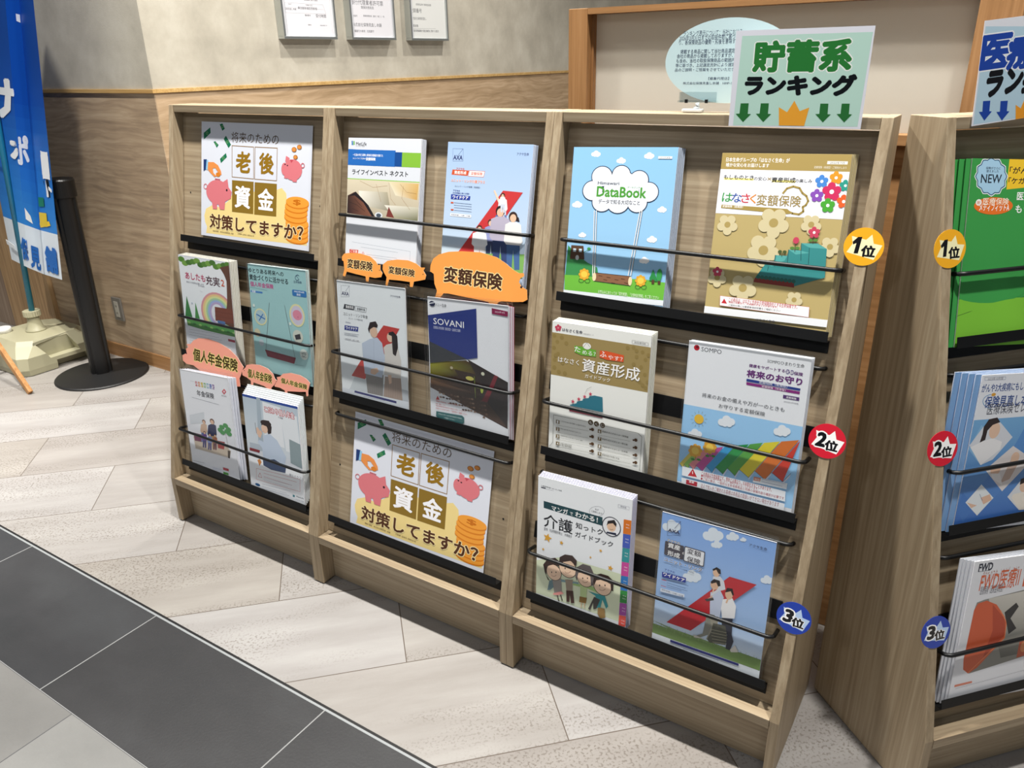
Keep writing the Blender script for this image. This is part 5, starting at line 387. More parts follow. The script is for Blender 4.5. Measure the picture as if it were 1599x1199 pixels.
 'kaigo':('F2F6FA',[('P','DDE6C8',[0,95.5,65.4,122.9,135.4,123.7,202.4,124.5,205,15.2,0,15.5]),('T','4A4C58',[7.3,269.4,56.5,272.8],'介護保険制度とあいおい知識',0.006,None,0,0),('P','4A4C58',[7.4,266,18.3,266,18.3,268.7,7.4,268.7]),('L','8A8C98',[19,266.2,37.9,266.8],0.4,0),('P','224850',[14.3,238.1,150.5,237.4,151.4,218.8,14.7,222.5]),('T','FFFFFF',[33.5,221.7,72.1,233],'マンガ',0.02,None,0,0),('T','FFFFFF',[76.7,222.7,83.9,229.8],'で',0.01,None,0,0),('T','FFFFFF',[89.1,222.4,140.5,234.1],'わかる！',0.02,None,0,0),('T','26282E',[15.3,180,84.7,210.5],'介護',0.012,None,0,0),('T','26282E',[91.3,197.3,153,210.9],'知っトク',0.012,None,0,0),('T','26282E',[90.7,177.6,176.5,190.2],'ガイドブック',0.012,None,0,0),('T','5A5C64',[16.8,171.5,83.3,178.5],'監修：社会保険労務士\u3000大塚裕子',0,None,0,0),('L','5A5C68',[153.8,251.4,152.7,254.9,149.7,257.4,145.2,258.7,139.8,258.6,134.1,257.1,128.7,254.4,124.4,250.8,121.7,246.7,120.8,242.6,122,239.1,125,236.5,129.6,235.2,135,235.3,140.8,236.9,146.1,239.7,150.3,243.3,153,247.4,153.8,251.4],0.4,0),('T','4A4C54',[133.2,249.3,141.6,253],'私が',0,None,0,0),('T','4A4C54',[124.7,243.1,150.9,246.9],'ご説明します！',0,None,0,0),('L','9A9CA8',[183,274.3,206.3,275,206.7,268.4,183.3,268],0.4,1),('T','8A8C98',[187.9,270,200.8,273.8],'保存版',0,None,0,0),('E','2A3040',[171,222.3,20.7,21.4]),('E','F2F4F8',[171,222.3,18.8,19.5]),('P','2A3048',[161.8,209.2,181.4,211.5,183.3,206.1,160.3,205.4]),('E','EBC6A8',[171,222.3,9.7,10.4]),('P','2A2426',[160.5,222,162.6,233.1,176.7,239,182,231.3,181.4,224.6,173.9,230.7,164.2,227]),('L','3A2A2A',[167.4,216.7,171.4,215.9,175.2,218.2],0.7,0),('P','E0A840',[27.7,166.6,23.6,160.3,16.2,161,21,155.2,18,148.4,24.9,151.1,30.6,146.1,30.1,153.6,36.6,157.4,29.3,159.3]),('P','E0A840',[60.3,159.4,58.4,156.3,54.7,156.7,57.1,153.9,55.6,150.5,59,151.8,61.8,149.4,61.5,153.1,64.7,154.9,61.1,155.9]),('P','E0A840',[16.5,129.8,15.2,127.7,12.6,127.9,14.2,126,13.2,123.7,15.6,124.6,17.5,122.9,17.3,125.4,19.5,126.7,17.1,127.4]),('P','E0A840',[150.7,166.8,149.2,164.5,146.4,164.8,148.2,162.7,147.1,160.1,149.6,161.1,151.7,159.3,151.5,162.1,153.9,163.5,151.2,164.2]),('P','E0A840',[128.3,144.2,127.2,142.5,125.1,142.7,126.5,141,125.6,139.1,127.6,139.9,129.1,138.5,129,140.6,130.8,141.7,128.8,142.2]),('P','E0A840',[174.4,137.3,172,133.5,167.5,133.9,170.3,130.4,168.5,126.2,172.8,127.9,176.2,124.9,175.9,129.4,179.8,131.7,175.4,132.8]),('P','E07A28',[196.8,245.8,213,247.2,213,216.5,196.8,214.9]),('T','FFFFFF',[201.7,234.9,208.9,237.4],'介護の知識',0,None,0,0),('T','FFFFFF',[202.1,228.5,209.2,231],'相談窓口',0,None,0,0),('P','4A62C0',[197,214.3,213,215.9,213,186.1,197,184.3]),('T','FFFFFF',[202,203.4,209.2,205.9],'介護の知識',0,None,0,0),('T','FFFFFF',[202.3,196.9,209.6,199.4],'相談窓口',0,None,0,0),('P','3A9AA0',[197.2,183.7,213,185.5,213,155.1,197.2,153.1]),('T','FFFFFF',[202.2,172.8,209.5,175.3],'介護の知識',0,None,0,0),('T','FFFFFF',[202.6,166.3,209.8,168.8],'相談窓口',0,None,0,0),('P','D050A0',[197.4,152.5,213,154.5,213,124,197.4,121.9]),('T','FFFFFF',[202.5,141.6,209.8,144],'介護の知識',0,None,0,0),('T','FFFFFF',[202.8,135,210.1,137.4],'相談窓口',0,None,0,0),('P','3A80C8',[197.6,121.3,213,123.4,213,91.3,197.7,88.9]),('T','FFFFFF',[202.7,110.4,210,112.7],'介護の知識',0,None,0,0),('T','FFFFFF',[203,103.7,210.4,106.1],'相談窓口',0,None,0,0),('P','3A9048',[197.9,88.3,213,90.7,213,62.9,197.7,60.4]),('T','FFFFFF',[203,77.4,210.4,79.7],'介護の知識',0,None,0,0),('T','FFFFFF',[203.3,70.7,210.7,73],'相談窓口',0,None,0,0),('P','A850A8',[197.9,59.7,213,62.3,213,34.3,197.7,31.5]),('T','FFFFFF',[203,48.9,210.4,51.1],'介護の知識',0,None,0,0),('T','FFFFFF',[203.4,42.1,210.8,44.3],'相談窓口',0,None,0,0),('P','E05A50',[197.9,30.9,213,33.6,213,9.1,197.6,6.2]),('T','FFFFFF',[203.1,20,210.5,22.2],'介護の知識',0,None,0,0),('T','FFFFFF',[203.4,13.2,210.9,15.4],'相談窓口',0,None,0,0),('P','6E8A90',[32.8,55.6,45.4,65.1,49.5,50.2,35.2,34.6,28.6,32.4]),('P','9A948E',[40,63.3,61.7,70.4,64.6,33.6,46.5,27.5]),('P','EFA09A',[44.6,30.5,62.6,40.2,68.9,36.9,55.6,28.8,42.1,26]),('L','40302E',[53.1,27.9,57.9,15],2.2,0),('L','40302E',[61.1,31.3,65.8,19.5],2.2,0),('P','7FA0A8',[61.7,68.6,102.6,74.9,102.8,70.7,61.9,63.3]),('P','A09080',[71.4,71.7,89.1,76.8,89.3,49.9,75.1,46.2]),('P','4A302A',[74.4,47,90.7,51,94.6,23,86.8,20.3,83.2,41.7,83.1,21.9,76,20.1]),('P','A8C880',[89.4,68.7,134,76.4,158.4,68.8,155.2,64.3,124,67.8,90.6,64.5]),('P','BFD498',[107.1,69.3,123.7,73,122.1,44.2,108.1,43]),('P','8A6A34',[106.6,43.6,123.5,45.7,121.9,31.7,106.1,29.8]),('L','D8B898',[111.4,29.8,111.1,19],2,0),('L','D8B898',[118.4,31.2,118.9,20.6],2,0),('P','3A9AA0',[125.9,62.1,145,62.6,163.7,65.4,172.6,42.2,168.5,35.5,159.1,53.3,155,30.8,141.2,29.5,143.5,56.8]),('P','4A4644',[140.2,53.9,154.1,51.6,146.5,27.8,139.7,23.7,138.4,39.2,132.3,19.3,127.6,21.2]),('P','A08050',[149.8,32.5,165.1,34.4,167.8,14.1,156,8.1,149.8,16.5]),('E','3A2A28',[43.5,79.9,18.4,19.1]),('E','F3D2B6',[43.5,79.9,17.4,17.9]),('E','2A2224',[38.3,78.6,1.2,1.9]),('E','2A2224',[48.7,81.9,1.2,1.9]),('L','7A2A2A',[38,72.1,38.9,71,40.3,70.3,42,70.2,43.8,70.5,45.6,71.4,47.3,72.6,48.6,74.1,49.4,75.7],0.7,0),('P','40302C',[21.2,73.5,17.1,90.2,27.8,107.8,45.8,115.1,60.5,107.3,59,98,40.9,97.6,26.4,89.5,25.1,67.5,34.6,56.2,29,58]),('E','3A2A28',[76.2,99.5,21,21.9]),('E','F3D2B6',[76.2,99.5,19.8,20.5]),('E','2A2224',[70.2,98,1.4,2.2]),('E','2A2224',[82.1,101.8,1.4,2.1]),('L','7A2A2A',[69.9,90.5,71,89.3,72.5,88.5,74.5,88.3,76.6,88.7,78.6,89.7,80.5,91.1,82,92.8,82.9,94.7],0.7,0),('P','4A3C38',[55.3,102.1,56.5,120.1,68.8,130.2,86.4,132.7,97.3,123.9,96,111.3,83.3,119.6,65.8,111.7]),('E','3A2A28',[117.8,89.6,19,20.1]),('E','F3D2B6',[117.8,89.6,17.9,18.8]),('E','2A2224',[112.4,88.3,1.3,2]),('E','2A2224',[123.2,91.7,1.2,2]),('L','7A2A2A',[112.2,81.4,113.2,80.2,114.6,79.6,116.3,79.4,118.2,79.8,120.1,80.6,121.8,81.9,123.1,83.5,124,85.2],0.7,0),('P','6A6262',[94.3,89.8,96.1,107.9,111.4,121.3,128.6,121.6,136.8,106.9,136.7,79,132.2,77.6,129.7,97.6,115.5,103.6,101.8,97.4,98.3,77]),('E','3A2A28',[157.6,85.9,21.3,22.9]),('E','F3D2B6',[157.6,85.9,20.1,21.5]),('E','2A2224',[151.5,84.4,1.4,2.3]),('E','2A2224',[163.6,88.3,1.4,2.2]),('L','7A2A2A',[151.3,76.5,152.4,75.2,154,74.4,156,74.2,158.1,74.7,160.2,75.7,162.1,77.1,163.6,78.9,164.5,80.9],0.7,0),('P','3A2A28',[136.9,89.6,138,103.8,153,112.1,169.8,112.3,181.9,104.3,182.2,80.3,177.4,82.1,175.7,95.4,156.9,99.6,143.6,93.5,139,79.8])]),
 'axa3':('7FA2D6',[('G',['A8C8F2','A8C8F2','86B0EE','86B0EE'],[0,119.4,214,119.4,214,290.1,0,290.1]),('G',['DCE8F4','DCE8F4','A8C8F2','A8C8F2'],[0,38.3,214,38.3,214,119.4,0,119.4]),('E','E4EEF8',[89.4,268.2,8.1,8.7]),('E','E4EEF8',[100.6,277.3,10.2,11]),('E','E4EEF8',[111.9,275.8,7.9,8.6]),('E','E4EEF8',[97.1,267.3,7.3,7.9]),('E','E4EEF8',[107.3,269.6,7.3,7.9]),('E','E4EEF8',[102.9,253.5,4.5,4.8]),('E','E4EEF8',[109.1,258.6,5.6,6.1]),('E','E4EEF8',[115.4,257.8,4.4,4.8]),('E','E4EEF8',[107.2,253,4,4.4]),('E','E4EEF8',[112.8,254.3,4,4.4]),('E','E4EEF8',[129.4,277.7,4.9,5.3]),('E','E4EEF8',[136.1,283.2,6.2,6.8]),('E','E4EEF8',[143,282.3,4.8,5.3]),('E','E4EEF8',[134,277.1,4.4,4.8]),('E','E4EEF8',[140.3,278.5,4.4,4.8]),('E','E4EEF8',[9.9,263.1,7.6,8]),('E','E4EEF8',[20.6,271.5,9.6,10.1]),('E','E4EEF8',[31.2,270.2,7.5,7.9]),('E','E4EEF8',[17.1,262.3,6.9,7.2]),('E','E4EEF8',[26.8,264.4,6.9,7.2]),('E','E4EEF8',[58.6,171.3,7.5,8.1]),('E','E4EEF8',[69,180.1,9.5,10.3]),('E','E4EEF8',[79.5,179.2,7.4,8]),('E','E4EEF8',[65.6,170.7,6.8,7.4]),('E','E4EEF8',[75.2,173.2,6.7,7.3]),('E','E4EEF8',[199,212.3,4.7,5.3]),('E','E4EEF8',[205.4,218,5.9,6.8]),('E','E4EEF8',[212.1,217.3,4.6,5.3]),('E','E4EEF8',[203.5,211.8,4.2,4.8]),('E','E4EEF8',[209.5,213.4,4.2,4.8]),('E','E4EEF8',[152.3,279.3,2.4,2.6]),('E','E4EEF8',[155.6,282.1,3,3.4]),('E','E4EEF8',[159,281.6,2.4,2.6]),('E','E4EEF8',[154.6,279,2.2,2.4]),('E','E4EEF8',[157.6,279.7,2.2,2.4]),('G',['8FA878','86A068','6A8A4E','7C9A60'],[0,54.1,48.4,51.1,213.4,50.6,212.4,15.6]),('P','7E9A5C',[0,48,105.6,49.7,212.1,50.1,211.1,23.9,0.1,26.3]),('L','6A8848',[0,47.4,0.9,54.3],0.5,0),('L','9AB478',[5.8,44.8,6.7,51.6],0.5,0),('L','A8BC88',[11.6,42.2,12.5,49],0.5,0),('L','6A8848',[16.8,47.4,17.7,54.2],0.5,0),('L','9AB478',[22.5,44.7,23.5,51.5],0.5,0),('L','A8BC88',[28.3,42.1,29.2,48.9],0.5,0),('L','6A8848',[33.4,47.3,34.3,54.1],0.5,0),('L','9AB478',[39.1,44.7,40,51.5],0.5,0),('L','A8BC88',[44.8,42.1,45.7,48.9],0.5,0),('L','6A8848',[49.8,47.3,50.7,54],0.5,0),('L','9AB478',[55.5,44.7,56.4,51.4],0.5,0),('L','A8BC88',[61.2,42.1,62,48.8],0.5,0),('L','6A8848',[66.1,47.2,67,53.9],0.5,0),('L','9AB478',[71.7,44.6,72.6,51.3],0.5,0),('L','A8BC88',[77.3,42.1,78.2,48.7],0.5,0),('L','6A8848',[82.2,47.2,83,53.8],0.5,0),('L','9AB478',[87.8,44.6,88.6,51.2],0.5,0),('L','A8BC88',[93.3,42,94.1,48.7],0.5,0),('L','6A8848',[98.1,47.1,98.9,53.7],0.5,0),('L','9AB478',[103.7,44.6,104.4,51.2],0.5,0),('L','A8BC88',[108.4,49.6,109.2,56.2],0.5,0),('L','6A8848',[113.9,47.1,114.6,53.6],0.5,0),('L','9AB478',[119.4,44.5,120.1,51.1],0.5,0),('L','A8BC88',[124.1,49.5,124.8,56.1],0.5,0),('L','6A8848',[129.5,47,130.2,53.6],0.5,0),('L','9AB478',[134.9,44.5,135.6,51],0.5,0),('L','A8BC88',[139.5,49.5,140.2,56],0.5,0),('L','6A8848',[144.9,47,145.6,53.5],0.5,0),('L','9AB478',[150.3,44.5,151,51],0.5,0),('L','A8BC88',[154.8,49.4,155.5,55.9],0.5,0),('L','6A8848',[160.2,46.9,160.8,53.4],0.5,0),('L','9AB478',[165.5,44.4,166.1,50.9],0.5,0),('L','A8BC88',[170,49.4,170.6,55.8],0.5,0),('L','6A8848',[175.3,46.9,175.9,53.3],0.5,0),('L','9AB478',[180.5,44.4,181.2,50.8],0.5,0),('L','A8BC88',[185,49.3,185.6,55.7],0.5,0),('L','6A8848',[190.2,46.8,190.8,53.2],0.5,0),('L','9AB478',[195.4,44.3,196,50.8],0.5,0),('L','A8BC88',[199.8,49.2,200.4,55.6],0.5,0),('L','6A8848',[205,46.8,205.6,53.2],0.5,0),('P','E4EAF0',[0,0,214,0,214,27,0,27]),('P','7C9A58',[49.3,41.4,213.4,50.6,214,27.8,72.3,26.5]),('L','20264E',[11.4,275.8,37.1,282.7,39.6,253.8,13.8,246,11.4,275.8],0.5,0),('L','20264E',[26.8,265.2,37.1,282.4],0.7,0),('T','20264E',[14.2,255.1,37.9,262.1],'AXA',0.03,None,0,0),('T','20264E',[167.3,271.7,199.2,277.3],'アクサ生命',0.01,None,0,0),('Q','4A4650',[10.5,205.1,48.5,234.5,2]),('T','FFFFFF',[16.5,222,41.2,232.9],'資産',0.02,None,0,0),('T','FFFFFF',[17.2,205.6,42,216.5],'形成',0.02,None,0,0),('T','FFFFFF',[46.3,216.5,53.8,222.4],'の',0.02,'4A4650',0.06,0),('Q','4A4650',[49.3,203.5,89.5,235.3,2]),('Q','F0F2F6',[50.9,205.2,88,233.5,2]),('T','4A4650',[55.3,221,82.2,232.8],'変額',0.02,None,0,0),('T','4A4650',[56.1,204.9,82.3,216.5],'保険',0.02,None,0,0),('T','FFFFFF',[14.5,234.2,40.2,239.9],'アクサの',0.02,'4A4650',0.06,0),('T','4A4650',[11.5,191.5,87,199.8],'ユニット・リンク',0.015,'F4F6FA',0.05,0),('T','3A4058',[26.7,183.7,72.8,186.6],'ユニット・リンク保険（有期型）',0,None,0,0),('T','2A3A90',[14.5,171.5,34.9,176],'アクサの',0.02,None,0,0),('P','2A3A98',[9.6,167.1,58,169.6,57.8,159.6,10.5,155.8]),('T','FFFFFF',[12.6,159.7,55.9,167.4],'ワイドケア',0.03,None,0,0),('P','C84048',[9.8,149.7,19.7,149.7,19.7,150.9,9.8,150.9]),('P','C84048',[9.8,136.6,20.1,136.6,20.1,137.7,9.8,137.7]),('L','3A4A80',[20.9,152.4,64.3,154.6],0.6,0),('L','3A4A80',[21.4,147.1,58.9,147.4],0.6,0),('L','3A4A80',[21.8,141.9,63.1,143.5],0.6,0),('L','3A4A80',[21.4,137.8,51.5,139.5],0.6,0),('P','E0E8F4',[9.6,131.4,58.3,134.5,58.2,127.5,9.5,123.5]),('T','3A4668',[11.9,127.4,56,130.7],'契約年齢：15歳〜70歳',0,None,0,0),('P','C03038',[139.2,200.1,189.1,200.3,77,61,27.5,61.1]),('P','D8DCE4',[108.5,190.4,122.1,195.1,130.3,186.7,134.5,171.5,122,163.3,110.9,172.6]),('E','E2BC9E',[114.2,200.5,6.5,9.3]),('P','2A2122',[106.4,204.6,113.8,211.5,121.4,208.8,123,199.8,118.4,199.3,113.6,206.3,108.1,201.5]),('P','C6D0E6',[107.4,156.3,125,167,133,154.1,130.7,126.9,128.7,95.6,112,91.2,108.5,134]),('E','DDB496',[113.4,174.2,7.8,10.1]),('P','2A2122',[105.6,178.3,111.3,185.8,122.4,185.9,124.8,175.5,120.3,172.9,116.2,180.1,107.3,174.4]),('L','E2BC9E',[113.1,167.7,110.1,146,103.9,139.9],3,0),('L','D8DCE4',[124.7,169.9,109.6,151.5],4,0),('P','4A4848',[97.2,137.6,113.4,147.1,115.6,142.2,102.6,134.9]),('P','8A8A80',[105.1,109.8,120.3,111.6,112.7,66.2,98.1,54.6,88.2,47.9,86,52.6,100.8,63.5]),('P','9A9688',[110.4,107.9,127.3,110.4,126.9,79.5,115.5,55.5,108.6,54.8,116.3,83.1]),('P','F0F0F2',[131.7,149.9,149.2,158,157.3,144.1,157.4,117.9,134,111,130.3,130.5]),('E','E2BC9E',[142,164,7.1,10.8]),('P','2A2122',[134.4,165.9,137.4,176.2,147.2,177.7,151,166.1,148.7,163.4,144.5,171.3,136.7,166.6]),('L','E2BC9E',[138.9,145,141.2,155.2],3,0),('P','3A3C48',[134,111,153.6,115.7,155.4,82.8,160.2,69.3,155.6,48.2,147.1,48.6,147.3,79.7,135.4,90.5]),('P','5A5A50',[118.7,93.7,142.2,96.9,148.1,72.3,146.4,56.1,116.1,49.9,110.4,54.3,117,75.6]),('L','B8B49A',[115,78.7,145.3,82.8],0.8,0),('L','B8B49A',[116.6,72.4,145.9,76.8],0.8,0),('L','B8B49A',[118.3,66,146.5,70.9],0.8,0),('L','B8B49A',[120,59.7,147.1,65],0.8,0),('L','B8B49A',[121.6,53.3,147.8,59],0.8,0),('P','D8D4CC',[155.4,50.1,164.2,63.2,171.2,50.6,157.7,45.1]),('P','C8C4B8',[84,55,96.4,53.9,108.7,53.7,84.5,49.3]),('P','2A3070',[38.5,25.9,174.7,26.8,174.9,21.8,38.6,20.3]),('L','3A4A80',[66,15.9,136.5,18.4],0.7,0)]),
 'green':('3E9A4C',[('P','F2C834',[71.2,297.2,102.8,297.2,114.7,254.4,71.4,250.5]),('P','F0F4F8',[72,270.6,70.5,266.8,68.5,263.4,69.4,259.3,69.6,255,66.2,252.6,62.5,250.8,61.1,247.1,59,243.5,54.5,243.1,50.2,243.4,46.9,241.1,43.1,239.2,38.8,241,35,243.3,30.7,243,26.2,243.2,23.3,246.7,21,250.4,16.9,252.1,12.9,254.4,12.1,258.7,12,262.7,9.1,266,6.7,269.8,8.2,273.6,10.2,276.9,9.4,280.9,9.2,285.1,12.6,287.5,16.2,289.3,17.5,293,19.6,296.5,24,296.9,28.3,296.6,31.5,297.2,35.2,297.2,39.5,297.2,43.3,296.9,47.5,297.2,52,297.1,55,293.6,57.3,290,61.5,288.4,65.5,286,66.4,281.8,66.6,277.8,69.5,274.4]),('P','2A5A78',[70.4,270.6,69,266.9,67.1,263.7,67.9,259.8,68.1,255.7,64.9,253.4,61.4,251.7,60,248.2,58.1,244.8,53.8,244.4,49.6,244.7,46.5,242.5,42.9,240.7,38.8,242.4,35.2,244.6,31.1,244.3,26.8,244.5,24,247.9,21.9,251.3,18,253,14.2,255.2,13.4,259.2,13.2,263.1,10.6,266.2,8.3,269.8,9.7,273.4,11.6,276.6,10.8,280.4,10.6,284.4,13.8,286.7,17.3,288.4,18.6,291.9,20.5,295.2,24.7,295.6,28.8,295.4,31.8,297.2,35.4,297.2,39.5,297.2,43.1,295.6,47.1,296,51.4,295.8,54.3,292.5,56.5,289.1,60.4,287.5,64.3,285.3,65.1,281.2,65.3,277.4,68,274.2]),('P','A8D0EA',[68.5,270.6,67.2,267.1,65.4,264.1,66.2,260.4,66.4,256.6,63.3,254.4,60,252.8,58.8,249.5,56.9,246.3,52.9,246,49,246.3,46.1,244.2,42.7,242.4,38.8,244.1,35.4,246.1,31.6,245.8,27.6,246.1,24.9,249.2,22.9,252.5,19.3,254,15.7,256.1,14.9,259.9,14.8,263.5,12.3,266.4,10.1,269.8,11.4,273.2,13.2,276.2,12.5,279.8,12.3,283.6,15.3,285.7,18.6,287.3,19.8,290.6,21.6,293.7,25.6,294.1,29.4,293.9,32.3,296,35.6,297.2,39.5,296.1,42.9,294.1,46.6,294.5,50.7,294.3,53.3,291.2,55.4,287.9,59.1,286.4,62.7,284.4,63.5,280.6,63.7,277,66.3,274]),('T','2A3A50',[27.3,280.7,55.7,284.9],'保障がさらに',0.015,None,0,0),('T','2A3A50',[28.7,276.1,52.8,280.3],'使えました',0.015,None,0,0),('T','26303C',[19.7,259.9,59.7,273.6],'NEW',0.015,None,0,0),('T','26262A',[73.6,274.8,147.7,285.7],'「がんなど」',0.02,None,0,0),('T','26262A',[73.7,259,132,269.3],'「ケガ」も',0.02,None,0,0),('T','FFFFFF',[93.4,233.7,166,247.3],'医療保険は',0.02,None,0,0),('T','FFFFFF',[93.1,213.5,169,227.4],'もう新しい',0.02,None,0,0),('E','E8752C',[49.3,224.9,37.9,13.5]),('E','F6F2EC',[19.9,230.1,5.8,5.1]),('T','D8622C',[16.8,227.3,23.1,232.4],'新',0.01,None,0,0),('T','FFFFFF',[21.8,216.8,80.6,228.7],'メディフィットA',0.015,None,0,0),('T','FFF0DC',[28.1,226.3,78.3,237.4],'医療保険',0.01,None,0,0),('P','7CBF3C',[0,0,211,0,211,77.9,0,77.9]),('E','3E9A4C',[58.5,94.6,77.6,24.2]),('L','20402A',[0,51,50.4,64.5,134.3,79.4],0.7,0),('E','7CBF3C',[163.5,38.9,156.8,40.2])]),
 'blue':('E6EAF2',[('P','E6EAF2',[0,280,83.7,280,84.5,280,1.4,278.3]),('L','7A88A8',[4.9,276.2,47.3,275.4,47.8,270.3,6.1,271.2],0.5,1),('T','6A6A78',[11.5,270.6,42.8,275.3],'2023年10月版',0,None,0,0),('T','2A4A8C',[3.4,250.2,142.9,265],'がんや3大疾病にもしっかり備える',0.02,None,0,0),('L','6AA0D0',[24.3,246.2,21.7,245.9,19.3,245.4,17.1,244.7,15.2,243.8,13.5,242.6,12.2,241.3,11.3,239.9,10.7,238.3,10.5,236.7,10.7,235,11.3,233.3,12.3,231.5,13.6,229.9,15.2,228.3,17.2,226.8,19.4,225.4,21.9,224.2,24.5,223.2,27.2,222.4,30.1,221.8],1.2,0),('E','D8A040',[29.7,245.8,4.6,2.9]),('T','2A4A8C',[14.8,223.1,118.4,243.4],'保険見直し本舗',0.02,None,0,0),('T','4A4C58',[23,210.6,129.6,230.7],'医療保険セレクト',0.008,None,0,0),('L','8A93A8',[43.6,214.6,75.5,215.2],0.5,0),('G',['3F70C0','3F70C0','78AEDC','78AEDC'],[0,12.8,211,12.8,211,203.4,0,203.4]),('P','5A90D0',[111.3,187.9,148.5,137.9,122.8,112.5,91.5,142.3]),('P','4A7CC4',[5.7,74.7,35.9,44.1,18.2,17.9,0,45.1]),('P','8ABAE2',[17.1,194.2,54.6,165.2,29.5,123.6,0,152.9]),('P','5688CC',[66.1,117.2,97.1,87.1,73,54.5,42.2,85.1]),('P','D9DDE6',[21.7,190.6,45,205.4,87.6,167.8,55.2,129.9,31.8,121.7,0.3,159.2]),('P','EFEFF2',[24,164.1,45.9,169.1,67.3,160.9,66.6,147.6,31.8,121.7,3,155.7]),('E','E6C4AC',[46.7,182.3,11,14.1]),('P','32282A',[22.5,190.5,30.3,203.1,47,205.3,54.9,196.6,40.4,192.6,31.8,183.3,31,166.9,20.5,162.7,22.9,177.4]),('P','E2DCDC',[93.1,151.6,125.3,132.9,130.6,111.9,89.6,68.7,43.7,112.2]),('P','C8B0A4',[94.9,128.5,112.9,120.2,100.3,90.3,81.7,85]),('E','E6C4AC',[102.6,129.6,8.9,10.4]),('E','E2BCA4',[65.7,110.4,10.4,10.4]),('P','F0ECEC',[57.3,104.3,77.4,102.6,86.6,81.1,63.8,93.5]),('P','E6ECF0',[42.1,85.8,73.8,57.9,46,27.4,15.5,54.8]),('P','E2BCA4',[45.9,60.6,64.4,65.8,71,54.7,54.8,47.5]),('P','E2BCA4',[18.7,54.5,32.7,49.7,41.1,47.1,30.3,42.9]),('L','3A6AA0',[42.3,67.8,51.1,54.9],0.7,0),('P','DCE0E6',[128.6,89.5,167.1,66.8,169,27.5,135.7,29,103.7,56.9]),('E','E6C4AC',[137.2,74.8,10.8,12.2]),('P','32282A',[125.6,77.6,124.9,88.1,135.8,91.3,138.3,81.7]),('P','EDE6DC',[115.5,61,143.3,63.7,151.6,29.2,137.8,28.8,113.2,54.2])]),
 'fwd':('E6E8EE',[('P','E6E8EE',[0,286.9,211,286.9,211,286.9,0,286.9]),('P','D8663E',[0,286.9,211,286.9,211,286.9,0,286.9]),('T','333848',[10.1,266,40.7,281.9],'FWD',0.04,None,0,0),('L','333848',[11.4,266.7,30.9,266.8],0.8,0),('T','B88A80',[22.6,244.5,99.7,268.3],'あなたのスタートをサポートする',0,None,0,0),('T','D8663E',[20,225.1,105.7,265.2],'FWD医療Ⅱ',0.012,None,0,0),('T','5A5A66',[23.8,219.8,73.4,237],'医療保険（返戻金抑制型）',0,None,0,0),('Q','D8663E',[114.9,224.3,163.6,244,1]),('P','8A8A84',[21.5,205.7,37.5,209.3,113,216.3,164.4,221.1,200,82,36.2,59.8,21.9,70.4,17.8,95.5,18.5,190.6]),('G',['C9C6BE','D8D4CC','7A7A72','5A5C58'],[45.8,210,165.5,217,198.9,86.3,101.3,81.6]),('P','D2603C',[18.5,190.6,24.1,203.4,42.4,206.7,66.2,195.5,89.8,168.4,98.1,151.1,100.5,122.6,51.5,69.5,34,60.1,21,70.6,17.4,91.5]),('P','B84A30',[57.4,196.7,90.7,164.2,100.8,130.6,60.3,88.4,69.5,143.5]),('L','E88A5A',[33.6,61.8,100.5,122.6,97.2,155.3,77.9,182],1.6,0),('P','2E2E30',[87.8,176.6,109.9,193.1,117.3,184.2,104.3,162.2,122.9,139.3,107.6,129.6]),('P','C05A3A',[137.2,116.8,186.8,133.6,200,82,138.3,75.5]),('E','D88A58',[150.7,98.3,8.4,12.9]),('P','D8846C',[8.8,40.7,46.4,42.7,47.4,38.4,8.9,36.1]),('L','8A8A94',[11.9,32.3,167.2,45.5],0.4,0)]),
}
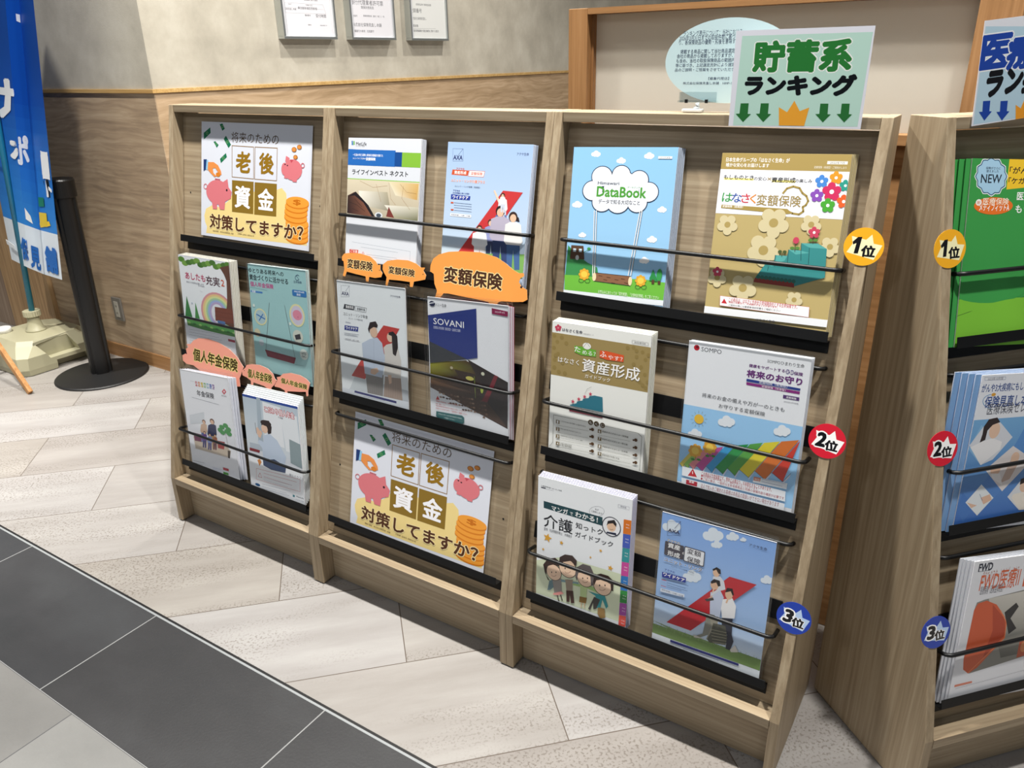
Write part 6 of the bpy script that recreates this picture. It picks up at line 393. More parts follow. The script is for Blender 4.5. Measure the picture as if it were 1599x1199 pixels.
PIG = {'big2': (1,[450.9,708.8],[(-129.5,7),(-129.3,21.1),(-123,35.8),(-108.4,46.7),(-82.9,55),(-49.2,59.9),(0.6,62.8),(41.7,57.2),(66.6,46.8),(85.5,35.8),(99.6,30.9),(111.1,32.3),(112.5,26),(104.5,21.7),(101.5,13.1),(108.2,4.7),(122.3,-0.6),(125.6,-20),(115.4,-26.3),(90.4,-29.8),(62.7,-32),(55.1,-35.8),(51.1,-44.5),(35.8,-46.7),(30.9,-38.1),(-6.6,-36.5),(-49.1,-35.4),(-75.2,-34.3),(-88.3,-35.4),(-100.2,-51.1),(-111.5,-49.2),(-107.1,-32.6),(-115.4,-17.8),(-118.9,3),(-126.3,6.3)],[('T','4A3024',[-91.2,-11.3,61.4,24.4],'変額保険',0.035,'F6DFA0',0.045,0)]),'small2a': (1,[117.9,699.7],[(-62.3,20.5),(-55,28.1),(-34.6,31.7),(-4.2,33.5),(25.9,30.1),(43.8,21),(51.6,12.7),(58.8,14.6),(59.2,2.5),(66.4,-4),(63.1,-13.6),(43.8,-17.8),(26.4,-17.3),(24.6,-28.7),(17.1,-28.6),(14.9,-17.6),(-16.5,-15.8),(-44.9,-13.5),(-49.5,-25.5),(-57.3,-24.5),(-53,-8.8),(-56.6,9.8),(-61.8,11.1)],[('T','4A3024',[-44.1,-4.3,35.5,18],'変額保険',0.035,'F6DFA0',0.045,0)]),'small2b': (1,[248.6,700.5],[(-63.9,4.5),(-63.7,15.5),(-50.8,25),(-22.7,31),(10,32.8),(33.3,28.3),(47.6,21.1),(58.8,22.4),(54.9,14.9),(63.3,5.3),(60.9,-3.9),(45.3,-8.3),(29.6,-12.5),(27.3,-25),(19,-25.3),(18.2,-14.6),(-14.6,-15.1),(-43.2,-16.8),(-46.9,-32),(-52.8,-30.9),(-50.7,-12.3),(-58.5,-4)],[('T','4A3024',[-46.3,-2.9,31.1,14.6],'変額保険',0.035,'F6DFA0',0.045,0)]),'big1': (0,[177.2,374.4],[(-129.5,-2),(-110,8.1),(-112.9,19.2),(-102.6,27.2),(-110.9,33.5),(-91.7,37.6),(-79.7,49.2),(-56,60),(-15.3,64.8),(30.2,61.9),(74.9,50.9),(108,34.6),(124.5,19.1),(134.3,11.7),(127.5,1.1),(123.8,-10.7),(116.9,-23.2),(121.1,-44.8),(106.3,-47.8),(102.3,-33.5),(70.1,-24.7),(36.4,-35),(2,-35.9),(-25.8,-32.4),(-29.9,-45.9),(-45.8,-47),(-50.5,-32.4),(-80.1,-22.4),(-110.3,-24),(-127.2,-17.3)],[('T','4A3A22',[-81,-8.2,109.6,28.6],'個人年金保険',0.035,'EEE08A',0.045,0)]),'small1a': (0,[375.7,366.4],[(-71,9.1),(-57.7,19),(-52.5,28.1),(-31.3,34.2),(0.2,37.8),(31.3,33.8),(52.1,23.3),(58.5,12),(65.2,7.9),(55.4,-6.6),(45.5,-15.9),(48.4,-28),(40.7,-31.4),(35.3,-21.6),(17.1,-16.1),(-24,-14.3),(-25.9,-24.7),(-32.8,-26),(-34.7,-11.6),(-51.9,-5.7),(-68.1,-3.3)],[('T','4A3A22',[-47,-4.6,47.7,20.3],'個人年金保険',0.035,'EEE08A',0.045,0)]),'small1b': (0,[498.1,371.7],[(-67.2,-6.5),(-54.8,4.9),(-57.5,11.6),(-45,15.8),(-35.3,24.8),(-5.8,32.9),(28.3,33.4),(52.6,27.6),(64.9,19.6),(62.7,13.9),(58.5,-0.9),(59.1,-14.8),(53.5,-17.7),(50.1,-6.1),(30,-10.2),(-16.4,-17.9),(-18.5,-30.9),(-24.5,-32.1),(-26.4,-18.1),(-44.1,-14.5),(-64.4,-15)],[('T','4A3A22',[-41.4,-0.6,54.7,14],'個人年金保険',0.035,'EEE08A',0.045,0)])}
FRS = [(1.134,1.459),(1.557,1.879),(2.002,2.323)]
SIGNS = {
 'sign1':([[1,0,-0,1.543],[0,0,-1,-0.08059],[0,1,-0,1.173],[0,0,0,1]],211,148,'E8EAF5',[('P','BFE2D6',[10.6,139.8,208.7,139.4,206.1,3.7,7.8,1.3]),('T','2C7C38',[31.2,83.4,185.1,132.1],'貯蓄系',0.05,'F2F8F4',0.035,0),('T','101418',[21.6,48.4,196,80.9],'ランキング',0.07,None,0,0),('P','2C7038',[17.7,36.5,31.2,36.7,31.3,20,36.8,19.7,24.5,6.7,10.7,19.7,17.2,20.3]),('P','2C7038',[51.3,36.8,64.5,37,64.7,20.6,70.1,20.2,58.3,7.4,44.7,20.3,51,20.8]),('P','2C7038',[145.9,37.3,158.1,37.4,158.8,21.6,163.8,21.3,153.2,9,140.2,21.3,146.1,21.9]),('P','2C7038',[178.1,37.6,189.9,37.7,190.8,22.2,195.6,21.8,185.4,9.6,172.7,21.9,178.4,22.4]),('P','F0A838',[81.4,31.2,95.4,23.6,105.1,41.2,115.2,25.5,129.5,31.3,124.9,2.9,84.6,2.8])]),
 'sign2':([[0.66927,-0.05955,0.74062,1.90221],[0.73771,-0.06564,-0.67192,-0.02336],[0.08863,0.99606,-0,1.1767],[0,0,0,1]],211,147,'E9ECF5',[('P','BCD9EA',[2.5,139.3,198.2,120,211,0,2.9,2.2]),('T','2348A8',[-1.1,78.5,55.2,127.6],'医',0.05,'F4F8FC',0.035,0),('T','2348A8',[46.9,72.8,106.9,123.3],'療',0.05,'F4F8FC',0.035,0),('T','141418',[16.8,38.4,84.3,76.9],'ラン',0.07,None,0,0),('T','141418',[83.4,25.8,191.6,69.5],'キング',0.07,None,0,0),('P','2348A8',[15.2,34.7,28.5,33.7,29.3,18.5,34,17.5,22.4,5.6,10.2,19.7,16.5,19.3]),('P','2348A8',[47.7,30.8,61.1,29.8,62.1,14.5,66.9,13.5,55.3,1.5,42.8,15.6,49.2,15.3]),('P','F0A030',[77.2,21.8,87.5,15.4,93.5,30.9,107.4,13,119.5,17.6,117.2,0,81,0])]),
 'oval':([[1,0,-0,1.4],[0,0,-1,-0.035],[0,1,-0,1.205],[0,0,0,1]],235,140,'CFE9EE',[('T','2E3A5C',[34.8,111,138.6,120.2],'ランキング表示について：当社における',0.008,None,0,0),('T','2E3A5C',[27.9,104.2,139.2,112.6],'2026年3月31日までの取扱件数に基づいて',0.008,None,0,0),('T','2E3A5C',[27.6,97.3,139.9,105.5],'り、各保険商品の優勢・劣後を意味するも',0.008,None,0,0),('T','2E3A5C',[31.4,83,141.2,90.1],'掲載する商品に関して当社商品選定方針',0.008,None,0,0),('T','2E3A5C',[25.2,76,141.9,83],'会社の商品から掲載しておりますが、掲載',0.008,None,0,0),('T','2E3A5C',[24.6,68.5,142.6,75.2],'も含め、当社の取扱保険商品の範囲内でお',0.008,None,0,0),('T','2E3A5C',[23.5,61.5,143.3,67.5],'等に基づき、上記選定方針により選定した',0.008,None,0,0),('T','2E3A5C',[22.9,54.3,143.9,59.9],'品のご説明・ご提案をさせていただきます',0.008,None,0,0),('T','2E3A5C',[85.7,40.1,122.5,44.8],'【募集代理店】',0.008,None,0,0),('T','2E3A5C',[39.4,32.6,131.5,37.1],'株式会社保険見直し本舗\u3000HMP-10',0.008,None,0,0)]),
 'paper1':([[0,0,1,-0.8515],[1,0,0,1.165],[0,1,0,1.4],[0,0,0,1]],287,420,'E6E6EC',[('T','3A3A42',[114.4,144.9,197.6,152.2],'保険募集に関する掲示',0.01,None,0,0),('L','6A6A70',[0,132.9,227.1,132.3,241.4,94.8,0,92.8],0.6,1),('L','6A6A70',[0,114.4,228.1,112.9],0.5,0),('T','4A4A50',[18.4,125.4,37.7,129.7],'登録番号',0,None,0,0),('T','4A4A50',[119.3,124.3,161.2,130.4],'代表者の氏名',0,None,0,0),('T','4A4A50',[-3.8,104.3,61.9,112.6],'保険見直し本舗',0,None,0,0),('T','4A4A50',[73.1,109,188.4,120.2],'東京都新宿区西新宿',0,None,0,0),('T','4A4A50',[110.3,82.6,144.5,90.1],'電話番号',0,None,0,0),('T','4A4A50',[176.3,78.8,239.8,92.8],'受付時間',0,None,0,0),('T','4A4A50',[123.2,44.9,142.1,50.4],'更新日',0,None,0,0),('T','4A4A50',[196.3,44.2,239.4,48.9],'令和五年四月一日',0,None,0,0)]),
 'paper2':([[0,0,1,-0.8515],[1,0,0,1.585],[0,1,0,1.4],[0,0,0,1]],287,420,'E6E6EC',[('T','4A4A52',[-10.1,141.9,219.9,164.4],'銀行代理業者許可票',0.006,None,0,0),('T','4A4A52',[59.5,125,149.7,138.2],'関東財務局長',0,None,0,0),('T','4A4A52',[-12.6,88.8,28.3,97.8],'許可番号',0,None,0,0),('T','4A4A52',[70.7,90.6,222.4,99.5],'関東財務局長（銀代）第三二一号',0,None,0,0),('T','4A4A52',[-10.9,47.3,196.2,63.9],'株式会社保険見直し本舗',0,None,0,0),('T','4A4A52',[-13.5,21.8,138,32.9],'所属銀行の商号：住信銀行',0,None,0,0)]),
 'paper3':([[0,0,1,-0.8515],[1,0,0,2.03],[0,1,0,1.4],[0,0,0,1]],286,420,'E2E4E2',[('T','4A4A52',[31.5,156.3,160.3,166.6],'金融商品仲介業者登録票',0,None,0,0),('T','4A4A52',[-18.5,121.2,77.7,142.4],'登録番号',0,None,0,0),('T','4A4A52',[-20.5,88.2,113,101.3],'株式会社保険見直し',0,None,0,0),('T','4A4A52',[-18.1,53.3,41.5,66.4],'所属金融',0,None,0,0),('L','5A5A62',[0,46,188.7,48.4],0.7,0),('T','4A4A52',[-13.5,29.6,215.7,41.4],'損害保険募集代理店業務に関する表示',0,None,0,0)]),
}

def cov_matrix(c):
    un,ub,ut,w_,sb,st,ob,ot = c
    bl = U[un] @ bp_(ub,sb,ob); tl = U[un] @ bp_(ut,st,ot); up = tl-bl; h = up.length; up.normalize()
    x = U[un].to_3x3() @ Vector((1,0,0)); x = (x-up*x.dot(up)).normalized(); n = x.cross(up)
    return Matrix(((x.x,up.x,n.x,bl.x),(x.y,up.y,n.y,bl.y),(x.z,up.z,n.z,bl.z),(0,0,0,1))), w_, h*1000
def rect(w_, h): return [(0,0),(w_,0),(w_,h),(0,h)]
def leaflet(key, name, label, cat, art=None, thick=2.0, mat='print', edge='E8E8EC', group=None):
    M, w_, h = cov_matrix(COV[key]); base, items = ART[art or key]
    p = Print(w_, h); p.solid(rect(w_,h), thick, base, edge); p.add(items)
    o = link(name, p.mesh(name, mat)); o.matrix_world = M; props(o, label, cat, group); return o
ORD = ['directly','second','third','fourth','fifth']
def copies(key, n, what, group, du=1.2, ds=.8, edge='E4E5EA', top='E6E7EC', thick=2.0, pitch=2.5, start=2.5, rot=0, name='leaflet', face=None):
    M, w_, h = cov_matrix(COV[key])
    for k in range(n):
        p = Print(w_,h); p.solid(rect(w_,h), thick, top, edge)
        o = link(name, p.mesh(name)); 
        jx = (random.random()-.3)*.8
        o.matrix_world = M @ Matrix.Translation(((du*(k+1)+jx)/1000, ds*(k+1)/1000, -(start+pitch*k)/1000)) @ Matrix.Rotation(math.radians(rot*(k+1)),4,'Z')
        pos = ('spare copy directly behind ' if k == 0 else 'spare copy %s behind ' % ORD[k])
        props(o, pos+what, 'leaflet', group)
def sleeve(key, label, grow=3., top=8., z=.9, dx=0, n='clear_sleeve', back=4.):
    M, w_, h = cov_matrix(COV[key]); bm = bmesh.new()
    def plate(z0, z1):
        x0,x1,y0,y1,r = (-grow+dx)/1000,(w_+grow+dx)/1000,.0008,(h+top)/1000,.006
        q=[(x0,y0),(x1,y0)]
        for a in range(0,91,30): q.append((x1-r+r*math.cos(math.radians(a)), y1-r+r*math.sin(math.radians(a))))
        for a in range(90,181,30): q.append((x0+r+r*math.cos(math.radians(a)), y1-r+r*math.sin(math.radians(a))))
        a_=[bm.verts.new((x,y,z0)) for x,y in q]; b_=[bm.verts.new((x,y,z1)) for x,y in q]
        bm.faces.new(a_[::-1]).material_index=0; bm.faces.new(b_).material_index=0
        for i in range(len(q)):
            j=(i+1)%len(q); bm.faces.new((a_[i],a_[j],b_[j],b_[i])).material_index=1
    plate(z/1000, (z+.8)/1000)
    if back: plate(-(back)/1000-.0008, -back/1000)
    o = bm_obj(n, bm, ['clear_plastic','clear_edge']); o.matrix_world = M; props(o, label, 'plastic sleeve'); return o

leaflet('poster','poster','piggy bank and coins poster taped across the top of the leftmost rack','poster',thick=.8,mat='laminated_print')
leaflet('poster2','poster','piggy bank and coins poster standing behind a rail in the bottom of the middle rack','poster','poster',thick=.8)
leaflet('ashita','leaflet','leaflet with a rainbow, dark tree trunk and green leaves, left slot of the leftmost rack','leaflet')
copies('ashita',5,'the rainbow and tree trunk leaflet','rainbow leaflets',3.0,1.0,'E0E0DC','CCC8B8')
sleeve('ashita','clear sleeve around the rainbow and tree trunk leaflet',3,9,back=16)
leaflet('teal','leaflet','teal green leaflet with a red swing seat and black headline','leaflet')
copies('teal',2,'the teal green swing leaflet','teal leaflets',2.0,.3,'DDE4E4','8FB4B4')
sleeve('teal','clear sleeve around the teal green swing leaflet',3,4,back=9)
leaflet('nenkin','leaflet','pale leaflet with a rainbow title bar, a sofa family and a green plant','leaflet')
copies('nenkin',3,'the pale sofa family leaflet','sofa family leaflets',7.0,.5,'D4D8E4','DDE0EA',pitch=3.4)
sleeve('nenkin','clear sleeve around the pale sofa family leaflet',3,8,back=14)
leaflet('kodawari','leaflet','leaflet with a blue top band and a person in a dark hat writing','leaflet')
copies('kodawari',5,'the dark hat person leaflet','dark hat leaflets',1.6,4.8,'D8E0E0','F0F2F6',pitch=2.6)
leaflet('met','leaflet','leaflet with blue and green bars over an old map and compass','leaflet')
copies('met',3,'the blue and green bar map leaflet','map leaflets',2.0,-.4,'B8BCC6','C8CCD4')
leaflet('axa1','leaflet','sky blue leaflet of a cheering family before a red stripe, behind the large orange pig','leaflet')
copies('axa1',3,'the cheering family leaflet','cheering family leaflets',1.8,-.3,'C0C6D2','B8C4D8')
leaflet('axa2','leaflet','pale grey leaflet of a man and a long haired woman before a red stripe','leaflet')
sleeve('axa2','inner clear sleeve around the man and woman leaflet',3,4,back=3.5)
sleeve('axa2','outer taller clear sleeve in front of the man and woman leaflet',5,9,2.0,1,back=7)
leaflet('sov','leaflet','white leaflet with a dark blue block above soil and a seedling','leaflet')
copies('sov',3,'the dark blue block seedling leaflet','seedling leaflets',3.0,-1.,'B03A5A','D8DAE2')
sleeve('sov','inner clear sleeve around the seedling leaflet',3,4,back=11)
sleeve('sov','outer wider clear sleeve in front of the seedling leaflet',6,8,2.0,-4,back=13)
leaflet('data','booklet','sky blue booklet with a large white cloud above a log swing','booklet')
copies('data',4,'the sky blue cloud and log booklet','cloud booklets',2.2,-.3,'C8CCD8','9CA8B8')
leaflet('hana','booklet','gold booklet with coloured flowers above teal steps','booklet')
copies('hana',4,'the gold booklet with teal steps','gold step booklets',2.0,.3,'D8DADF','B8A878')
leaflet('shisan','booklet','booklet with a gold panel, blue green steps and a numbered contents list','booklet')
copies('shisan',4,'the gold panel contents list booklet','contents list booklets',1.8,1.6,'DCDCD2','E6E6DC')
leaflet('sompo','leaflet','white and blue leaflet with rainbow striped folded steps and sunflowers','leaflet')
copies('sompo',2,'the rainbow stripe steps leaflet','rainbow steps leaflets',1.6,.4,'DADFE6','E2E6EE')
sleeve('sompo','clear sleeve around the rainbow stripe steps leaflet',3,3,back=8)
leaflet('kaigo','booklet','booklet with four cartoon relatives, gold stars and coloured index tabs','booklet')
copies('kaigo',4,'the four cartoon relatives booklet','cartoon relatives booklets',1.2,2.0,'E2E0E6','C4C4E0')
leaflet('axa3','leaflet','sky blue leaflet of a family on a grassy slope before a wide red stripe','leaflet')
sleeve('axa3','clear sleeve around the grassy slope family leaflet',4,9,back=4)
leaflet('green','booklet','frontmost green booklet with a NEW badge and yellow corner','booklet',edge='E6E8E0')
copies('green',4,'the green booklet with a NEW badge','green booklets',-9.5,-.4,'2F7A3C','3E9A4C',pitch=3.2,start=3.0)
leaflet('blue','booklet','frontmost blue booklet with diamond shaped portraits','booklet')
copies('blue',4,'the blue booklet with diamond portraits','blue booklets',-11.,1.,'C9D3E6','7FA8D8',pitch=2.9)
leaflet('fwd','booklet','frontmost white booklet with an orange bag picture and orange top line','booklet')
copies('fwd',4,'the white booklet with an orange bag','orange bag booklets',-5.,.6,'BCC0C8','E0E2E8',pitch=2.9)

# ------------------------------------------------------------------ pig shaped cards on the tray lips
PL = {'big2':('large orange pig card on the top tray of the middle rack','F0A050'),'small2a':('small orange pig card at the far left of the middle rack top tray','F0A050'),
      'small2b':('small orange pig card just left of the large orange pig','F0A050'),'big1':('large pink pig card on the leftmost rack','EDA08C'),
      'small1a':('small pink pig card between the large pink pig and another small one','EDA08C'),'small1b':('small pink pig card at the right end of the leftmost rack','EDA08C')}
for k, (un, c, out, items) in PIG.items():
    p = Print(None, None); p.solid(out, .7, PL[k][1], 'D8C8B8')
    q = [(x*1.0,y) for x,y in out]
    # eye
    sx = 1 if un == 1 else -1
    xe = max(x for x,_ in out)*.86 if un == 1 else min(x for x,_ in out)*.86
    ye = [y for x,y in out if abs(x-xe) < abs(xe)*.25]; ye = (max(ye)+min(ye))/2
    p.z += .02; p.item(('E','30242A',[xe,ye,abs(xe)*.022,abs(xe)*.022]))
    p.add(items)
    o = link('pig_card', p.mesh('pig_card','laminated_print'))
    o.matrix_world = U[un] @ BM @ Matrix.Translation((c[0]/1000,c[1]/1000,.0281+(.0008 if k in('small1a','small2b') else 0)))
    props(o, PL[k][0], 'pig shaped card', 'pig cards')

# ------------------------------------------------------------------ round rank stickers on panel edges
ft = Vector((0,-(H-ZK),DK-DT)).normalized(); fu = Vector((0,DK-DT,H-ZK)).normalized()
def sticker(un, x, z, num, col, crown, label, rot=0):
    yf = -DT-(H-z)/(H-ZK)*(DK-DT)
    p = Print(None,None); ring=[(30*math.cos(2*math.pi*i/48),30*math.sin(2*math.pi*i/48)) for i in range(48)]
    p.solid(ring,.5,col)
    p.add([('P',crown,[-20,15,2,11,9.5,20,14,6,27,4.5,18,-19,-24,-11,-17,3]),
           (('P','16161A',[-17.5,6,-10.5,14.5,-4.5,15,-6.5,-11.5,-13,-12,-11.5,4.5,-16,2]) if num=='1' else ('T','16161A',[-19,-12,-2,14],num,.05,'FFFFFF',.07,.12)),('T','16161A',[-3,-16,19,3],'位',.045,'FFFFFF' if num!='1' else None,.05,0)])
    M = U[un] @ Matrix(((1,0,ft.x,x),(0,fu.y,ft.y,yf),(0,fu.z,ft.z,z),(0,0,0,1))) @ Matrix.Translation((0,0,.0010)) @ Matrix.Rotation(math.radians(rot),4,'Z')
    o = link('rank_sticker', p.mesh('rank_sticker','laminated_print')); o.matrix_world = M; props(o, label, 'round sticker', 'rank stickers')
ST = ((.998,'1','F0AE28','F6F0C0','yellow'),(.680,'2','D62438','FFFFFF','red'),(.357,'3','2140A8','B8D0F0','blue'))
for z, n_, c_, k_, nm in ST:
    sticker(2, W-.0095, z, n_, c_, k_, 'round %s number %s sticker right of the gold booklet rack, on its panel edge' % (nm,n_))
    sticker(3, .013, z, n_, c_, k_, 'round %s number %s sticker on the panel edge of the rightmost rack' % (nm,n_))

# ------------------------------------------------------------------ signs
def sheet(key, name, label, cat, thick, mat, extra=None, outline=None, edge=None):
    M, w_, h, base, items = SIGNS[key]; p = Print(w_, h); p.solid(outline or rect(w_,h), thick, base, edge); p.add(items)
    o = link(name, p.mesh(name, mat)); o.matrix_world = Matrix(M); props(o, label, cat); return o
sheet('sign1','ranking_sign','laminated green and black ranking sign with a gold crown on the rack top','sign',.6,'laminated_print')
sheet('sign2','ranking_sign','laminated blue and black ranking sign with a gold crown at the right edge','sign',.6,'laminated_print')
ov = [(118+114*math.cos(2*math.pi*i/56), 70+68*math.sin(2*math.pi*i/56)) for i in range(56)]
root = empty('notice_stand', Matrix.Translation((1.468,-.035,H-.0004))); props(root, 'pale blue oval notice card held by a clear clip on the rack top', 'notice stand')
M, w_, h, base, items = SIGNS['oval']; p = Print(w_,h); p.solid(ov,.8,base); p.add(items)
o = link('notice_card', p.mesh('notice_card','laminated_print')); o.parent = root; o.matrix_world = Matrix(M)
bm = bmesh.new(); box(bm,-.033,-.004,.017,.036,-.0016,.035); box(bm,-.033,.0013,.017,.036,.004,.035); box(bm,-.035,-.006,.017,.038,.006,.0205)
bm_obj('clip', bm, 'acrylic', root, bevel=.001)
for x in (-.02,.017):
    bm = bmesh.new(); box(bm,x,-.0085,.0165,x+.005,-.0062,.0225); bm_obj('clip_spring', bm, 'black_metal', root)
bm = bmesh.new(); tube(bm,[(0,0,.0165),(.002,0,.010),(-.004,0,.006)],.004,8); bm_obj('ball_joint', bm, 'clip_plastic', root, smooth=True)
bm = bmesh.new(); prism(bm,[(-.026,-.006),(-.022,-.01),(.008,-.01),(.012,-.006),(.012,.006),(.008,.01),(-.022,.01),(-.026,.006)],lambda p_,a:(p_[0],p_[1],a),.0012,.0065); bm_obj('clip_base', bm, 'clip_plastic', root, bevel=.0015)

# ------------------------------------------------------------------ framed papers on the right wall
LF = ('framed paper on the wall nearest the corner, with a small table at its top','middle framed paper on the wall with a large black heading','framed paper on the wall nearest the glass partition')
for i, ((y0,y1), lab) in enumerate(zip(FRS, LF)):
    r = empty('picture_frame', Matrix.Translation((-.883,y0,1.389))); props(r, lab, 'picture frame', 'framed papers on the wall')
    hh = .47; wd = y1-y0
    bm = bmesh.new(); box(bm,.0005,.003,.003,.030,wd-.003,hh-.003); bm_obj('backing', bm, 'paper_edge', r)
    for (a0,b0,a1,b1) in ((0,0,wd,.011),(0,hh-.011,wd,hh),(0,.0112,.011,hh-.0112),(wd-.011,.0112,wd,hh-.0112)):
        bm = bmesh.new(); box(bm,.0004,a0,b0,.040,a1,b1); bm_obj('frame_rail', bm, 'aluminium', r, bevel=.001)
    M, w_, h, base, items = SIGNS['paper%d'%(i+1)]; p = Print(w_,h); p.solid(rect(w_,h),.3,base); p.add(items)
    o = link('paper', p.mesh('paper')); o.parent = r; o.matrix_world = Matrix(M)

# ------------------------------------------------------------------ partition behind the racks
r = empty('glass_partition', Matrix.Translation((1.077,.2,0))); props(r, 'wood framed partition with a beige pane standing behind the racks', 'partition')
PW = .855
bm = bmesh.new(); box(bm,0,0,0,.046,.075,1.384); bm_obj('post', bm, 'frame_wood', r, bevel=.001)
bm = bmesh.new(); box(bm,PW-.066,0,0,PW,.075,1.384); bm_obj('post', bm, 'frame_wood', r, bevel=.001)
bm = bmesh.new(); box(bm,.0463,0,1.372,PW-.0663,.075,1.384); bm_obj('top_rail', bm, 'frame_wood_horizontal', r)
bm = bmesh.new(); box(bm,.0463,.002,1.122,PW-.0663,.073,1.142); bm_obj('lower_rail', bm, 'frame_wood_horizontal', r, bevel=.001)
bm = bmesh.new(); box(bm,.0463,.02,.002,PW-.0663,.055,1.1215); bm_obj('wood_panel', bm, 'frame_wood_horizontal', r)
bm = bmesh.new(); box(bm,.0463,.034,1.1422,PW-.0663,.038,1.3718); bm_obj('pane', bm, 'frosted_pane', r)
bm = bmesh.new(); box(bm,.0463,.020,1.1422,.0523,.033,1.3718); bm_obj('glazing_bead', bm, 'far_wood', r)
# tall wooden panelling seen beyond the partition's right post
r = empty('far_wood_wall', Matrix.Translation((2.2,1.5,0))); props(r, 'brown wooden cabinet front far behind the blue sign', 'cladding')
bm = bmesh.new(); box(bm,-.12,0,0,1.6,.4,2.4); bm_obj('body', bm, 'far_wood', r)
bm = bmesh.new(); box(bm,-.07,-.02,.1,.45,-.0005,2.2); bm_obj('door', bm, 'pillar_wood', r, bevel=.003)

# ------------------------------------------------------------------ wall outlet
r = empty('wall_outlet', Matrix.Translation((-1.489,.48,.193))); props(r, 'grey framed wall outlet low on the wood clad wall', 'wall outlet')
bm = bmesh.new(); box(bm,0,-.010,0,.071,-.0004,.112); bm_obj('plate', bm, 'outlet_grey', r, bevel=.003)
bm = bmesh.new(); box(bm,.020,-.0125,.018,.051,-.0102,.094); bm_obj('socket', bm, 'outlet_inner', r, bevel=.002)
for z in (.033,.066):
    for x in (.029,.037):
        bm = bmesh.new(); box(bm,x,-.0130,z,x+.002,-.0126,z+.010); bm_obj('slot', bm, 'gap_black', r)

# ------------------------------------------------------------------ belt stanchion
tilt = Matrix.Translation((-1.37,.29,0)) 
r = empty('belt_stanchion', tilt); props(r, 'black belt stanchion on a wide round base by the corner', 'stanchion')
bm = bmesh.new(); lathe(bm, [(.195,.0005),(.195,.005),(.190,.010),(.10,.016),(.055,.019)], 64); bm_obj('base', bm, 'base_black', r, smooth=False, bevel=.001)
RT = Matrix.Rotation(math.radians(2.0),4,'Y')
bm = bmesh.new(); out=[]
for i in range(48):                       # round tube with grooves running up it
    a = 2*math.pi*i/48; rr = .045-(.007 if (i%12) in (0,1) else 0); out.append((rr*math.cos(a+.3), rr*math.sin(a+.3)))
prism(bm, out, lambda p_,a: (p_[0],p_[1],a), .0195, .80); bm_obj('post', bm, 'stanchion_black', r, RT)
bm = bmesh.new(); lathe(bm, [(.050,.800),(.052,.802),(.052,.868),(.048,.874),(.030,.876)], 40)
bm_obj('belt_head', bm, 'stanchion_black', r, RT)
bm = bmesh.new(); box(bm,-.078,-.03,.70,-.052,.03,.862); bm_obj('belt_clip', bm, 'stanchion_black', r, RT, bevel=.004)

# ------------------------------------------------------------------ banner stand: water tank, pole, banner
r = empty('banner_stand', Matrix.Translation((-1.83,.27,0))); props(r, 'cream plastic water tank base with a teal pole for the blue banner', 'banner base')
def apply_bool(o, cutters):
    for c_ in cutters:
        md = o.modifiers.new('b','BOOLEAN'); md.operation='DIFFERENCE'; md.object=c_; md.solver='EXACT'
    md = o.modifiers.new('bv','BEVEL'); md.width=.014; md.segments=3; md.limit_method='ANGLE'; md.angle_limit=math.radians(28)
    me = bpy.data.meshes.new_from_object(o.evaluated_get(bpy.context.evaluated_depsgraph_get()))
    old=o.data; o.modifiers.clear(); o.data=me
    for c_ in cutters: bpy.data.objects.remove(c_)
def loft(bm, secs):
    rings=[[bm.verts.new((x,y,z)) for x,y in sec] for sec,z in secs]; n=len(rings[0])
    for A,B in zip(rings,rings[1:]):
        for k in range(n): bm.faces.new((A[k],A[(k+1)%n],B[(k+1)%n],B[k]))
    bm.faces.new(rings[0][::-1]); bm.faces.new(rings[-1])
def chamf(a,b_,c_): return [(-a+c_,-b_),(a-c_,-b_),(a,-b_+c_),(a,b_-c_),(a-c_,b_),(-a+c_,b_),(-a,b_-c_),(-a,-b_+c_)]
bm = bmesh.new(); loft(bm,[(chamf(.195,.19,.03),.002),(chamf(.20,.195,.03),.03),(chamf(.197,.192,.035),.085),(chamf(.165,.16,.05),.125),(chamf(.15,.145,.05),.145)])
body = bm_obj('tank', bm, 'tank_plastic', r)
bm = bmesh.new(); prism(bm,[(-.10,.135),(.055,.135),(.08,.06),(-.06,.06)],lambda p_,a:(a,p_[0],p_[1]),.155,.26); cu1 = bm_obj('cut', bm, 'tank_plastic', r)
bm = bmesh.new(); box(bm,.150,-.035,-.01,.26,.12,.042); cu2 = bm_obj('cut', bm, 'tank_plastic', r)
bpy.context.view_layer.update(); apply_bool(body,[cu1,cu2])
bm = bmesh.new(); lathe(bm, [(.045,.1455),(.045,.150),(.036,.156),(.026,.20),(.028,.215)], 32); bm_obj('pole_socket', bm, 'tank_plastic', r, smooth=True)
bm = bmesh.new(); n=44; prism(bm,[((.036+(.002 if i%2 else 0))*math.cos(2*math.pi*i/n),(.036+(.002 if i%2 else 0))*math.sin(2*math.pi*i/n)) for i in range(n)],lambda p_,a:(p_[0],p_[1],a),.2155,.242); bm_obj('screw_ring', bm, 'tank_plastic', r, bevel=.0008)
bm = bmesh.new(); lathe(bm, [(.034,.1455),(.034,.164),(.030,.168),(.01,.169)], 30, -.105,-.095); bm_obj('filler_cap', bm, 'cap_white', r, smooth=True)
PT = Vector((.0,0,.20)); PB = Vector((.128,0,.975))-Vector((0,0,0))
PD = (PB-PT).normalized()
bm = bmesh.new(); tube(bm,[PT+PD*.0,PT+PD*1.9],.0125,16); bm_obj('pole', bm, 'pole_teal', r, smooth=True)

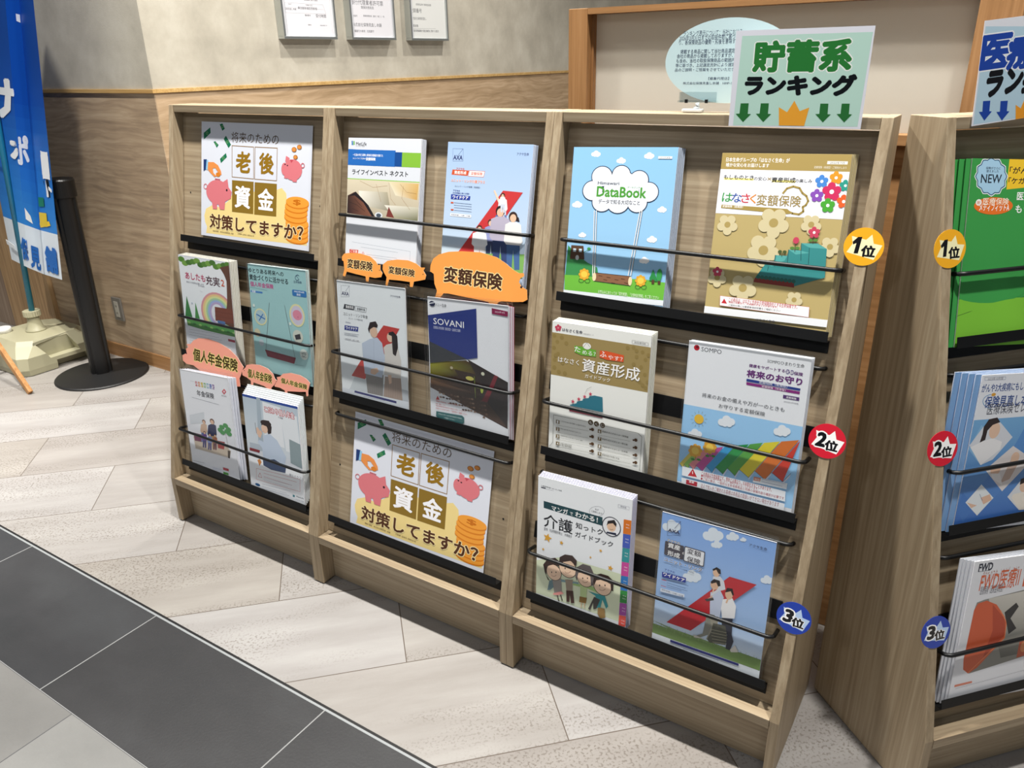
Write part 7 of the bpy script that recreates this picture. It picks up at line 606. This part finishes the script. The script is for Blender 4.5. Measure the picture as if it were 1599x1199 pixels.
BT = [[-1.8446, 0.33, 1.557], [-1.3375, 0.245, 1.5274], [-1.3441, 0.3, 1.5301], [-1.108, 0.225, 1.5148]]
BB = [[-2.0195, 0.33, 0.4507], [-1.6961, 0.245, 0.4675], [-1.6902, 0.3, 0.4262], [-1.3889, 0.225, 0.4555]]
BT = [Vector(p) for p in BT]; BB = [Vector(p) for p in BB]
def cloth(a, v):                       # a: 0..3 across the folds, v: 0 bottom .. 1 where the frame cuts it, above 1 further up
    i = min(int(max(a,0)), 2); f = a-i; f2 = f*f*(3-2*f)*.35+f*.65
    return BB[i].lerp(BB[i+1], f2).lerp(BT[i].lerp(BT[i+1], f2), v)
r = empty('banner', Matrix.Translation(cloth(3,0))); props(r, 'folded blue hanging banner with white lettering and a white hem at the left edge', 'banner')
inv = Matrix.Translation(-cloth(3,0)); off_n = Vector((.35,-.93,0)).normalized()
def bmap(x, y, z): return inv @ (cloth(x/100, y/1000)+off_n*(z/1000))
p = Print(None,None,0,0,bmap); NR=26; top_v=1.22; hem=.175
for i in range(36):
    for j in range(NR):
        for (v0,v1) in ((j/NR*top_v,(j+1)/NR*top_v),):
            vc=(v0+v1)/2; a0,a1=i/36*3,(i+1)/36*3
            if vc<hem: c=hx('DDE6EE')
            else:
                t=min(1,max(0,(vc-hem)/.5)); A_=hx('2E86D8'); B_=hx('0A4FB0'); c=tuple(A_[k]*(1-t)+B_[k]*t for k in range(3))
            p.poly([(a0*100,v0*1000),(a1*100,v0*1000),(a1*100,v1*1000),(a0*100,v1*1000)], c)
p.z=2.2; p.dz=.1
W_='F2F5F8'
p.add([('T',W_,[20,595,112,742],'サ',.05,None,0,0),('T',W_,[70,430,175,548],'ポ',.05,None,0,0),('P',W_,[168,935,198,930,198,955,168,958]),('T',W_,[250,395,292,505],'ー',.05,None,0,0),('T',W_,[262,330,296,395],'ト',.05,None,0,0),
       ('L','F0C828',[215,210,260,225],18,0),('P','E0C020',[212,205,252,210,252,265,212,262]),('P','1E7A5A',[215,285,245,290,245,325,215,322]),('P',W_,[120,215,160,205,150,235,118,262])])
p.add([('T','2468B8',[70,30,118,130],'保',.05,None,0,0),('T','2468B8',[128,10,190,110],'見',.05,None,0,0),('T','2468B8',[225,18,285,130],'舗',.05,None,0,0)])
link('cloth', p.mesh('cloth','cloth'), r)
for v_, L_ in ((.085,.0),(.43,.0)):
    a_=cloth(.15,v_); zt=a_.z; tpole=(zt-.20)/PD.z; q_=Vector((-1.83,.27,.20))+PD*tpole
    bm=bmesh.new(); d=Vector((0,0,.011)); n_=Vector((0,-.016,0))
    A=[bm.verts.new(inv@x) for x in (a_+n_-d,a_+n_+d,q_+n_+d+Vector((-.016,0,0)),q_+n_-d+Vector((-.016,0,0)))]; bm.faces.new(A)
    B=bmesh.ops.extrude_face_region(bm,geom=bm.faces[:]); bmesh.ops.translate(bm,vec=(0,.0012,0),verts=[x for x in B['geom'] if isinstance(x,bmesh.types.BMVert)])
    bm_obj('pole_tab', bm, 'tab_white', r)


# ------------------------------------------------------------------ wooden easel at the left edge
r = empty('easel', Matrix.Translation((-1.44,.0,0))); props(r, 'light wood easel leg reaching in from the left edge', 'easel')
def leg(p0, p1, wd=.012, dp=.009):
    bm = bmesh.new(); p0=Vector(p0); p1=Vector(p1); d=(p1-p0).normalized(); a=Vector((1,0,0)); a=(a-d*a.dot(d)).normalized(); b_=d.cross(a)
    A=[bm.verts.new(p0+a*i*wd+b_*j*dp) for i,j in ((-1,-1),(1,-1),(1,1),(-1,1))]; B=[bm.verts.new(p1+a*i*wd+b_*j*dp) for i,j in ((-1,-1),(1,-1),(1,1),(-1,1))]
    bm.faces.new(A[::-1]); bm.faces.new(B)
    for i in range(4): bm.faces.new((A[i],A[(i+1)%4],B[(i+1)%4],B[i]))
    return bm
bm_obj('leg', leg((.009,0,.006),(-.34,0,.385)), 'easel_wood', r, bevel=.001)
bm_obj('leg', leg((-.69,0,.006),(-.342,0.001,.37)), 'easel_wood', r, bevel=.001)
bm_obj('leg', leg((-.36,-.30,.006),(-.342,-.02,.375)), 'easel_wood', r, bevel=.001)
